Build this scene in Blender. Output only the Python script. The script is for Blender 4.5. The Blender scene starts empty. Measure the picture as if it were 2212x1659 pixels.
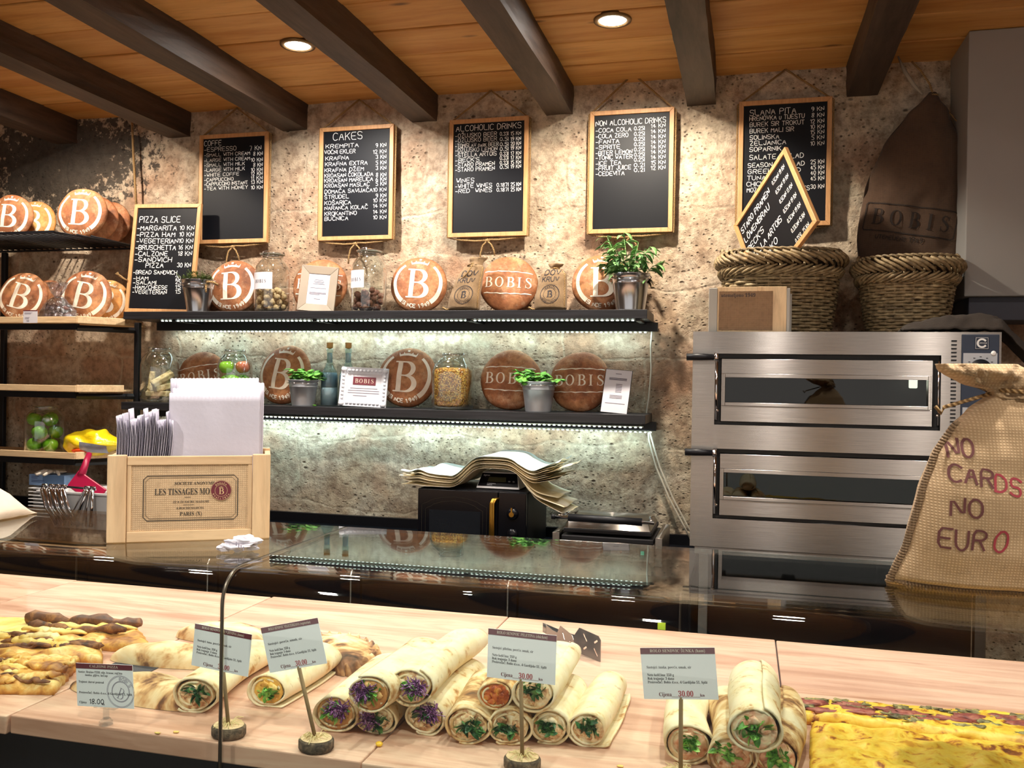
import bpy, bmesh, math, random
from mathutils import Vector, Matrix, noise
R_ = random.Random(7)
PI = math.pi
sc = bpy.context.scene
COL = sc.collection

# ------------------------------------------------------------------ camera
IMG_W, IMG_H, FOC = 2212, 1659, 1930.0
EYE = Vector((0, 0, 1.55))
_yaw, _pitch, _roll = math.radians(14.6), math.radians(-0.25), math.radians(0.93)
_f0 = Vector((-math.sin(_yaw), math.cos(_yaw), 0)); _h = Vector((math.cos(_yaw), math.sin(_yaw), 0)); _z = Vector((0, 0, 1))
_F = _f0*math.cos(_pitch) + _z*math.sin(_pitch); _w = _z*math.cos(_pitch) - _f0*math.sin(_pitch)
_R = _h*math.cos(_roll) + _w*math.sin(_roll); _U = _w*math.cos(_roll) - _h*math.sin(_roll)
cam_d = bpy.data.cameras.new('camera'); cam = bpy.data.objects.new('camera', cam_d); COL.objects.link(cam)
cam_d.sensor_width = 36; cam_d.lens = 36*FOC/IMG_W; cam_d.clip_start = 0.02
m = Matrix.Identity(4)
for i in range(3):
    m[i][0] = _R[i]; m[i][1] = _U[i]; m[i][2] = -_F[i]; m[i][3] = EYE[i]
cam.matrix_world = m
sc.camera = cam
# ------------------------------------------------------------------ world, colour, exposure
w = bpy.data.worlds.new('world'); sc.world = w; w.use_nodes = True
w.node_tree.nodes['Background'].inputs[0].default_value = (1.0, 0.93, 0.86, 1)
w.node_tree.nodes['Background'].inputs[1].default_value = 0.9
sc.view_settings.view_transform = 'Standard'; sc.view_settings.look = 'None'
sc.view_settings.gamma = 1; sc.view_settings.use_curve_mapping = False
sc.view_settings.exposure = 0.0
sc.cycles.transparent_max_bounces = 32
sc.cycles.max_bounces = 6; sc.cycles.glossy_bounces = 4; sc.cycles.transmission_bounces = 4; sc.cycles.diffuse_bounces = 4
sc.cycles.caustics_reflective = False; sc.cycles.caustics_refractive = False
sc.cycles.sample_clamp_indirect = 4
CEIL = 2.86; WALL = 3.9; WOOD = 0.92; GLASS = 1.220; BACKTOP = 0.862
SHELF_U = 1.8435; SHELF_L = 1.417
# lamps: x, y, power, colour, lit
LAMPS = [(-3.0, 3.12, 95, (1, .86, .70)), (-1.73, 3.2, 135, (1, .93, .85)), (-0.485, 3.22, 140, (1, .88, .72)),
         (-2.0, 1.75, 70, (1, .93, .86)), (-0.9, 1.75, 75, (1, .94, .88)), (0.15, 1.75, 75, (1, .94, .88)), (0.95, 1.75, 65, (1, .93, .86)), (-1.6, 0.2, 105, (1, .93, .86)), (-.3, 0.2, 105, (1, .93, .86)), (1.1, 0.2, 105, (1, .93, .86))]

def ray(px, py): return _F + _R*((px-IMG_W/2)/FOC) - _U*((py-IMG_H/2)/FOC)
def PY(px, py, y): d = ray(px, py); return EYE + d*(y/d.y)
def PZ(px, py, z): d = ray(px, py); return EYE + d*((z-EYE.z)/d.z)
def PP(px, py, o, n):
    d = ray(px, py); return EYE + d*((o-EYE).dot(n)/d.dot(n))

# ------------------------------------------------------------------ mesh helper
class MB:
    def __init__(s): s.v = []; s.f = []
    def add(s, vs, fs):
        k = len(s.v); s.v += [tuple(p) for p in vs]; s.f += [tuple(i+k for i in q) for q in fs]; return s
    def box(s, c, d, rz=0, M=None):
        x, y, z = d[0]/2, d[1]/2, d[2]/2
        vs = [Vector((a*x, b*y, e*z)) for e in (-1, 1) for b in (-1, 1) for a in (-1, 1)]
        if rz: vs = [Matrix.Rotation(rz, 3, 'Z') @ p for p in vs]
        if M: vs = [M @ p for p in vs]
        return s.add([p+Vector(c) for p in vs], [(0,2,3,1),(4,5,7,6),(0,1,5,4),(2,6,7,3),(0,4,6,2),(1,3,7,5)])
    def b2(s, lo, hi): return s.box([(a+b)/2 for a, b in zip(lo, hi)], [b-a for a, b in zip(lo, hi)])
    def lathe(s, prof, n=32, c=(0, 0, 0), M=None, sx=1, sy=1, fn=None):
        vs = []; fs = []
        for r, z in prof:
            for k in range(n):
                a = 2*PI*k/n; p = Vector((r*sx*math.cos(a), r*sy*math.sin(a), z))
                if fn: p = fn(p)
                if M: p = M @ p
                vs.append(p+Vector(c))
        m_ = len(prof)
        for i in range(m_-1):
            for k in range(n):
                a, b = i*n+k, i*n+(k+1) % n; fs.append((a, b, b+n, a+n))
        if prof[0][0] > 1e-6: fs.append(tuple(range(n-1, -1, -1)))
        if prof[-1][0] > 1e-6: fs.append(tuple((m_-1)*n+k for k in range(n)))
        return s.add(vs, fs)
    def tube(s, pts, r, n=8, cap=True, flat=1.0):
        pts = [Vector(p) for p in pts]; rs = r if isinstance(r, (list, tuple)) else [r]*len(pts)
        vs = []; fs = []; up = None
        for i, p in enumerate(pts):
            t = (pts[min(i+1, len(pts)-1)]-pts[max(i-1, 0)]).normalized()
            if up is None: up = Vector((0, 0, 1)) if abs(t.z) < .9 else Vector((1, 0, 0))
            up = (up - t*up.dot(t)).normalized(); sd = t.cross(up)
            for k in range(n):
                a = 2*PI*k/n; vs.append(p + sd*(math.cos(a)*rs[i]) + up*(math.sin(a)*rs[i]*flat))
        for i in range(len(pts)-1):
            for k in range(n):
                a, b = i*n+k, i*n+(k+1) % n; fs.append((a, b, b+n, a+n))
        if cap: fs.append(tuple(range(n-1, -1, -1))); fs.append(tuple((len(pts)-1)*n+k for k in range(n)))
        return s.add(vs, fs)
    def prism(s, poly, h, M=None):
        n = len(poly); vs = [Vector((x, y, 0)) for x, y in poly]+[Vector((x, y, h)) for x, y in poly]
        if M: vs = [M @ p for p in vs]
        return s.add(vs, [tuple(range(n-1, -1, -1)), tuple(range(n, 2*n))]+[(i, (i+1) % n, (i+1) % n+n, i+n) for i in range(n)])
    def grid(s, fn, nu, nv, wrap=False):
        vs = [fn(i/nu, j/nv) for j in range(nv+1) for i in range(nu + (0 if wrap else 1))]
        w_ = nu if wrap else nu+1
        fs = [(j*w_+i, j*w_+(i+1) % w_, (j+1)*w_+(i+1) % w_, (j+1)*w_+i) for j in range(nv) for i in range(nu)]
        return s.add(vs, fs)
    def ball(s, c, r, n=10, m_=7, sq=(1, 1, 1), amp=0, seed=0, M=None):
        vs = []
        for j in range(m_+1):
            ph = PI*j/m_
            for k in range(n):
                a = 2*PI*k/n; p = Vector((math.sin(ph)*math.cos(a), math.sin(ph)*math.sin(a), math.cos(ph)))
                q = p*(r*(1+amp*noise.noise(p*2.2+Vector((seed*3.1, seed, 0)))))
                q = Vector((q.x*sq[0], q.y*sq[1], q.z*sq[2]))
                if M: q = M @ q
                vs.append(q+Vector(c))
        fs = [(j*n+k, (j+1)*n+k, (j+1)*n+(k+1) % n, j*n+(k+1) % n) for j in range(m_) for k in range(n)]
        return s.add(vs, fs)
    def build(s, name, mat, parent=None, smooth=False, bevel=0, loc=None, solid=0, sub=0, seg=2):
        me = bpy.data.meshes.new(name); me.from_pydata(s.v, [], s.f)
        if smooth: me.shade_smooth()
        me.materials.append(mat)
        o = bpy.data.objects.new(name, me); COL.objects.link(o)
        if parent: o.parent = parent
        if loc is not None: o.location = loc
        if solid:
            md = o.modifiers.new('s', 'SOLIDIFY'); md.thickness = solid; md.offset = 0
        if bevel:
            md = o.modifiers.new('b', 'BEVEL'); md.width = bevel; md.segments = seg; md.limit_method = 'ANGLE'; md.harden_normals = False
        if sub:
            md = o.modifiers.new('u', 'SUBSURF'); md.levels = sub; md.render_levels = sub
        return o
def weld(o, d=1e-4):
    bm = bmesh.new(); bm.from_mesh(o.data); bmesh.ops.remove_doubles(bm, verts=bm.verts, dist=d); bmesh.ops.recalc_face_normals(bm, faces=bm.faces); bm.to_mesh(o.data); bm.free(); return o
def tag(o, label=None, cat=None, group=None, kind=None):
    if label: o['label'] = label
    if cat: o['category'] = cat
    if group: o['group'] = group
    if kind: o['kind'] = kind
    return o
def thing(name, label, cat, loc=(0, 0, 0), rz=0, group=None, rot=None):
    o = bpy.data.objects.new(name, None); COL.objects.link(o); o.empty_display_size = .02
    o.location = loc; o.rotation_euler = rot if rot else (0, 0, rz)
    return tag(o, label, cat, group)
def dup(root, loc=None, rot=None, label=None, group=None, scale=None):
    def cp(o, par):
        c = o.copy(); COL.objects.link(c)
        if par is not None: c.parent = par
        for ch in list(o.children): cp(ch, c)
        return c
    r = cp(root, None)
    if loc is not None: r.location = loc
    if rot is not None: r.rotation_euler = rot
    if scale is not None: r.scale = scale if hasattr(scale, '__len__') else (scale,)*3
    if label: r['label'] = label
    if group: r['group'] = group
    return r
def frame_M(o, ex, ez):
    """4x4 with local x along ex, z along ez, origin o"""
    ex = Vector(ex).normalized(); ez = Vector(ez); ez = (ez-ex*ez.dot(ex)).normalized(); ey = ez.cross(ex)
    M = Matrix.Identity(4)
    for i in range(3): M[i][0] = ex[i]; M[i][1] = ey[i]; M[i][2] = ez[i]; M[i][3] = o[i]
    return M

# ------------------------------------------------------------------ materials
class NT:
    def __init__(s, name):
        s.m = bpy.data.materials.new(name); s.m.use_nodes = True; s.t = s.m.node_tree; s.n = s.t.nodes; s.n.clear()
        s.out = s.n.new('ShaderNodeOutputMaterial')
    def put(s, sock, v):
        if isinstance(v, bpy.types.NodeSocket): s.t.links.new(v, sock)
        elif v is not None:
            try: sock.default_value = v
            except Exception:
                sock.default_value = (v[0], v[1], v[2], 1) if hasattr(v, '__len__') else (v, v, v)
    def N(s, typ, inp=None, out=0, **kw):
        n = s.n.new('ShaderNode'+typ)
        for k, v in kw.items(): setattr(n, k, v)
        for k, v in (inp or {}).items(): s.put(n.inputs[k], v)
        return n.outputs[out]
    def co(s, sc_=(1, 1, 1), kind='Object', rot=(0, 0, 0), loc=(0, 0, 0)):
        return s.N('Mapping', {'Vector': s.N('TexCoord', out=kind), 'Scale': sc_, 'Rotation': rot, 'Location': loc})
    def noise(s, scale, detail=4, rough=.55, vec=None, dist=0, out=0):
        return s.N('TexNoise', {'Vector': vec or s.co(), 'Scale': scale, 'Detail': detail, 'Roughness': rough, 'Distortion': dist}, out=out)
    def ramp(s, fac, stops):
        n = s.n.new('ShaderNodeValToRGB'); s.put(n.inputs[0], fac); e = n.color_ramp.elements
        while len(e) < len(stops): e.new(.5)
        for el, (p, c) in zip(e, stops):
            el.position = p; el.color = (c, c, c, 1) if not hasattr(c, '__len__') else (c[0], c[1], c[2], 1)
        return n.outputs[0]
    def mix(s, fac, a, b, mode='MIX'):
        n = s.n.new('ShaderNodeMix'); n.data_type = 'RGBA'; n.blend_type = mode
        s.put(n.inputs[0], fac); s.put(n.inputs[6], a); s.put(n.inputs[7], b); return n.outputs[2]
    def math(s, op, a, b=None, c=None, clamp=False):
        n = s.n.new('ShaderNodeMath'); n.operation = op; n.use_clamp = clamp
        for i, v in enumerate((a, b, c)):
            if v is not None: s.put(n.inputs[i], v)
        return n.outputs[0]
    def bump(s, h, strength=.4, dist=.01, normal=None):
        return s.N('Bump', {'Height': h, 'Strength': strength, 'Distance': dist, 'Normal': normal})
    def pbr(s, color=(.8, .8, .8), rough=.6, metal=0, normal=None, **kw):
        n = s.n.new('ShaderNodeBsdfPrincipled')
        s.put(n.inputs['Base Color'], color); s.put(n.inputs['Roughness'], rough); s.put(n.inputs['Metallic'], metal)
        if normal is not None: s.put(n.inputs['Normal'], normal)
        for k, v in kw.items(): s.put(n.inputs[k.replace('_', ' ')], v)
        s.t.links.new(n.outputs[0], s.out.inputs[0]); return s.m
_c = {}
def rgb(h):
    """sRGB 0..255 triple or hex -> linear"""
    if isinstance(h, str): h = [int(h[i:i+2], 16) for i in (0, 2, 4)]
    return tuple(((x/255+.055)/1.055)**2.4 if x/255 > .04045 else x/255/12.92 for x in h)
def plain(name, col, rough=.6, metal=0, var=.12, scale=12, bump=.0, **kw):
    if name in _c: return _c[name]
    t = NT(name); c = rgb(col)
    n = t.noise(scale, 3)
    colr = t.mix(n, tuple(x*(1-var) for x in c), tuple(min(1, x*(1+var)) for x in c))
    nm = t.bump(t.noise(scale*6, 3), bump, .003) if bump else None
    _c[name] = t.pbr(colr, rough, metal, nm, **kw); return _c[name]
def wood(name, a, b, axis='X', scale=1., rough=.55, dark=None, knots=False):
    t = NT(name); st = {'X': (1, 9, 9), 'Y': (9, 1, 9), 'Z': (9, 9, 1)}[axis]
    v = t.co(tuple(q*scale for q in st))
    oi = t.N('ObjectInfo', out='Random'); v2 = t.N('VectorMath', {0: v, 1: t.N('CombineXYZ', {0: t.math('MULTIPLY', oi, 37.), 1: t.math('MULTIPLY', oi, 11.), 2: t.math('MULTIPLY', oi, 23.)})}, operation='ADD')
    n1 = t.noise(1.6, 5, .6, v2, .6); n2 = t.noise(7, 4, .6, v2, .3)
    c = t.ramp(n1, [(.3, rgb(b)), (.5, tuple((x+y)/2 for x, y in zip(rgb(a), rgb(b)))), (.72, rgb(a))])
    c = t.mix(t.math('MULTIPLY', t.ramp(n2, [(.45, 0.), (.75, 1.)]), .45), c, tuple(x*.55 for x in rgb(b)))
    if knots:
        vo = t.N('TexVoronoi', {'Vector': t.co((1.6, 4., 4.) if axis == 'X' else (4., 1.6, 4.)), 'Scale': 1.1}, out='Distance')
        c = t.mix(t.ramp(vo, [(.04, 1.), (.11, 0.)]), c, rgb(dark or '4a2a12'))
    return t.pbr(c, rough, 0, t.bump(n2, .25, .002))
def emis(name, col, power):
    t = NT(name); e = t.N('Emission', {'Color': (*col, 1), 'Strength': power}); t.t.links.new(e, t.out.inputs[0]); return t.m
def glass_mat(name, tint=(.96, .98, .97), ior=1.5, boost=1.0):
    t = NT(name)
    bf = t.N('NewGeometry', out='Backfacing')
    fr = t.N('Fresnel', {'IOR': t.math('MULTIPLY_ADD', bf, 1/ior-ior, ior)})
    if boost != 1: fr = t.math('MULTIPLY', fr, boost, clamp=True)
    tr = t.N('BsdfTransparent', {'Color': (*tint, 1)}); gl = t.N('BsdfGlossy', {'Color': (1, 1, 1, 1), 'Roughness': .015})
    mx = t.N('MixShader', {0: fr, 1: tr, 2: gl}); t.t.links.new(mx, t.out.inputs[0]); return t.m
# ---- stone
def stone_mat():
    t = NT('stone'); P = t.co(); x = t.N('SeparateXYZ', {0: P}); X = x; 
    sep = t.n[-1]; sx, sy, sz = sep.outputs
    n1 = t.noise(1.7, 5, .6); n2 = t.noise(5.5, 6, .65); n3 = t.noise(28, 6, .7); n4 = t.noise(3.1, 3, .5, t.co(loc=(7, 3, 5)))
    c = t.ramp(n1, [(.33, rgb('ae9078')), (.45, rgb('cfb798')), (.55, rgb('e4d5bd')), (.68, rgb('c7a98e'))])
    c = t.mix(t.ramp(n2, [(.42, 0.), (.62, .75)]), c, rgb('d9c9ae'))
    c = t.mix(t.ramp(n4, [(.52, 0.), (.66, .75)]), c, rgb('ac7c5c'))
    c = t.mix(t.ramp(t.noise(2.4, 4, .6, t.co(loc=(1, 9, 2))), [(.56, 0.), (.66, .6)]), c, rgb('9a9a86'))
    c = t.mix(t.ramp(n3, [(.35, .68), (.6, 0.)]), c, rgb('665040'))
    # block joints (worn, irregular)
    wv = t.N('VectorMath', {0: P, 1: t.N('VectorMath', {0: t.noise(2.2, 3, .6, out=1), 1: (.2, .2, .2)}, operation='MULTIPLY')}, operation='ADD')
    sw = t.N('SeparateXYZ', {0: wv}); sw = t.n[-1]
    bv = t.N('CombineXYZ', {0: sw.outputs[0], 1: sw.outputs[2], 2: 0.})
    bk = t.N('TexBrick', {'Vector': bv, 'Color1': (.0, .0, .0, 1), 'Color2': (1, 1, 1, 1), 'Mortar': (.5, .5, .5, 1), 'Scale': 1., 'Mortar Size': .011, 'Mortar Smooth': 1.0, 'Brick Width': .66, 'Row Height': .345})
    bn = t.n[-1]; bfac = bn.outputs[1]
    c = t.mix(t.math('MULTIPLY', bn.outputs[0], .28), c, rgb('8d6a4e'))
    c = t.mix(t.math('MULTIPLY', t.math('MULTIPLY', bfac, t.ramp(n2, [(.35, .1), (.6, 1.)])), .5), c, rgb('b9ab93'))
    # pores
    vo = t.N('TexVoronoi', {'Vector': t.co((1, 1, 1.3)), 'Scale': 42, 'Randomness': 1}, out='Distance')
    dens = t.ramp(t.noise(2.8, 3, .5, t.co(loc=(4, 4, 1))), [(.42, 0.), (.65, 1.)])
    pore = t.math('MULTIPLY', t.ramp(vo, [(.10, 1.), (.24, 0.)]), dens)
    vo2 = t.N('TexVoronoi', {'Vector': t.co((1, 1, 1.6), loc=(3, 1, 1)), 'Scale': 15, 'Randomness': 1}, out='Distance')
    pore2 = t.math('MULTIPLY', t.ramp(vo2, [(.06, 1.), (.17, 0.)]), t.ramp(n4, [(.40, 1.), (.5, 0.)]))
    pores = t.math('MAXIMUM', pore, pore2)
    c = t.mix(t.math('MULTIPLY', pores, .8), c, rgb('4b3322'))
    # mildew stain up on the left
    d = t.N('VectorMath', {0: t.co((.62, 1, 1.3)), 1: (-3.45*.62, 3.9, 2.66*1.3)}, operation='DISTANCE', out='Value')
    stain = t.math('SUBTRACT', 1.25, t.math('DIVIDE', d, .42), clamp=True)
    st = t.ramp(t.math('ADD', t.math('MULTIPLY', stain, .45), t.noise(26, 5, .7)), [(.68, 0.), (.76, 1.)])
    c = t.mix(t.math('MULTIPLY', st, .9), c, rgb('2b2622'))
    h = t.math('ADD', t.math('MULTIPLY', n3, .7), t.math('MULTIPLY', n2, .8))
    h = t.math('SUBTRACT', h, t.math('MULTIPLY', pores, .7)); h = t.math('SUBTRACT', h, t.math('MULTIPLY', bfac, .14))
    return t.pbr(c, .92, 0, t.bump(h, .9, .020))
STONE = stone_mat()
def ceil_mat():
    t = NT('ceiling_boards'); v = t.co((.8, 7, 7)); n1 = t.noise(1.6, 5, .6, v, .6); n2 = t.noise(7, 4, .6, v, .3)
    sp = t.N('SeparateXYZ', {0: t.co()}); sy = t.n[-1].outputs[1]
    row = t.math('FLOOR', t.math('DIVIDE', t.math('SUBTRACT', WALL+.02, sy), .257)); wn = t.N('TexWhiteNoise', {'W': row}, noise_dimensions='1D')
    c = t.ramp(n1, [(.3, rgb('c4883f')), (.5, rgb('dba55e')), (.72, rgb('ecbb76'))])
    c = t.mix(t.math('MULTIPLY', t.ramp(n2, [(.5, 0.), (.78, 1.)]), .4), c, rgb('9a6230'))
    c = t.mix(t.math('MULTIPLY', wn, .32), c, rgb('b0703a'))
    kn = t.N('TexVoronoi', {'Vector': t.co((1.4, 4.2, 1.)), 'Scale': 1.1}, out='Distance')
    c = t.mix(t.math('MULTIPLY', t.ramp(kn, [(.03, 1.), (.075, 0.)]), .8), c, rgb('4a2a12'))
    return t.pbr(c, .62, 0, t.bump(n2, .25, .002))
CEILW = ceil_mat()
BEAMW = wood('old_beam', '5a473a', '2b2019', 'Y', 1.3, .6)
def beech():
    t = NT('beech_board'); oi = t.N('ObjectInfo', out='Random')
    off = t.N('CombineXYZ', {0: t.math('MULTIPLY', oi, 13.), 1: t.math('MULTIPLY', oi, 29.), 2: 0.})
    v = t.N('VectorMath', {0: t.co((1.1, 9, 9)), 1: off}, operation='ADD')
    n1 = t.noise(1.5, 4, .55, v, 1.0); n2 = t.noise(6, 5, .6, v, .4)
    c = t.ramp(n1, [(.3, rgb('b5846a')), (.45, rgb('cfa188')), (.58, rgb('dcb69c')), (.75, rgb('c4927c'))])
    c = t.mix(t.ramp(n2, [(.55, 0.), (.8, .5)]), c, rgb('a26a4c'))
    vo = t.N('TexNoise', {'Vector': t.N('VectorMath', {0: t.co((4, 22, 22)), 1: off}, operation='ADD'), 'Scale': 1.3, 'Detail': 2})
    c = t.mix(t.ramp(vo, [(.68, 0.), (.76, .45)]), c, rgb('8c5a40'))
    return t.pbr(c, .5, 0, t.bump(n2, .12, .001))
BEECH = beech()
PALEW = wood('pale_wood', 'ecd0a4', 'd8b488', 'X', 1.5, .6)
PALEWZ = wood('pale_wood_upright', 'ecd0a4', 'd8b488', 'Z', 1.5, .6)
FRAMEW = wood('frame_wood', 'd9a672', 'c08c58', 'Z', 3, .5)
BLACKM = plain('black_metal', '121318', .45, .0, .1, Specular_IOR_Level=.35)
BLACKL = plain('black_laminate', '0c0d13', .38, 0, .1, Specular_IOR_Level=.25)
def dark_oak():
    t = NT('black_shelf_board'); v = t.co((1.2, 14, 30)); n = t.noise(3, 4, .6, v)
    return t.pbr(t.ramp(n, [(.35, rgb('0d0d10')), (.7, rgb('26252a'))]), .42, 0, t.bump(n, .2, .001))
SHELFM = dark_oak()
PLASTER = plain('grey_plaster', '9a9793', .9, 0, .08, 3, .2)
GLASS_M = glass_mat('display_glass', (.93, .97, .95), 1.52)
JARG = glass_mat('jar_glass', (.95, .97, .965), 1.5, 1.9)
def steel(name='brushed_steel', rz=False):
    t = NT(name); n = t.noise(6, 3, .6, t.co((60, 60, 1.5) if rz else (1.5, 60, 60)))
    c = t.mix(n, rgb('8c8680'), rgb('b5afa9'))
    tg = t.N('Tangent', direction_type='RADIAL', axis='Z')
    return t.pbr(c, t.math('MULTIPLY_ADD', n, .06, .215), 1, None, Anisotropic=1.0, Anisotropic_Rotation=.25, Tangent=tg)
STEEL = steel()
CHROME = plain('chrome', 'd8d8dc', .08, 1, .03)
ZINC = plain('zinc_bucket', 'b9bcc2', .22, 1, .15, 6)
GREYTIN = plain('grey_tin', '9a9da3', .38, .6, .08, 5)
BRASS = plain('brass', 'b58a3c', .3, 1, .1)
WHITEP = plain('white_plastic', 'dfdedd', .35, 0, .04)
PAPER = plain('white_paper', 'd6d3da', .75, 0, .04, 4, .15)
CHALK = plain('chalk', 'f2f2ee', .9, 0, .06, 60)
BOARDB = plain('blackboard', '0e1016', .5, 0, .1, 5, Specular_IOR_Level=.22)
MAROON = plain('maroon_print', '6b2531', .5, 0, .06)
INK = plain('black_ink', '25222a', .7, 0, .1)
REDINK = plain('red_ink', 'b02a35', .6, 0, .1)
GREYINK = plain('grey_ink', '9a94a4', .7, 0, .1)
ROPE = None
def rope_mat():
    t = NT('jute_rope'); wv = t.N('TexWave', {'Vector': t.co(rot=(.5, .6, .7)), 'Scale': 70, 'Distortion': 1.5})
    return t.pbr(t.mix(wv, rgb('7a5b36'), rgb('c4a06c')), .9, 0, t.bump(wv, .8, .003))
ROPE = rope_mat()
def jute(name='jute', a='c3a377', b='8d6c45', sc_=600., dirt=True):
    t = NT(name)
    w1 = t.N('TexWave', {'Vector': t.co(), 'Scale': sc_/6.28, 'Distortion': .6, 'Detail': 1.}, bands_direction='X')
    w2 = t.N('TexWave', {'Vector': t.co(), 'Scale': sc_/6.28, 'Distortion': .6, 'Detail': 1.}, bands_direction='Z')
    h = t.math('MULTIPLY', w1, w2); n = t.noise(6, 4, .6); n2 = t.noise(90, 3, .6)
    c = t.mix(t.math('MULTIPLY_ADD', h, .7, .15), rgb(b), rgb(a))
    c = t.mix(t.ramp(n, [(.35, .35), (.6, 0.)]), c, tuple(q*.6 for q in rgb(b)))
    c = t.mix(t.ramp(n2, [(.5, 0.), (.75, .3)]), c, tuple(q*.5 for q in rgb(b)))
    return t.pbr(c, .95, 0, t.bump(h, .6, .0008), Sheen_Weight=.1)
JUTE = jute('jute', 'b89d7a', '7f6548'); JUTE_SHADED = jute('jute_shaded', '6f5642', '463325', 560.); JUTE_P = jute('crate_panel_jute', 'ad8c68', '7a5c42', 560.)  # hanging sack's jute is partly darkened in colour for its corner's shade
def crust(name, a, b, d, fl=.5):
    t = NT(name); oi = t.N('ObjectInfo', out='Random')
    v = t.N('VectorMath', {0: t.co(), 1: t.N('CombineXYZ', {0: t.math('MULTIPLY', oi, 9.), 1: oi, 2: oi})}, operation='ADD')
    n1 = t.noise(7, 4, .6, v); n2 = t.noise(45, 5, .7, v)
    c = t.ramp(n1, [(.3, rgb(d)), (.48, rgb(a)), (.68, rgb(b))])
    c = t.mix(t.ramp(n2, [(.3, .6), (.55, 0.)]), c, tuple(q*.6 for q in rgb(d)))
    c = t.mix(t.math('MULTIPLY', t.ramp(t.noise(16, 5, .75, v), [(.52, 0.), (.7, 1.)]), fl), c, rgb('d9b58f'))
    return t.pbr(c, .7, 0, t.bump(t.math('ADD', n1, t.math('MULTIPLY', n2, .6)), .55, .006))
CRUST = crust('bread_crust', 'a0633c', 'bb8556', '683c22')
FLOUR = plain('flour_stencil', 'efe4d2', .95, 0, .14, 40, .5)
def tort():
    t = NT('tortilla'); oi = t.N('ObjectInfo', out='Random')
    v = t.N('VectorMath', {0: t.co((1, 1, 1)), 1: t.N('CombineXYZ', {0: t.math('MULTIPLY', oi, 9.), 1: t.math('MULTIPLY', oi, 5.), 2: oi})}, operation='ADD')
    n = t.noise(22, 4, .6, v); n2 = t.noise(60, 3, .6, v)
    c = t.ramp(n, [(.42, rgb('f1e2c0')), (.6, rgb('e8d3a6')), (.67, rgb('c99a62')), (.76, rgb('8f6236'))])
    c = t.mix(t.ramp(n2, [(.62, 0.), (.72, .45)]), c, rgb('9c7444'))
    return t.pbr(c, .75, 0, t.bump(t.noise(40, 4, .6, v), .3, .002), Subsurface_Weight=.12, Subsurface_Radius=(.01, .006, .003))
TORT = tort()
def tort2():
    t = NT('toasted_tortilla'); v = t.co((1, 1, 1)); oi = t.N('ObjectInfo', out='Random')
    v = t.N('VectorMath', {0: v, 1: t.N('CombineXYZ', {0: t.math('MULTIPLY', oi, 9.), 1: t.math('MULTIPLY', oi, 5.), 2: oi})}, operation='ADD')
    n = t.noise(17, 4, .6, v, .5)
    c = t.ramp(n, [(.40, rgb('efdfba')), (.52, rgb('d6b078')), (.60, rgb('9a6a3c')), (.70, rgb('43301f'))])
    return t.pbr(c, .75, 0, t.bump(n, .3, .002))
TORT2 = tort2()
SAUCE = crust('sauce_layer', 'c98b4a', 'e0b878', 'a2572a', .1)
def mottled(name, stops, scale=60, rough=.5, bump=.5, detail=3, dist=.004):
    t = NT(name); oi = t.N('ObjectInfo', out='Random')
    v = t.N('VectorMath', {0: t.co(), 1: t.N('CombineXYZ', {0: t.math('MULTIPLY', oi, 9.), 1: oi, 2: oi})}, operation='ADD')
    n = t.noise(scale, detail, .6, v, .4)
    return t.pbr(t.ramp(n, [(p, rgb(c)) for p, c in stops]), rough, 0, t.bump(n, bump, dist))
LETT = mottled('lettuce', [(.3, '2f5a1e'), (.5, '5c9a36'), (.62, '9ac860'), (.75, 'd6e8a8')], 50, .4)
DKLETT = mottled('dark_greens', [(.3, '16331c'), (.5, '2c5c30'), (.68, '5f9448')], 50, .4)
CABB = mottled('red_cabbage', [(.35, '4a1e4e'), (.5, '7b3a80'), (.62, 'b58ab4'), (.72, 'e8dce4')], 110, .4)
CHICK = mottled('chicken_filling', [(.3, '8a5530'), (.42, 'c9976a'), (.52, 'e8cfa0'), (.66, 'f2e3c4')], 60, .6)
HAM = mottled('ham_filling', [(.3, 'b0683c'), (.42, 'dfa37e'), (.55, 'edc8a4'), (.66, 'f0e0b4')], 50, .5)
WALNUT = mottled('walnut_shell', [(.3, '9a7850'), (.5, 'c8aa7c'), (.7, 'dcc498')], 120, .7, .8)
HAZEL = mottled('dark_nut', [(.3, '3c2018'), (.5, '6a3f2e'), (.7, '8a5c46')], 120, .6, .8)
APPLE = mottled('green_apple', [(.3, '5fa01c'), (.5, '7fc02c'), (.75, 'a4d64e')], 14, .18, .05)
APPLE_R = mottled('red_apple', [(.3, 'b3563c'), (.5, 'cf7458'), (.75, 'dba070')], 14, .22, .05)
LEAF = mottled('herb_leaf', [(.3, '2f6a22'), (.5, '57a035'), (.75, '8ccb52')], 30, .5, .1)
SAGE = mottled('sage_leaf', [(.3, '3c6a3a'), (.5, '6a9a58'), (.75, '93c072')], 30, .55, .1)
THYME = mottled('thyme', [(.3, '2c3a1a'), (.5, '566b30'), (.75, '87954e')], 60, .7, .1)
SOIL = plain('soil', '3a2a1e', .95, 0, .3, 60, .6)
WICK = mottled('wicker', [(.3, '5a4a33'), (.5, '8e7a58'), (.7, 'b5a07a')], 45, .6, .3)
BAGP = mottled('parchment', [(.35, 'e2cf9f'), (.5, 'f0e4c4'), (.7, 'f8f2e0')], 9, .7, .2)
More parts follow.
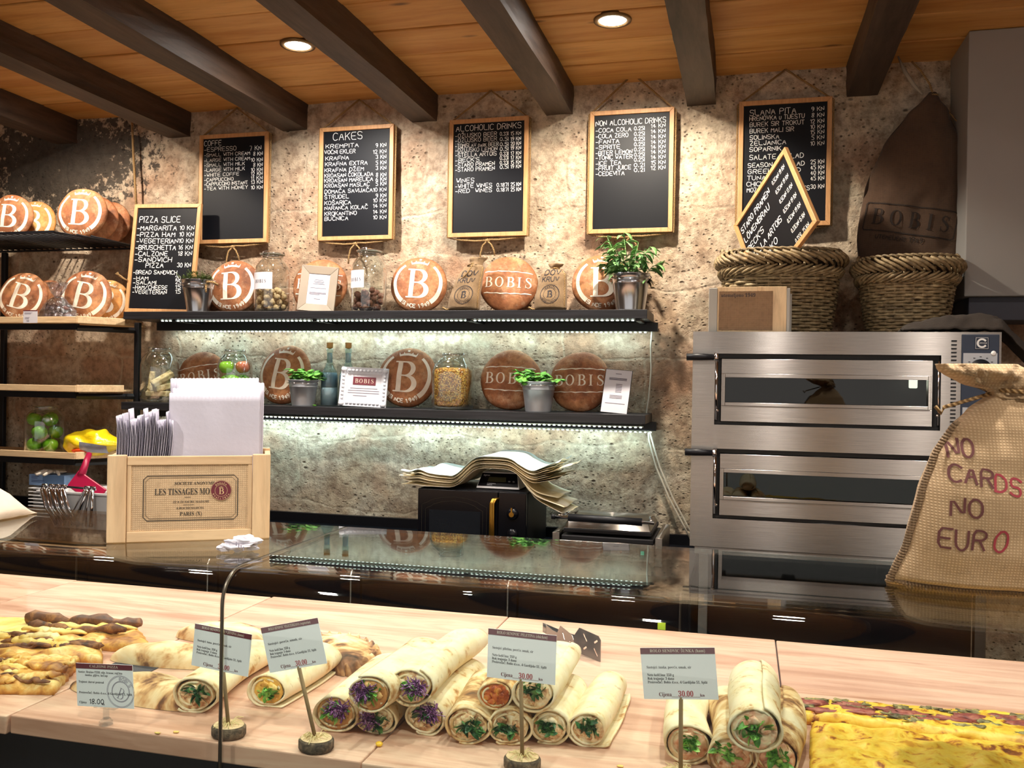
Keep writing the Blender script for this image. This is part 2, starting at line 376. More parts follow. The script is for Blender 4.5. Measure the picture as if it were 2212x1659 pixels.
# ------------------------------------------------------------------ downlights
LAMPB = emis('lamp_disc', (1, .93, .85), 260)
BRONZE = plain('bronze_ring', '7a6242', .35, .8)
def downlight(i, x, y, pw, colr):
    vis = i < 3
    lab = ['glowing round recessed ceiling spotlight at the far left edge beside the first beams', 'bright white recessed ceiling spotlight above the coffee menu board', 'warm recessed ceiling spotlight in a bronze ring above the soft drinks menu board'][i] if vis else 'recessed ceiling spotlight over the shop counter outside the picture'
    t = thing('ceiling_spotlight', lab, 'light', (x, y, CEIL), 0, 'recessed ceiling spotlights')
    MB().lathe([(.050, -.001), (.052, -.008), (.068, -.006), (.070, .004), (.05, .004)], 40).build('ring', BRONZE, t, True)
    MB().lathe([(.0, -.003), (.030, -.004), (.049, -.003), (.049, .002), (0, .002)], 32).build('lamp_glass', LAMPB, t, True)
    l = bpy.data.lights.new('spot', 'SPOT'); l.energy = pw; l.color = colr; l.spot_size = math.radians(142 if vis else 128); l.spot_blend = .55; l.shadow_soft_size = .035
    o = bpy.data.objects.new('lamp_beam', l); COL.objects.link(o); o.parent = t; o.location = (0, 0, -.012)
    o.rotation_euler = (math.radians(14 if vis else 0), 0, 0)
for i, L in enumerate(LAMPS): downlight(i, *L)

# ------------------------------------------------------------------ walls, ceiling, floor
def wall_surf(u, v):
    x = -5.2+u*7.7; z = v*2.9
    p = Vector((x, 0, z)); bx = x/.66; row = math.floor(z/.345); 
    d = .016*noise.noise(p*1.6)+.012*noise.noise(p*5.1+Vector((3, 0, 0)))+.006*noise.noise(p*14)+.003*noise.noise(p*31)
    return (x, WALL+.004-d*.8, z)
o = MB().grid(wall_surf, 520, 200).build('wall_back', STONE, None, True); tag(o, kind='structure')
def sbox(name, lo, hi, mat): return tag(MB().b2(lo, hi).build(name, mat), kind='structure')
WARMW = plain('warm_plaster', 'a08a72', .9)
sbox('wall_left', (-5.3, -3, 0), (-5.2, 4, 2.9), WARMW)
sbox('wall_right', (2.5, -3, 0), (2.6, 4, 2.9), WARMW)
sbox('floor', (-5.3, -3.1, -.1), (2.6, 4, 0), plain('floor_tile', '3a332e', .5))
# ceiling boards as one ceiling mesh
mb = MB(); y = WALL+.02; k = 0
while y > -3:
    mb.b2((-5.2, y-.2485, CEIL + (.003 if k % 2 else 0)), (2.5, y-.001, CEIL+.03)); y -= .257; k += 1
tag(mb.build('ceiling', CEILW, None, False, .004), kind='structure')
tag(MB().b2((-5.3, -3.1, CEIL+.03), (2.6, 4, CEIL+.06)).build('ceiling_deck', plain('dark_gap', '1c1008', .9)), kind='structure')
# beams: right top edge positions along the wall
def beam(i, x, w_=.115, h_=.125, bow=0, x_front=None):
    def fn(u, v):
        # v along y, u around the section
        yy = 3.93 - v*6.5; a = u*4; kx = [(-1, 0), (0, 0), (0, -1), (-1, -1)]
        s = int(a) % 4; f = a-int(a); p = Vector(kx[s]).lerp(Vector(kx[(s+1) % 4]), f)
        n_ = Vector((x*3+p.x, yy*1.7, p.y*2))
        return (x + p.x*w_ + .006*noise.noise(n_*1.3) + bow*math.sin(v*9+1)*.5 + .002*noise.noise(n_*7), yy, CEIL+.002 + p.y*h_ + .005*noise.noise(n_+Vector((5, 5, 5)))*(1 if p.y < 0 else 0))
    o = MB().grid(fn, 24, 90, True).build('trim_%d' % i, BEAMW, None, False)
    return tag(weld(o), 'dark old timber ceiling beam', None, None, 'structure')
for i, x in enumerate((-3.36, -2.70, -2.06, -1.395, -.76, -.148, .50)): beam(i+1, x, .12 if i != 2 else .125, .125, .02 if i == 5 else .006)
# grey plastered bulkhead at the right, hollow below
tag(MB().b2((.776, 3.6, 1.885), (2.4, 3.92, CEIL)).build('trim_8', PLASTER, None, False, .004), kind='structure')
tag(MB().b2((.80, 3.64, 1.80), (2.4, 3.90, 1.885)).build('trim_9', plain('blue_grey', '4a4c56', .7), None, False, .003), kind='structure')
# ------------------------------------------------------------------ back counter
t = thing('back_counter', 'long black back counter with cabinet doors against the stone wall', 'counter', (0, 0, 0))
MB().b2((-4.6, 3.2, BACKTOP-.035), (-.175, 3.86, BACKTOP)).build('counter_top', BLACKL, t, False, .002)
MB().b2((-4.6, 3.845, BACKTOP), (-.175, 3.87, .905)).build('upstand', BLACKL, t)
MB().b2((-4.6, 3.27, .08), (-.175, 3.84, BACKTOP-.036)).build('carcass', BLACKM, t)
for k in range(7):
    x = -4.6+k*.632
    d = MB().b2((x+.004, 3.235, .09), (x+.628, 3.268, BACKTOP-.04)).build('door', BLACKL, t, False, .002)
    MB().tube([(x+.60, 3.225, .62), (x+.60, 3.21, .64), (x+.60, 3.21, .78), (x+.60, 3.225, .80)], .005).build('handle', STEEL, d)
# ------------------------------------------------------------------ display counter
t = thing('display_counter', 'black display counter carrying the beech boards in the foreground', 'counter', (0, 1.83, 0))
MB().b2((-3.2, -.44, 0), (1.9, .44, WOOD-.034)).build('plinth', BLACKL, t, False, .003)
MB().b2((-3.2, -.50, .3), (1.9, -.441, .76)).build('front_ledge', BLACKL, t, False, .003)
xs = [-3.2, -2.62, -1.955, -1.296, -.598, .084, .78, 1.45, 1.9]
for k in range(8):
    a, b = xs[k]+.0015, xs[k+1]-.0015
    dy = [0, .0, -.004, .003, 0, -.006, .002, 0][k]
    lab = ['beech cutting board lining the counter under the pizza at the far left', 'beech cutting board lining the counter under the baked pizza slices', 'beech cutting board under the folded calzones', 'beech cutting board under the calzone and first wraps', 'beech cutting board under the chicken and ham wraps', 'beech cutting board under the yellow cheese pizzas at right', 'beech cutting board at the far right end of the counter', 'beech cutting board past the right end of the picture'][k]
    o = MB().b2((a, 1.352+dy, WOOD-.034), (b, 2.298+dy, WOOD)).build('cutting_board', BEECH, None, False, .0025, seg=2)
    tag(o, lab, 'board', 'beech boards lining the display counter')
# curved display glass: profile from rear of the top, round the bend, down the front
def pane(x0, x1, lab):
    pr = [(1.82, GLASS-.003)]
    rb = .055; yc, zc = 1.336+rb, GLASS-.003-rb
    pr.append((yc+.1, GLASS-.003))
    for k in range(11):
        a = PI/2+PI/2*k/10; pr.append((yc+rb*math.cos(a), zc+rb*math.sin(a)))
    pr.append((1.336, .90)); pr.append((1.336, .7615))
    n = len(pr); vs = []; off = .003
    nor = []
    for i in range(n):
        a = Vector(pr[max(i-1, 0)]); b = Vector(pr[min(i+1, n-1)]); d = (b-a).normalized(); nor.append(Vector((d.y, -d.x)))
    for x in (x0, x1):
        for s in (1, -1):
            for i in range(n): p = Vector(pr[i])+nor[i]*off*s; vs.append((x, p.x, p.y))
    A, B, C, D = 0, n, 2*n, 3*n; fs = []
    for i in range(n-1):
        fs += [(A+i, A+i+1, C+i+1, C+i), (B+i, D+i, D+i+1, B+i+1), (A+i, B+i, B+i+1, A+i+1), (C+i, C+i+1, D+i+1, D+i)]
    fs += [(A, C, D, B), (A+n-1, B+n-1, D+n-1, C+n-1)]
    o = MB().add(vs, fs).build('display_glass', GLASS_M, None, False)
    weld(o); o.data.shade_smooth(); md = o.modifiers.new('e', 'EDGE_SPLIT'); md.split_angle = math.radians(35)
    return tag(o, lab, 'glass', 'curved panes of the display')
pane(-3.0, -.851, 'curved glass pane of the display left of the vertical seam')
pane(-.843, 1.6, 'curved glass pane of the display right of the vertical seam')
sm_ = MB(); sm_.tube([(-.847, 1.336, .762), (-.847, 1.336, 1.0), (-.847, 1.336, GLASS-.062)]+[(-.847, 1.391+.055*math.cos(PI/2+PI/2*(10-k)/10), GLASS-.058+.055*math.sin(PI/2+PI/2*(10-k)/10)) for k in range(11)]+[(-.847, 1.5, GLASS-.003), (-.847, 1.818, GLASS-.003)], .0032, 6)
tag(sm_.build('glass_seam', plain('seam_steel', '5c574c', .3, .7), None, True), 'thin dark seam following the bend between the two display panes', 'seam')
# ------------------------------------------------------------------ lettering: hand-drawn strokes
GL = {'A': '003860 1353', 'B': '00084867654404 4463614000', 'C': '6748280602204061', 'D': '00083866623000', 'E': '68080060 0454', 'F': '680800 0454',
 'G': '67482806022040626434', 'H': '0800 6860 0464', 'I': '0800', 'J': '4842301002', 'K': '0800 6803 2560', 'L': '080060', 'M': '0008336860', 'N': '00086068',
 'O': '280602204062664828', 'P': '00084867654404', 'Q': '280602204062664828 4260', 'R': '00084867654404 3460', 'S': '67481806145462502001', 'T': '0868 3830',
 'U': '080220406268', 'V': '083068', 'W': '0820354068', 'X': '0860 6800', 'Y': '083468 3430', 'Z': '08680060',
 '0': '280602203052563828', '1': '062820', '2': '06184856440050', '3': '072848563453513001', '4': '40480262', '5': '5808053553513000', '6': '481603012040524414',
 '7': '085820', '8': '341517385755340210405234', '9': '553414061848565320', ',': '1100', "'": '0806', '-': '0343', '/': '0068', '.': '0001', '(': '28060220', ')': '08262200', ':': '0102 0506', 'l': '0800'}
DIA = {'Č': 'C', 'Ć': 'C', 'Š': 'S', 'Ž': 'Z', 'Ö': 'O', 'č': 'C', 'š': 'S', 'ć': 'C', 'ž': 'Z'}
def chaikin(p, n=1):
    for _ in range(n):
        if len(p) < 3: return p
        q = [p[0]]
        for a, b in zip(p[:-1], p[1:]):
            q += [(a[0]*.78+b[0]*.22, a[1]*.78+b[1]*.22), (a[0]*.22+b[0]*.78, a[1]*.22+b[1]*.78)]
        q.append(p[-1]); p = q
    return p
def strokes(text, x, z, h, width=None, jit=.25, slant=0.0, asp=.95):
    """polylines in (x, z); z is the baseline, h the capital height"""
    out = []; cx = 0; rr = random.Random(hash(text) if False else sum(ord(q)*(i+3) for i, q in enumerate(text)))
    for ch in text:
        if ch == ' ': cx += 4.5; continue
        k = .72 if ch.islower() and ch != 'l' else 1.0
        base = DIA.get(ch, ch if ch in GL else ch.upper()); g = GL.get(base)
        if g is None: cx += 4; continue
        mx = 0
        dz = rr.uniform(-jit, jit); sk = rr.uniform(-.05, .05)+slant
        for s_ in g.split():
            p = [(int(s_[i])*k, int(s_[i+1])*k) for i in range(0, len(s_), 2)]; mx = max([mx]+[q[0] for q in p])
            out.append(chaikin([(cx+q[0]*asp+q[1]*sk, q[1]+dz) for q in p], 1))
        if ch in 'ČŠŽčšž': out.append([(cx+1.3*k, 10.6*k), (cx+2.8*k, 9.1*k), (cx+4.3*k, 10.6*k)])
        if ch in 'Ćć': out.append([(cx+2.3*k, 9.1*k), (cx+4*k, 10.8*k)])
        if ch == 'Ö': out += [[(cx+1.5, 9.4), (cx+1.5, 10)], [(cx+4, 9.4), (cx+4, 10)]]
        cx += mx*asp+2.1
    cx -= 2.1; s = h/8; sx = s if width is None else width/max(cx, 1)
    return [[(x+a*sx, z+b*s) for a, b in p] for p in out]
def ribbons(mb, polys, wd, fn, step=None):
    """strokes -> flat ribbons; wd a number or per-point list in p[2]; fn maps (x, z) -> 3D"""
    for p in polys:
        pts = []
        for a, b in zip(p[:-1], p[1:]):
            n = 1 if not step else max(1, int(math.hypot(b[0]-a[0], b[1]-a[1])/step))
            for i in range(n): pts.append([u+(v-u)*i/n for u, v in zip(a, b)])
        pts.append(list(p[-1])); n = len(pts); vs = []
        if n < 2: continue
        for i, q in enumerate(pts):
            a = pts[max(i-1, 0)]; b = pts[min(i+1, n-1)]; dx, dz = b[0]-a[0], b[1]-a[1]; L = math.hypot(dx, dz) or 1
            hw = (q[2] if len(q) > 2 else wd)/2; ex = ez = 0
            if len(q) < 3:
                if i == 0: ex, ez = -dx/L*hw*.7, -dz/L*hw*.7
                if i == n-1: ex, ez = dx/L*hw*.7, dz/L*hw*.7
            vs += [fn(q[0]-dz/L*hw+ex, q[1]+dx/L*hw+ez), fn(q[0]+dz/L*hw+ex, q[1]-dx/L*hw+ez)]
        mb.add(vs, [(2*i, 2*i+1, 2*i+3, 2*i+2) for i in range(n-1)])
# ---- seriffed capitals for stencils (width 6, height 8)
def _arc(cx, cy, rx, ry, a0, a1, thin, thick, n=14):
    out = []
    for i in range(n+1):
        a = math.radians(a0+(a1-a0)*i/n); out.append((cx+rx*math.cos(a), cy+ry*math.sin(a), thin+(thick-thin)*abs(math.cos(a))**1.3))
    return out
def _ln(x0, y0, x1, y1, w_): return [(x0, y0, w_), (x1, y1, w_)]
SER = {'B': [_ln(1.5, 0, 1.5, 8, 1.25), _ln(.2, 7.82, 3.1, 7.82, .36), _ln(.2, .18, 3.2, .18, .36), _ln(1.2, 4.25, 3.2, 4.25, .34), _arc(3.0, 6.05, 1.9, 1.78, 90, -90, .34, 1.25), _arc(3.1, 2.2, 2.4, 2.03, 90, -90, .34, 1.35)],
 'O': [_arc(3.2, 4, 2.7, 3.8, 0, 360, .36, 1.3, 30)],
 'I': [_ln(1.6, 0, 1.6, 8, 1.25), _ln(.2, 7.82, 3.0, 7.82, .36), _ln(.2, .18, 3.0, .18, .36)],
 'S': [[(4.6, 6.2, .3), (4.3, 7.2, .4), (3.2, 7.8, .4), (2.0, 7.7, .6), (1.2, 6.9, .9), (1.2, 5.9, 1.1), (2.1, 5.0, 1.2), (3.5, 4.1, 1.25), (4.5, 3.1, 1.2), (4.7, 1.9, 1.0), (4.0, .7, .6), (2.9, .2, .4), (1.8, .4, .35), (.9, 1.2, .35), (.7, 2.2, .3)], _ln(4.6, 7.9, 4.6, 5.7, .3), _ln(.7, 2.6, .7, .1, .3)]}
SERW = {'B': 5.6, 'O': 6.4, 'I': 3.2, 'S': 5.2}
def serif(text, x, z, h, width, gap=2.2):
    tot = sum(SERW[c] for c in text)+gap*(len(text)-1); sx = width/tot; sz = h/8; cx = 0; out = []
    for c in text:
        for p in SER[c]: out.append([(x+(cx+a)*sx, z+b*sz, w_*(sx+sz)/2) for a, b, w_ in p])
        cx += SERW[c]+gap
    return out
def circ(cx, cz, rx, a0, a1, wd=None, n=20, rz=None):
    rz = rz or rx
    return [(cx+rx*math.cos(math.radians(a0+(a1-a0)*i/n)), cz+rz*math.sin(math.radians(a0+(a1-a0)*i/n))) + ((wd,) if wd else ()) for i in range(n+1)]
def arc_text(text, cx, cz, r, a_mid, h, inward=False, sp=1.25, ser=False):
    """text round a circle; top arcs read clockwise, bottom (inward) counter-clockwise"""
    out = []; n = len(text); da = math.degrees(h*sp/r)*.9
    for i, ch in enumerate(text):
        if ch == ' ': continue
        k = i-(n-1)/2; a = math.radians(a_mid + (k*da if inward else -k*da))
        rot = a-PI/2 if not inward else a+PI/2
        for p in strokes(ch, 0, 0, h, None, 0):
            w_ = h*.36; q = []
            for u, v in p:
                u -= w_; v -= h/2; q.append((cx+r*math.cos(a)+u*math.cos(rot)-v*math.sin(rot), cz+r*math.sin(a)+u*math.sin(rot)+v*math.cos(rot)))
            out.append(q)
    return out
CROWN = lambda s, cx, cz: [[(cx-.30*s, cz-.03*s, .07*s), (cx-.15*s, cz+.01*s, .08*s), (cx, cz+.03*s, .09*s), (cx+.15*s, cz+.01*s, .08*s), (cx+.30*s, cz-.03*s, .07*s)], [(cx-.29*s, cz-.02*s, .05*s), (cx-.33*s, cz+.09*s, .01*s)], [(cx-.14*s, cz+.02*s, .07*s), (cx-.16*s, cz+.10*s, .02*s)], [(cx+.14*s, cz+.02*s, .07*s), (cx+.16*s, cz+.10*s, .02*s)], [(cx+.29*s, cz-.02*s, .05*s), (cx+.33*s, cz+.09*s, .01*s)], [(cx, cz+.12*s, .08*s), (cx, cz+.19*s, .09*s)]]
# ---- printed text through the built-in font
BOLD = {}
def mb_bold(s):
    o = ''
    for c in s:
        if 'A' <= c <= 'Z': o += chr(0x1D400+ord(c)-65)
        elif 'a' <= c <= 'z': o += chr(0x1D41A+ord(c)-97)
        elif '0' <= c <= '9': o += chr(0x1D7CE+ord(c)-48)
        else: o += c
    return o
def print_mesh(mb, text, h, fn, x, z, width=None, serif_=False, align='L'):
    """printed text filled from the built-in font; fn maps (x, z) -> 3D"""
    cu = bpy.data.curves.new('t', 'FONT'); cu.body = mb_bold(text) if serif_ else text; cu.size = 1.0; cu.resolution_u = 2
    ob = bpy.data.objects.new('t', cu); COL.objects.link(ob)
    me = bpy.data.meshes.new_from_object(ob.evaluated_get(bpy.context.evaluated_depsgraph_get()) if False else ob)
    bpy.data.objects.remove(ob); bpy.data.curves.remove(cu)
    if not len(me.vertices): return
    xs = [v.co.x for v in me.vertices]; x0, x1 = min(xs), max(xs); s = h/.7; sx = s if width is None else width/(x1-x0)
    W_ = (x1-x0)*sx; ox = x-(0 if align == 'L' else W_/2 if align == 'C' else W_)
    mb.add([fn(ox+(v.co.x-x0)*sx, z+v.co.y*s) for v in me.vertices], [tuple(p.vertices) for p in me.polygons]); bpy.data.meshes.remove(me)

# ------------------------------------------------------------------ chalkboards
def chalkboard(label, M, W, H, lines, rope=True, cat='menu board', name='menu_board', fw=.019, group='chalkboard menus', peak=.13):
    """M: 4x4, local x right, z up, -y to the front, origin at the bottom centre of the frame"""
    t = thing(name, label, cat, M.to_translation(), group=group); t.rotation_euler = M.to_euler()
    mb = MB(); th = .016
    a, b = W/2, fw
    for poly in ([(-a, 0), (a, 0), (a-b, b), (-a+b, b)], [(-a, H), (-a+b, H-b), (a-b, H-b), (a, H)], [(-a, 0), (-a+b, b), (-a+b, H-b), (-a, H)], [(a, 0), (a, H), (a-b, H-b), (a-b, b)]):
        mb.prism(poly, th, Matrix.Rotation(PI/2, 4, 'X'))
    mb.build('frame', FRAMEW, t, False, .0015)
    MB().b2((-a+b, -.009, b), (a-b, -.003, H-b)).build('slate', BOARDB, t)
    lb = MB()
    for L in lines: ribbons(lb, L[0], L[1], lambda x, z: (x, -.0097, z))
    lb.build('chalk_lettering', CHALK, t)
    if rope:
        rb = MB(); e = .006
        side = []
        side += [(0, .012, H+peak), (-a*.5, .008, H+peak*.48), (-a-e, .001, H-.01)]
        side += [(-a-e, -.002, H*.6), (-a-e, -.002, .0), (-a*.7, -.004, -.012), (-a*.3, -.005, -.018), (0, -.005, -.016)]
        rb.tube(side, .0042, 6); rb.tube([(-p[0], p[1], p[2]+(.0 if i < 5 else .004)) for i, p in enumerate(side)], .0042, 6)
        r_ = rb.build('rope', ROPE, t, True)
        k = MB(); k.ball((0, -.008, -.017), .010, 8, 6, (1.3, .8, .8))
        q = random.Random(int(H*1000)+len(lines))
        k.tube([(0, -.008, -.018), (-.02, -.012, -.04), (-.03, -.010, -.075), (-.033, -.008, -.11)], .0038, 6)
        k.tube([(0, -.008, -.018), (.02, -.012, -.035), (.032, -.010, -.06), (.036, -.006, -.085)], .0038, 6)
        k.build('rope_bow', ROPE, r_, True)
    return t
def board_lines(M, ox, oy, sc_, data, thick=.0020, hscale=1.0):
    """data rows: text, x0, x1, y(mid), [cap height], all read in a view of the photo with origin ox, oy and scale sc_"""
    o = M.to_translation(); n = M.to_3x3() @ Vector((0, 1, 0)); Mi = M.inverted(); out = []
    for row in data:
        tx, x0, x1, y = row[:4]; h = (row[4] if len(row) > 4 else 27)*hscale
        p = Mi @ PP(ox+x0/sc_, oy+y/sc_, o, n); q = Mi @ PP(ox+x1/sc_, oy+y/sc_, o, n); r = Mi @ PP(ox+x0/sc_, oy+(y+h/2)/sc_, o, n); r2 = Mi @ PP(ox+x0/sc_, oy+(y-h/2)/sc_, o, n)
        out.append((strokes(tx, p.x, r.z, r2.z-r.z, q.x-p.x), thick*(1.15 if h > 36 else 1)))
    return out
def WM(x, z, y=3.862, tilt=0, rz=0, roll=0):
    return Matrix.Translation((x, y, z)) @ Matrix.Rotation(rz, 4, 'Z') @ Matrix.Rotation(roll, 4, 'Y') @ Matrix.Rotation(tilt, 4, 'X')
c5 = (280, 240, 3.568); c6 = (860, 220, 3.568)
M_ = WM(-2.416, 2.192)
D = [('COFFE', 585, 715, 255, 38), ('-ESPRESSO', 585, 830, 302, 32), ('7 KN', 935, 1022, 290, 34)]
for i, (a, x1, y, p, py) in enumerate([('-SMALL WITH CREAM', 935, 345, '8 KN', 333), ('-LARGE WITH CREAM', 935, 385, '10 KN', 380), ('-SMALL WITH MILK', 895, 422, '8 KN', 418), ('-LARGE WITH MILK', 895, 460, '10 KN', 456), ('-WHITE COFFE', 850, 498, '12 KN', 487), ('-CAPPUCCINO', 808, 535, '11 KN', 520), ('-CAPPUCCINO INSTANT', 918, 568, '13 KN', 551), ('-TEA WITH HONEY', 918, 602, '10 KN', 592)]):
    D += [(a, 585, x1, y, 25), (p, 945 if len(p) > 4 else 962, 1032, py, 28)]
chalkboard('framed chalkboard headed COFFE hanging by rope on the stone wall', M_, .374, .531, board_lines(M_, *c5, D))
M_ = WM(-1.772, 2.192)
D = [('CAKES', 1575, 1800, 203, 56)]
for a, x0, x1, y, p, py in [('KREMPITA', 1520, 1770, 278, '9 KN', 268), ('VOĆNI EKLER', 1510, 1745, 323, '12 KN', 318), ('KRAFNA', 1518, 1695, 370, '3 KN', 358), ('KRAFNA EXTRA', 1515, 1838, 415, '5 KN', 402), ('KRAFNA DŽEM', 1510, 1810, 462, '3 KN', 443), ('KROASAN ČOKOLADA', 1510, 1882, 503, '8 KN', 495), ('KROASAN MARELICA', 1510, 1880, 541, '6 KN', 530), ('KROASAN MASLAC', 1510, 1855, 580, '5 KN', 564), ('DOMAĆA SAVIJAČA', 1510, 1878, 625, '10 KN', 610), ('ŠTRUDEL', 1510, 1695, 667, '9 KN', 655), ('KOŠARICA', 1510, 1712, 712, '10 KN', 692), ('NARANČA KOLAČ', 1510, 1840, 752, '14 KN', 733), ('KROKANTINO', 1510, 1755, 795, '14 KN', 778), ('BUČNICA', 1510, 1690, 833, '10 KN', 822)]:
    D += [(a, x0, x1, y, 29), (p, 1885 if len(p) > 4 else 1905, 1983, py, 29)]
chalkboard('framed chalkboard headed CAKES hanging by rope on the stone wall', M_, .374, .531, board_lines(M_, *c5, D))
M_ = WM(-1.13, 2.192)
D = [('ALCOHOLIC DRINKS', 452, 952, 213, 42)]
for a, x1, y, l_, ly, p, py in [('-OŽUJSKO BEER', 765, 268, '0,33l', 252, '15 KN', 248), ('-OŽUJSKO BEER', 765, 305, '0,5l', 292, '19 KN', 290), ('-TOMISLAV dark BEER', 778, 345, '0,5l', 332, '20 KN', 326), ('-OŽUJSKO LEMON', 768, 380, '0,5l', 368, '19 KN', 361), ('-STELLA ARTOIS', 762, 416, '0,33l', 405, '17 KN', 400), ("-BECK'S", 630, 455, '0,33l', 438, '17 KN', 434), ('-STARO PRAMEN', 748, 492, '0,33l', 474, '15 KN', 470), ('-STARO PRAMEN', 748, 528, '0,5l', 506, '19 KN', 503), ('-WHITE WINES', 728, 655, '0,187l', 644, '25 KN', 640), ('-RED  WINES', 727, 692, '0,187l', 681, '25 KN', 678)]:
    D += [(a, 447, x1, y, 30), (l_, 790 if len(l_) < 6 else 765, 853, ly, 27), (p, 873, 950, py, 28)]
D += [('WINES', 455, 590, 612, 34)]
chalkboard('framed chalkboard headed ALCOHOLIC DRINKS hanging by rope on the stone wall', M_, .368, .531, board_lines(M_, *c6, D))
M_ = WM(-.490, 2.192)
D = [('NON ALCOHOLIC DRINKS', 1527, 2064, 172, 40)]
for a, x1, y, l_, ly, p, py in [('-COCA COLA', 1798, 228, '0,25l', 210, '14 KN', 190), ('-COLA ZERO', 1775, 272, '0,25l', 252, '14 KN', 232), ('-FANTA', 1705, 315, '0,25l', 292, '14 KN', 273), ('-SPRITE', 1712, 357, '0,25l', 332, '14 KN', 314), ('-BITER LEMON', 1805, 400, '0,25l', 372, '14 KN', 352), ('-TONIC WATER', 1808, 437, '0,25l', 412, '14 KN', 390), ('-ICE TEA', 1720, 480, '0,25l', 450, '14 KN', 430), ('-FRUIT JUICE', 1795, 518, '0,2l', 492, '15 KN', 473), ('-CEDEVITA', 1745, 560, '0,2l', 530, '12 KN', 513)]:
    D += [(a, 1527, x1, y, 31), (l_, 1822, 1900, ly, 28), (p, 1952, 2060, py, 30)]
chalkboard('framed chalkboard headed NON ALCOHOLIC DRINKS hanging by rope above the sage plant', M_, .362, .531, board_lines(M_, *c6, D), peak=.16)
M_ = WM(.142, 2.202); cS = (1460, 180, 2.9415)
D = [('SLANA PITA', 470, 762, 192, 36), ('HRENOVKA u TIJESTU', 468, 815, 230), ('BUREK SIR TROKUT', 470, 815, 268), ('BUREK MALI SIR', 470, 748, 308), ('SOLINSKA', 470, 655, 350), ('ZELJANICA', 470, 698, 386), ('SOPARNIK', 468, 668, 425), ('SALATE/SALAD', 468, 810, 475, 30), ('SEASONAL SALAD', 458, 815, 526), ('GREEK SALAD', 458, 790, 566), ('TUNA SALAD', 453, 745, 606), ('CHICKEN SALAD', 450, 770, 645), ('MOZARELLA TOMATOES', 452, 848, 682)]
for p, py in (('9 KN', 168), ('8 KN', 207), ('12 KN', 246), ('10 KN', 281), ('15 KN', 315), ('5 KN', 349), ('10 KN', 386), ('25 KN', 503), ('45 KN', 538), ('40 KN', 573), ('45 KN', 607), ('30 KN', 660)): D.append((p, 862 if len(p) < 5 else 855, 940, py, 26))
chalkboard('dim framed chalkboard headed SLANA PITA hanging behind the wicker baskets', M_, .368, .525, board_lines(M_, *cS, D, thick=.0021))
# leaning board on the shelf
M_ = WM(-2.740, SHELF_U+.001, 3.745, math.radians(-5.2), 0, math.radians(1.4)); c4 = (0, 400, 3.95)
D = [('PIZZA SLICE', 1203, 1548, 298, 50)]
for a, x0, x1, y, p in [('-MARGARITA', 1183, 1518, 370, '10 KN'), ('-PIZZA HAM', 1180, 1503, 425, '10 KN'), ('-VEGETERIAN', 1178, 1530, 480, '10 KN'), ('-BRUSCHETTA', 1170, 1510, 535, '16 KN'), ('-CALZONE', 1165, 1440, 588, '18 KN'), ('-SANDWICH', 1163, 1475, 638, ''), ('PIZZA', 1255, 1405, 687, '30 KN'), ('-BREAD SANDWICH', 1150, 1520, 745, ''), ('-HAM', 1150, 1275, 795, '20'), ('-SALAMI', 1148, 1342, 832, '25'), ('-HAM/CHEESE', 1145, 1438, 873, '15'), ('-VEGETERIAN', 1142, 1433, 912, '15')]:
    D.append((a, x0, x1, y, 38 if y < 700 else 32))
    if p: D.append((p, 1546-(y-370)*.07, 1666-(y-370)*.09, y-2, 36) if len(p) > 3 else (p, 1508, 1550, y-2, 32))
chalkboard('chalkboard headed PIZZA SLICE leaning on the left end of the upper shelf', M_, .372, .535, board_lines(M_, *c4, D, thick=.0027), rope=False)
# the board standing on its corner in the basket
a = Vector((100, -150, 131)).normalized(); up = -(Vector((59.5, -119, -182)).normalized()); up = (up-a*up.dot(a)).normalized()
L0 = PY(1591, 489, 3.832); W_, H_ = .42, .40
org = L0 + a*(W_/2) - up*H_
M_ = frame_M(org, a, up)
D = []
for (tx, u0, u1, v, h), tk in [(('STARO PRAMEN', .03, .255, .048, .028), .0034), (('LÖWENBRAU', .03, .225, .10, .028), .0034), (("BECK'S", .03, .15, .152, .028), .0034), (('STELLA ARTOIS', .03, .26, .204, .028), .0034), (('OŽUJSKO', .03, .20, .258, .028), .0034)] + [((p, .285, .375, .045+.052*i, .020), .0017) for i, p in enumerate(('0,5CAN 19 KN', '0,5CAN 19 KN', '0,5CAN 13 KN', '0,5CAN 19 KN', '0,5CAN 19 KN', '0,33CAN 15 KN', '0,355L 25 KN'))]:
    D.append((strokes(tx, -W_/2+u0, H_-v-h, h, u1-u0), tk))
chalkboard('chalkboard of beer prices standing on its corner in the left wicker basket', M_, W_, H_, D, rope=False, fw=.02)
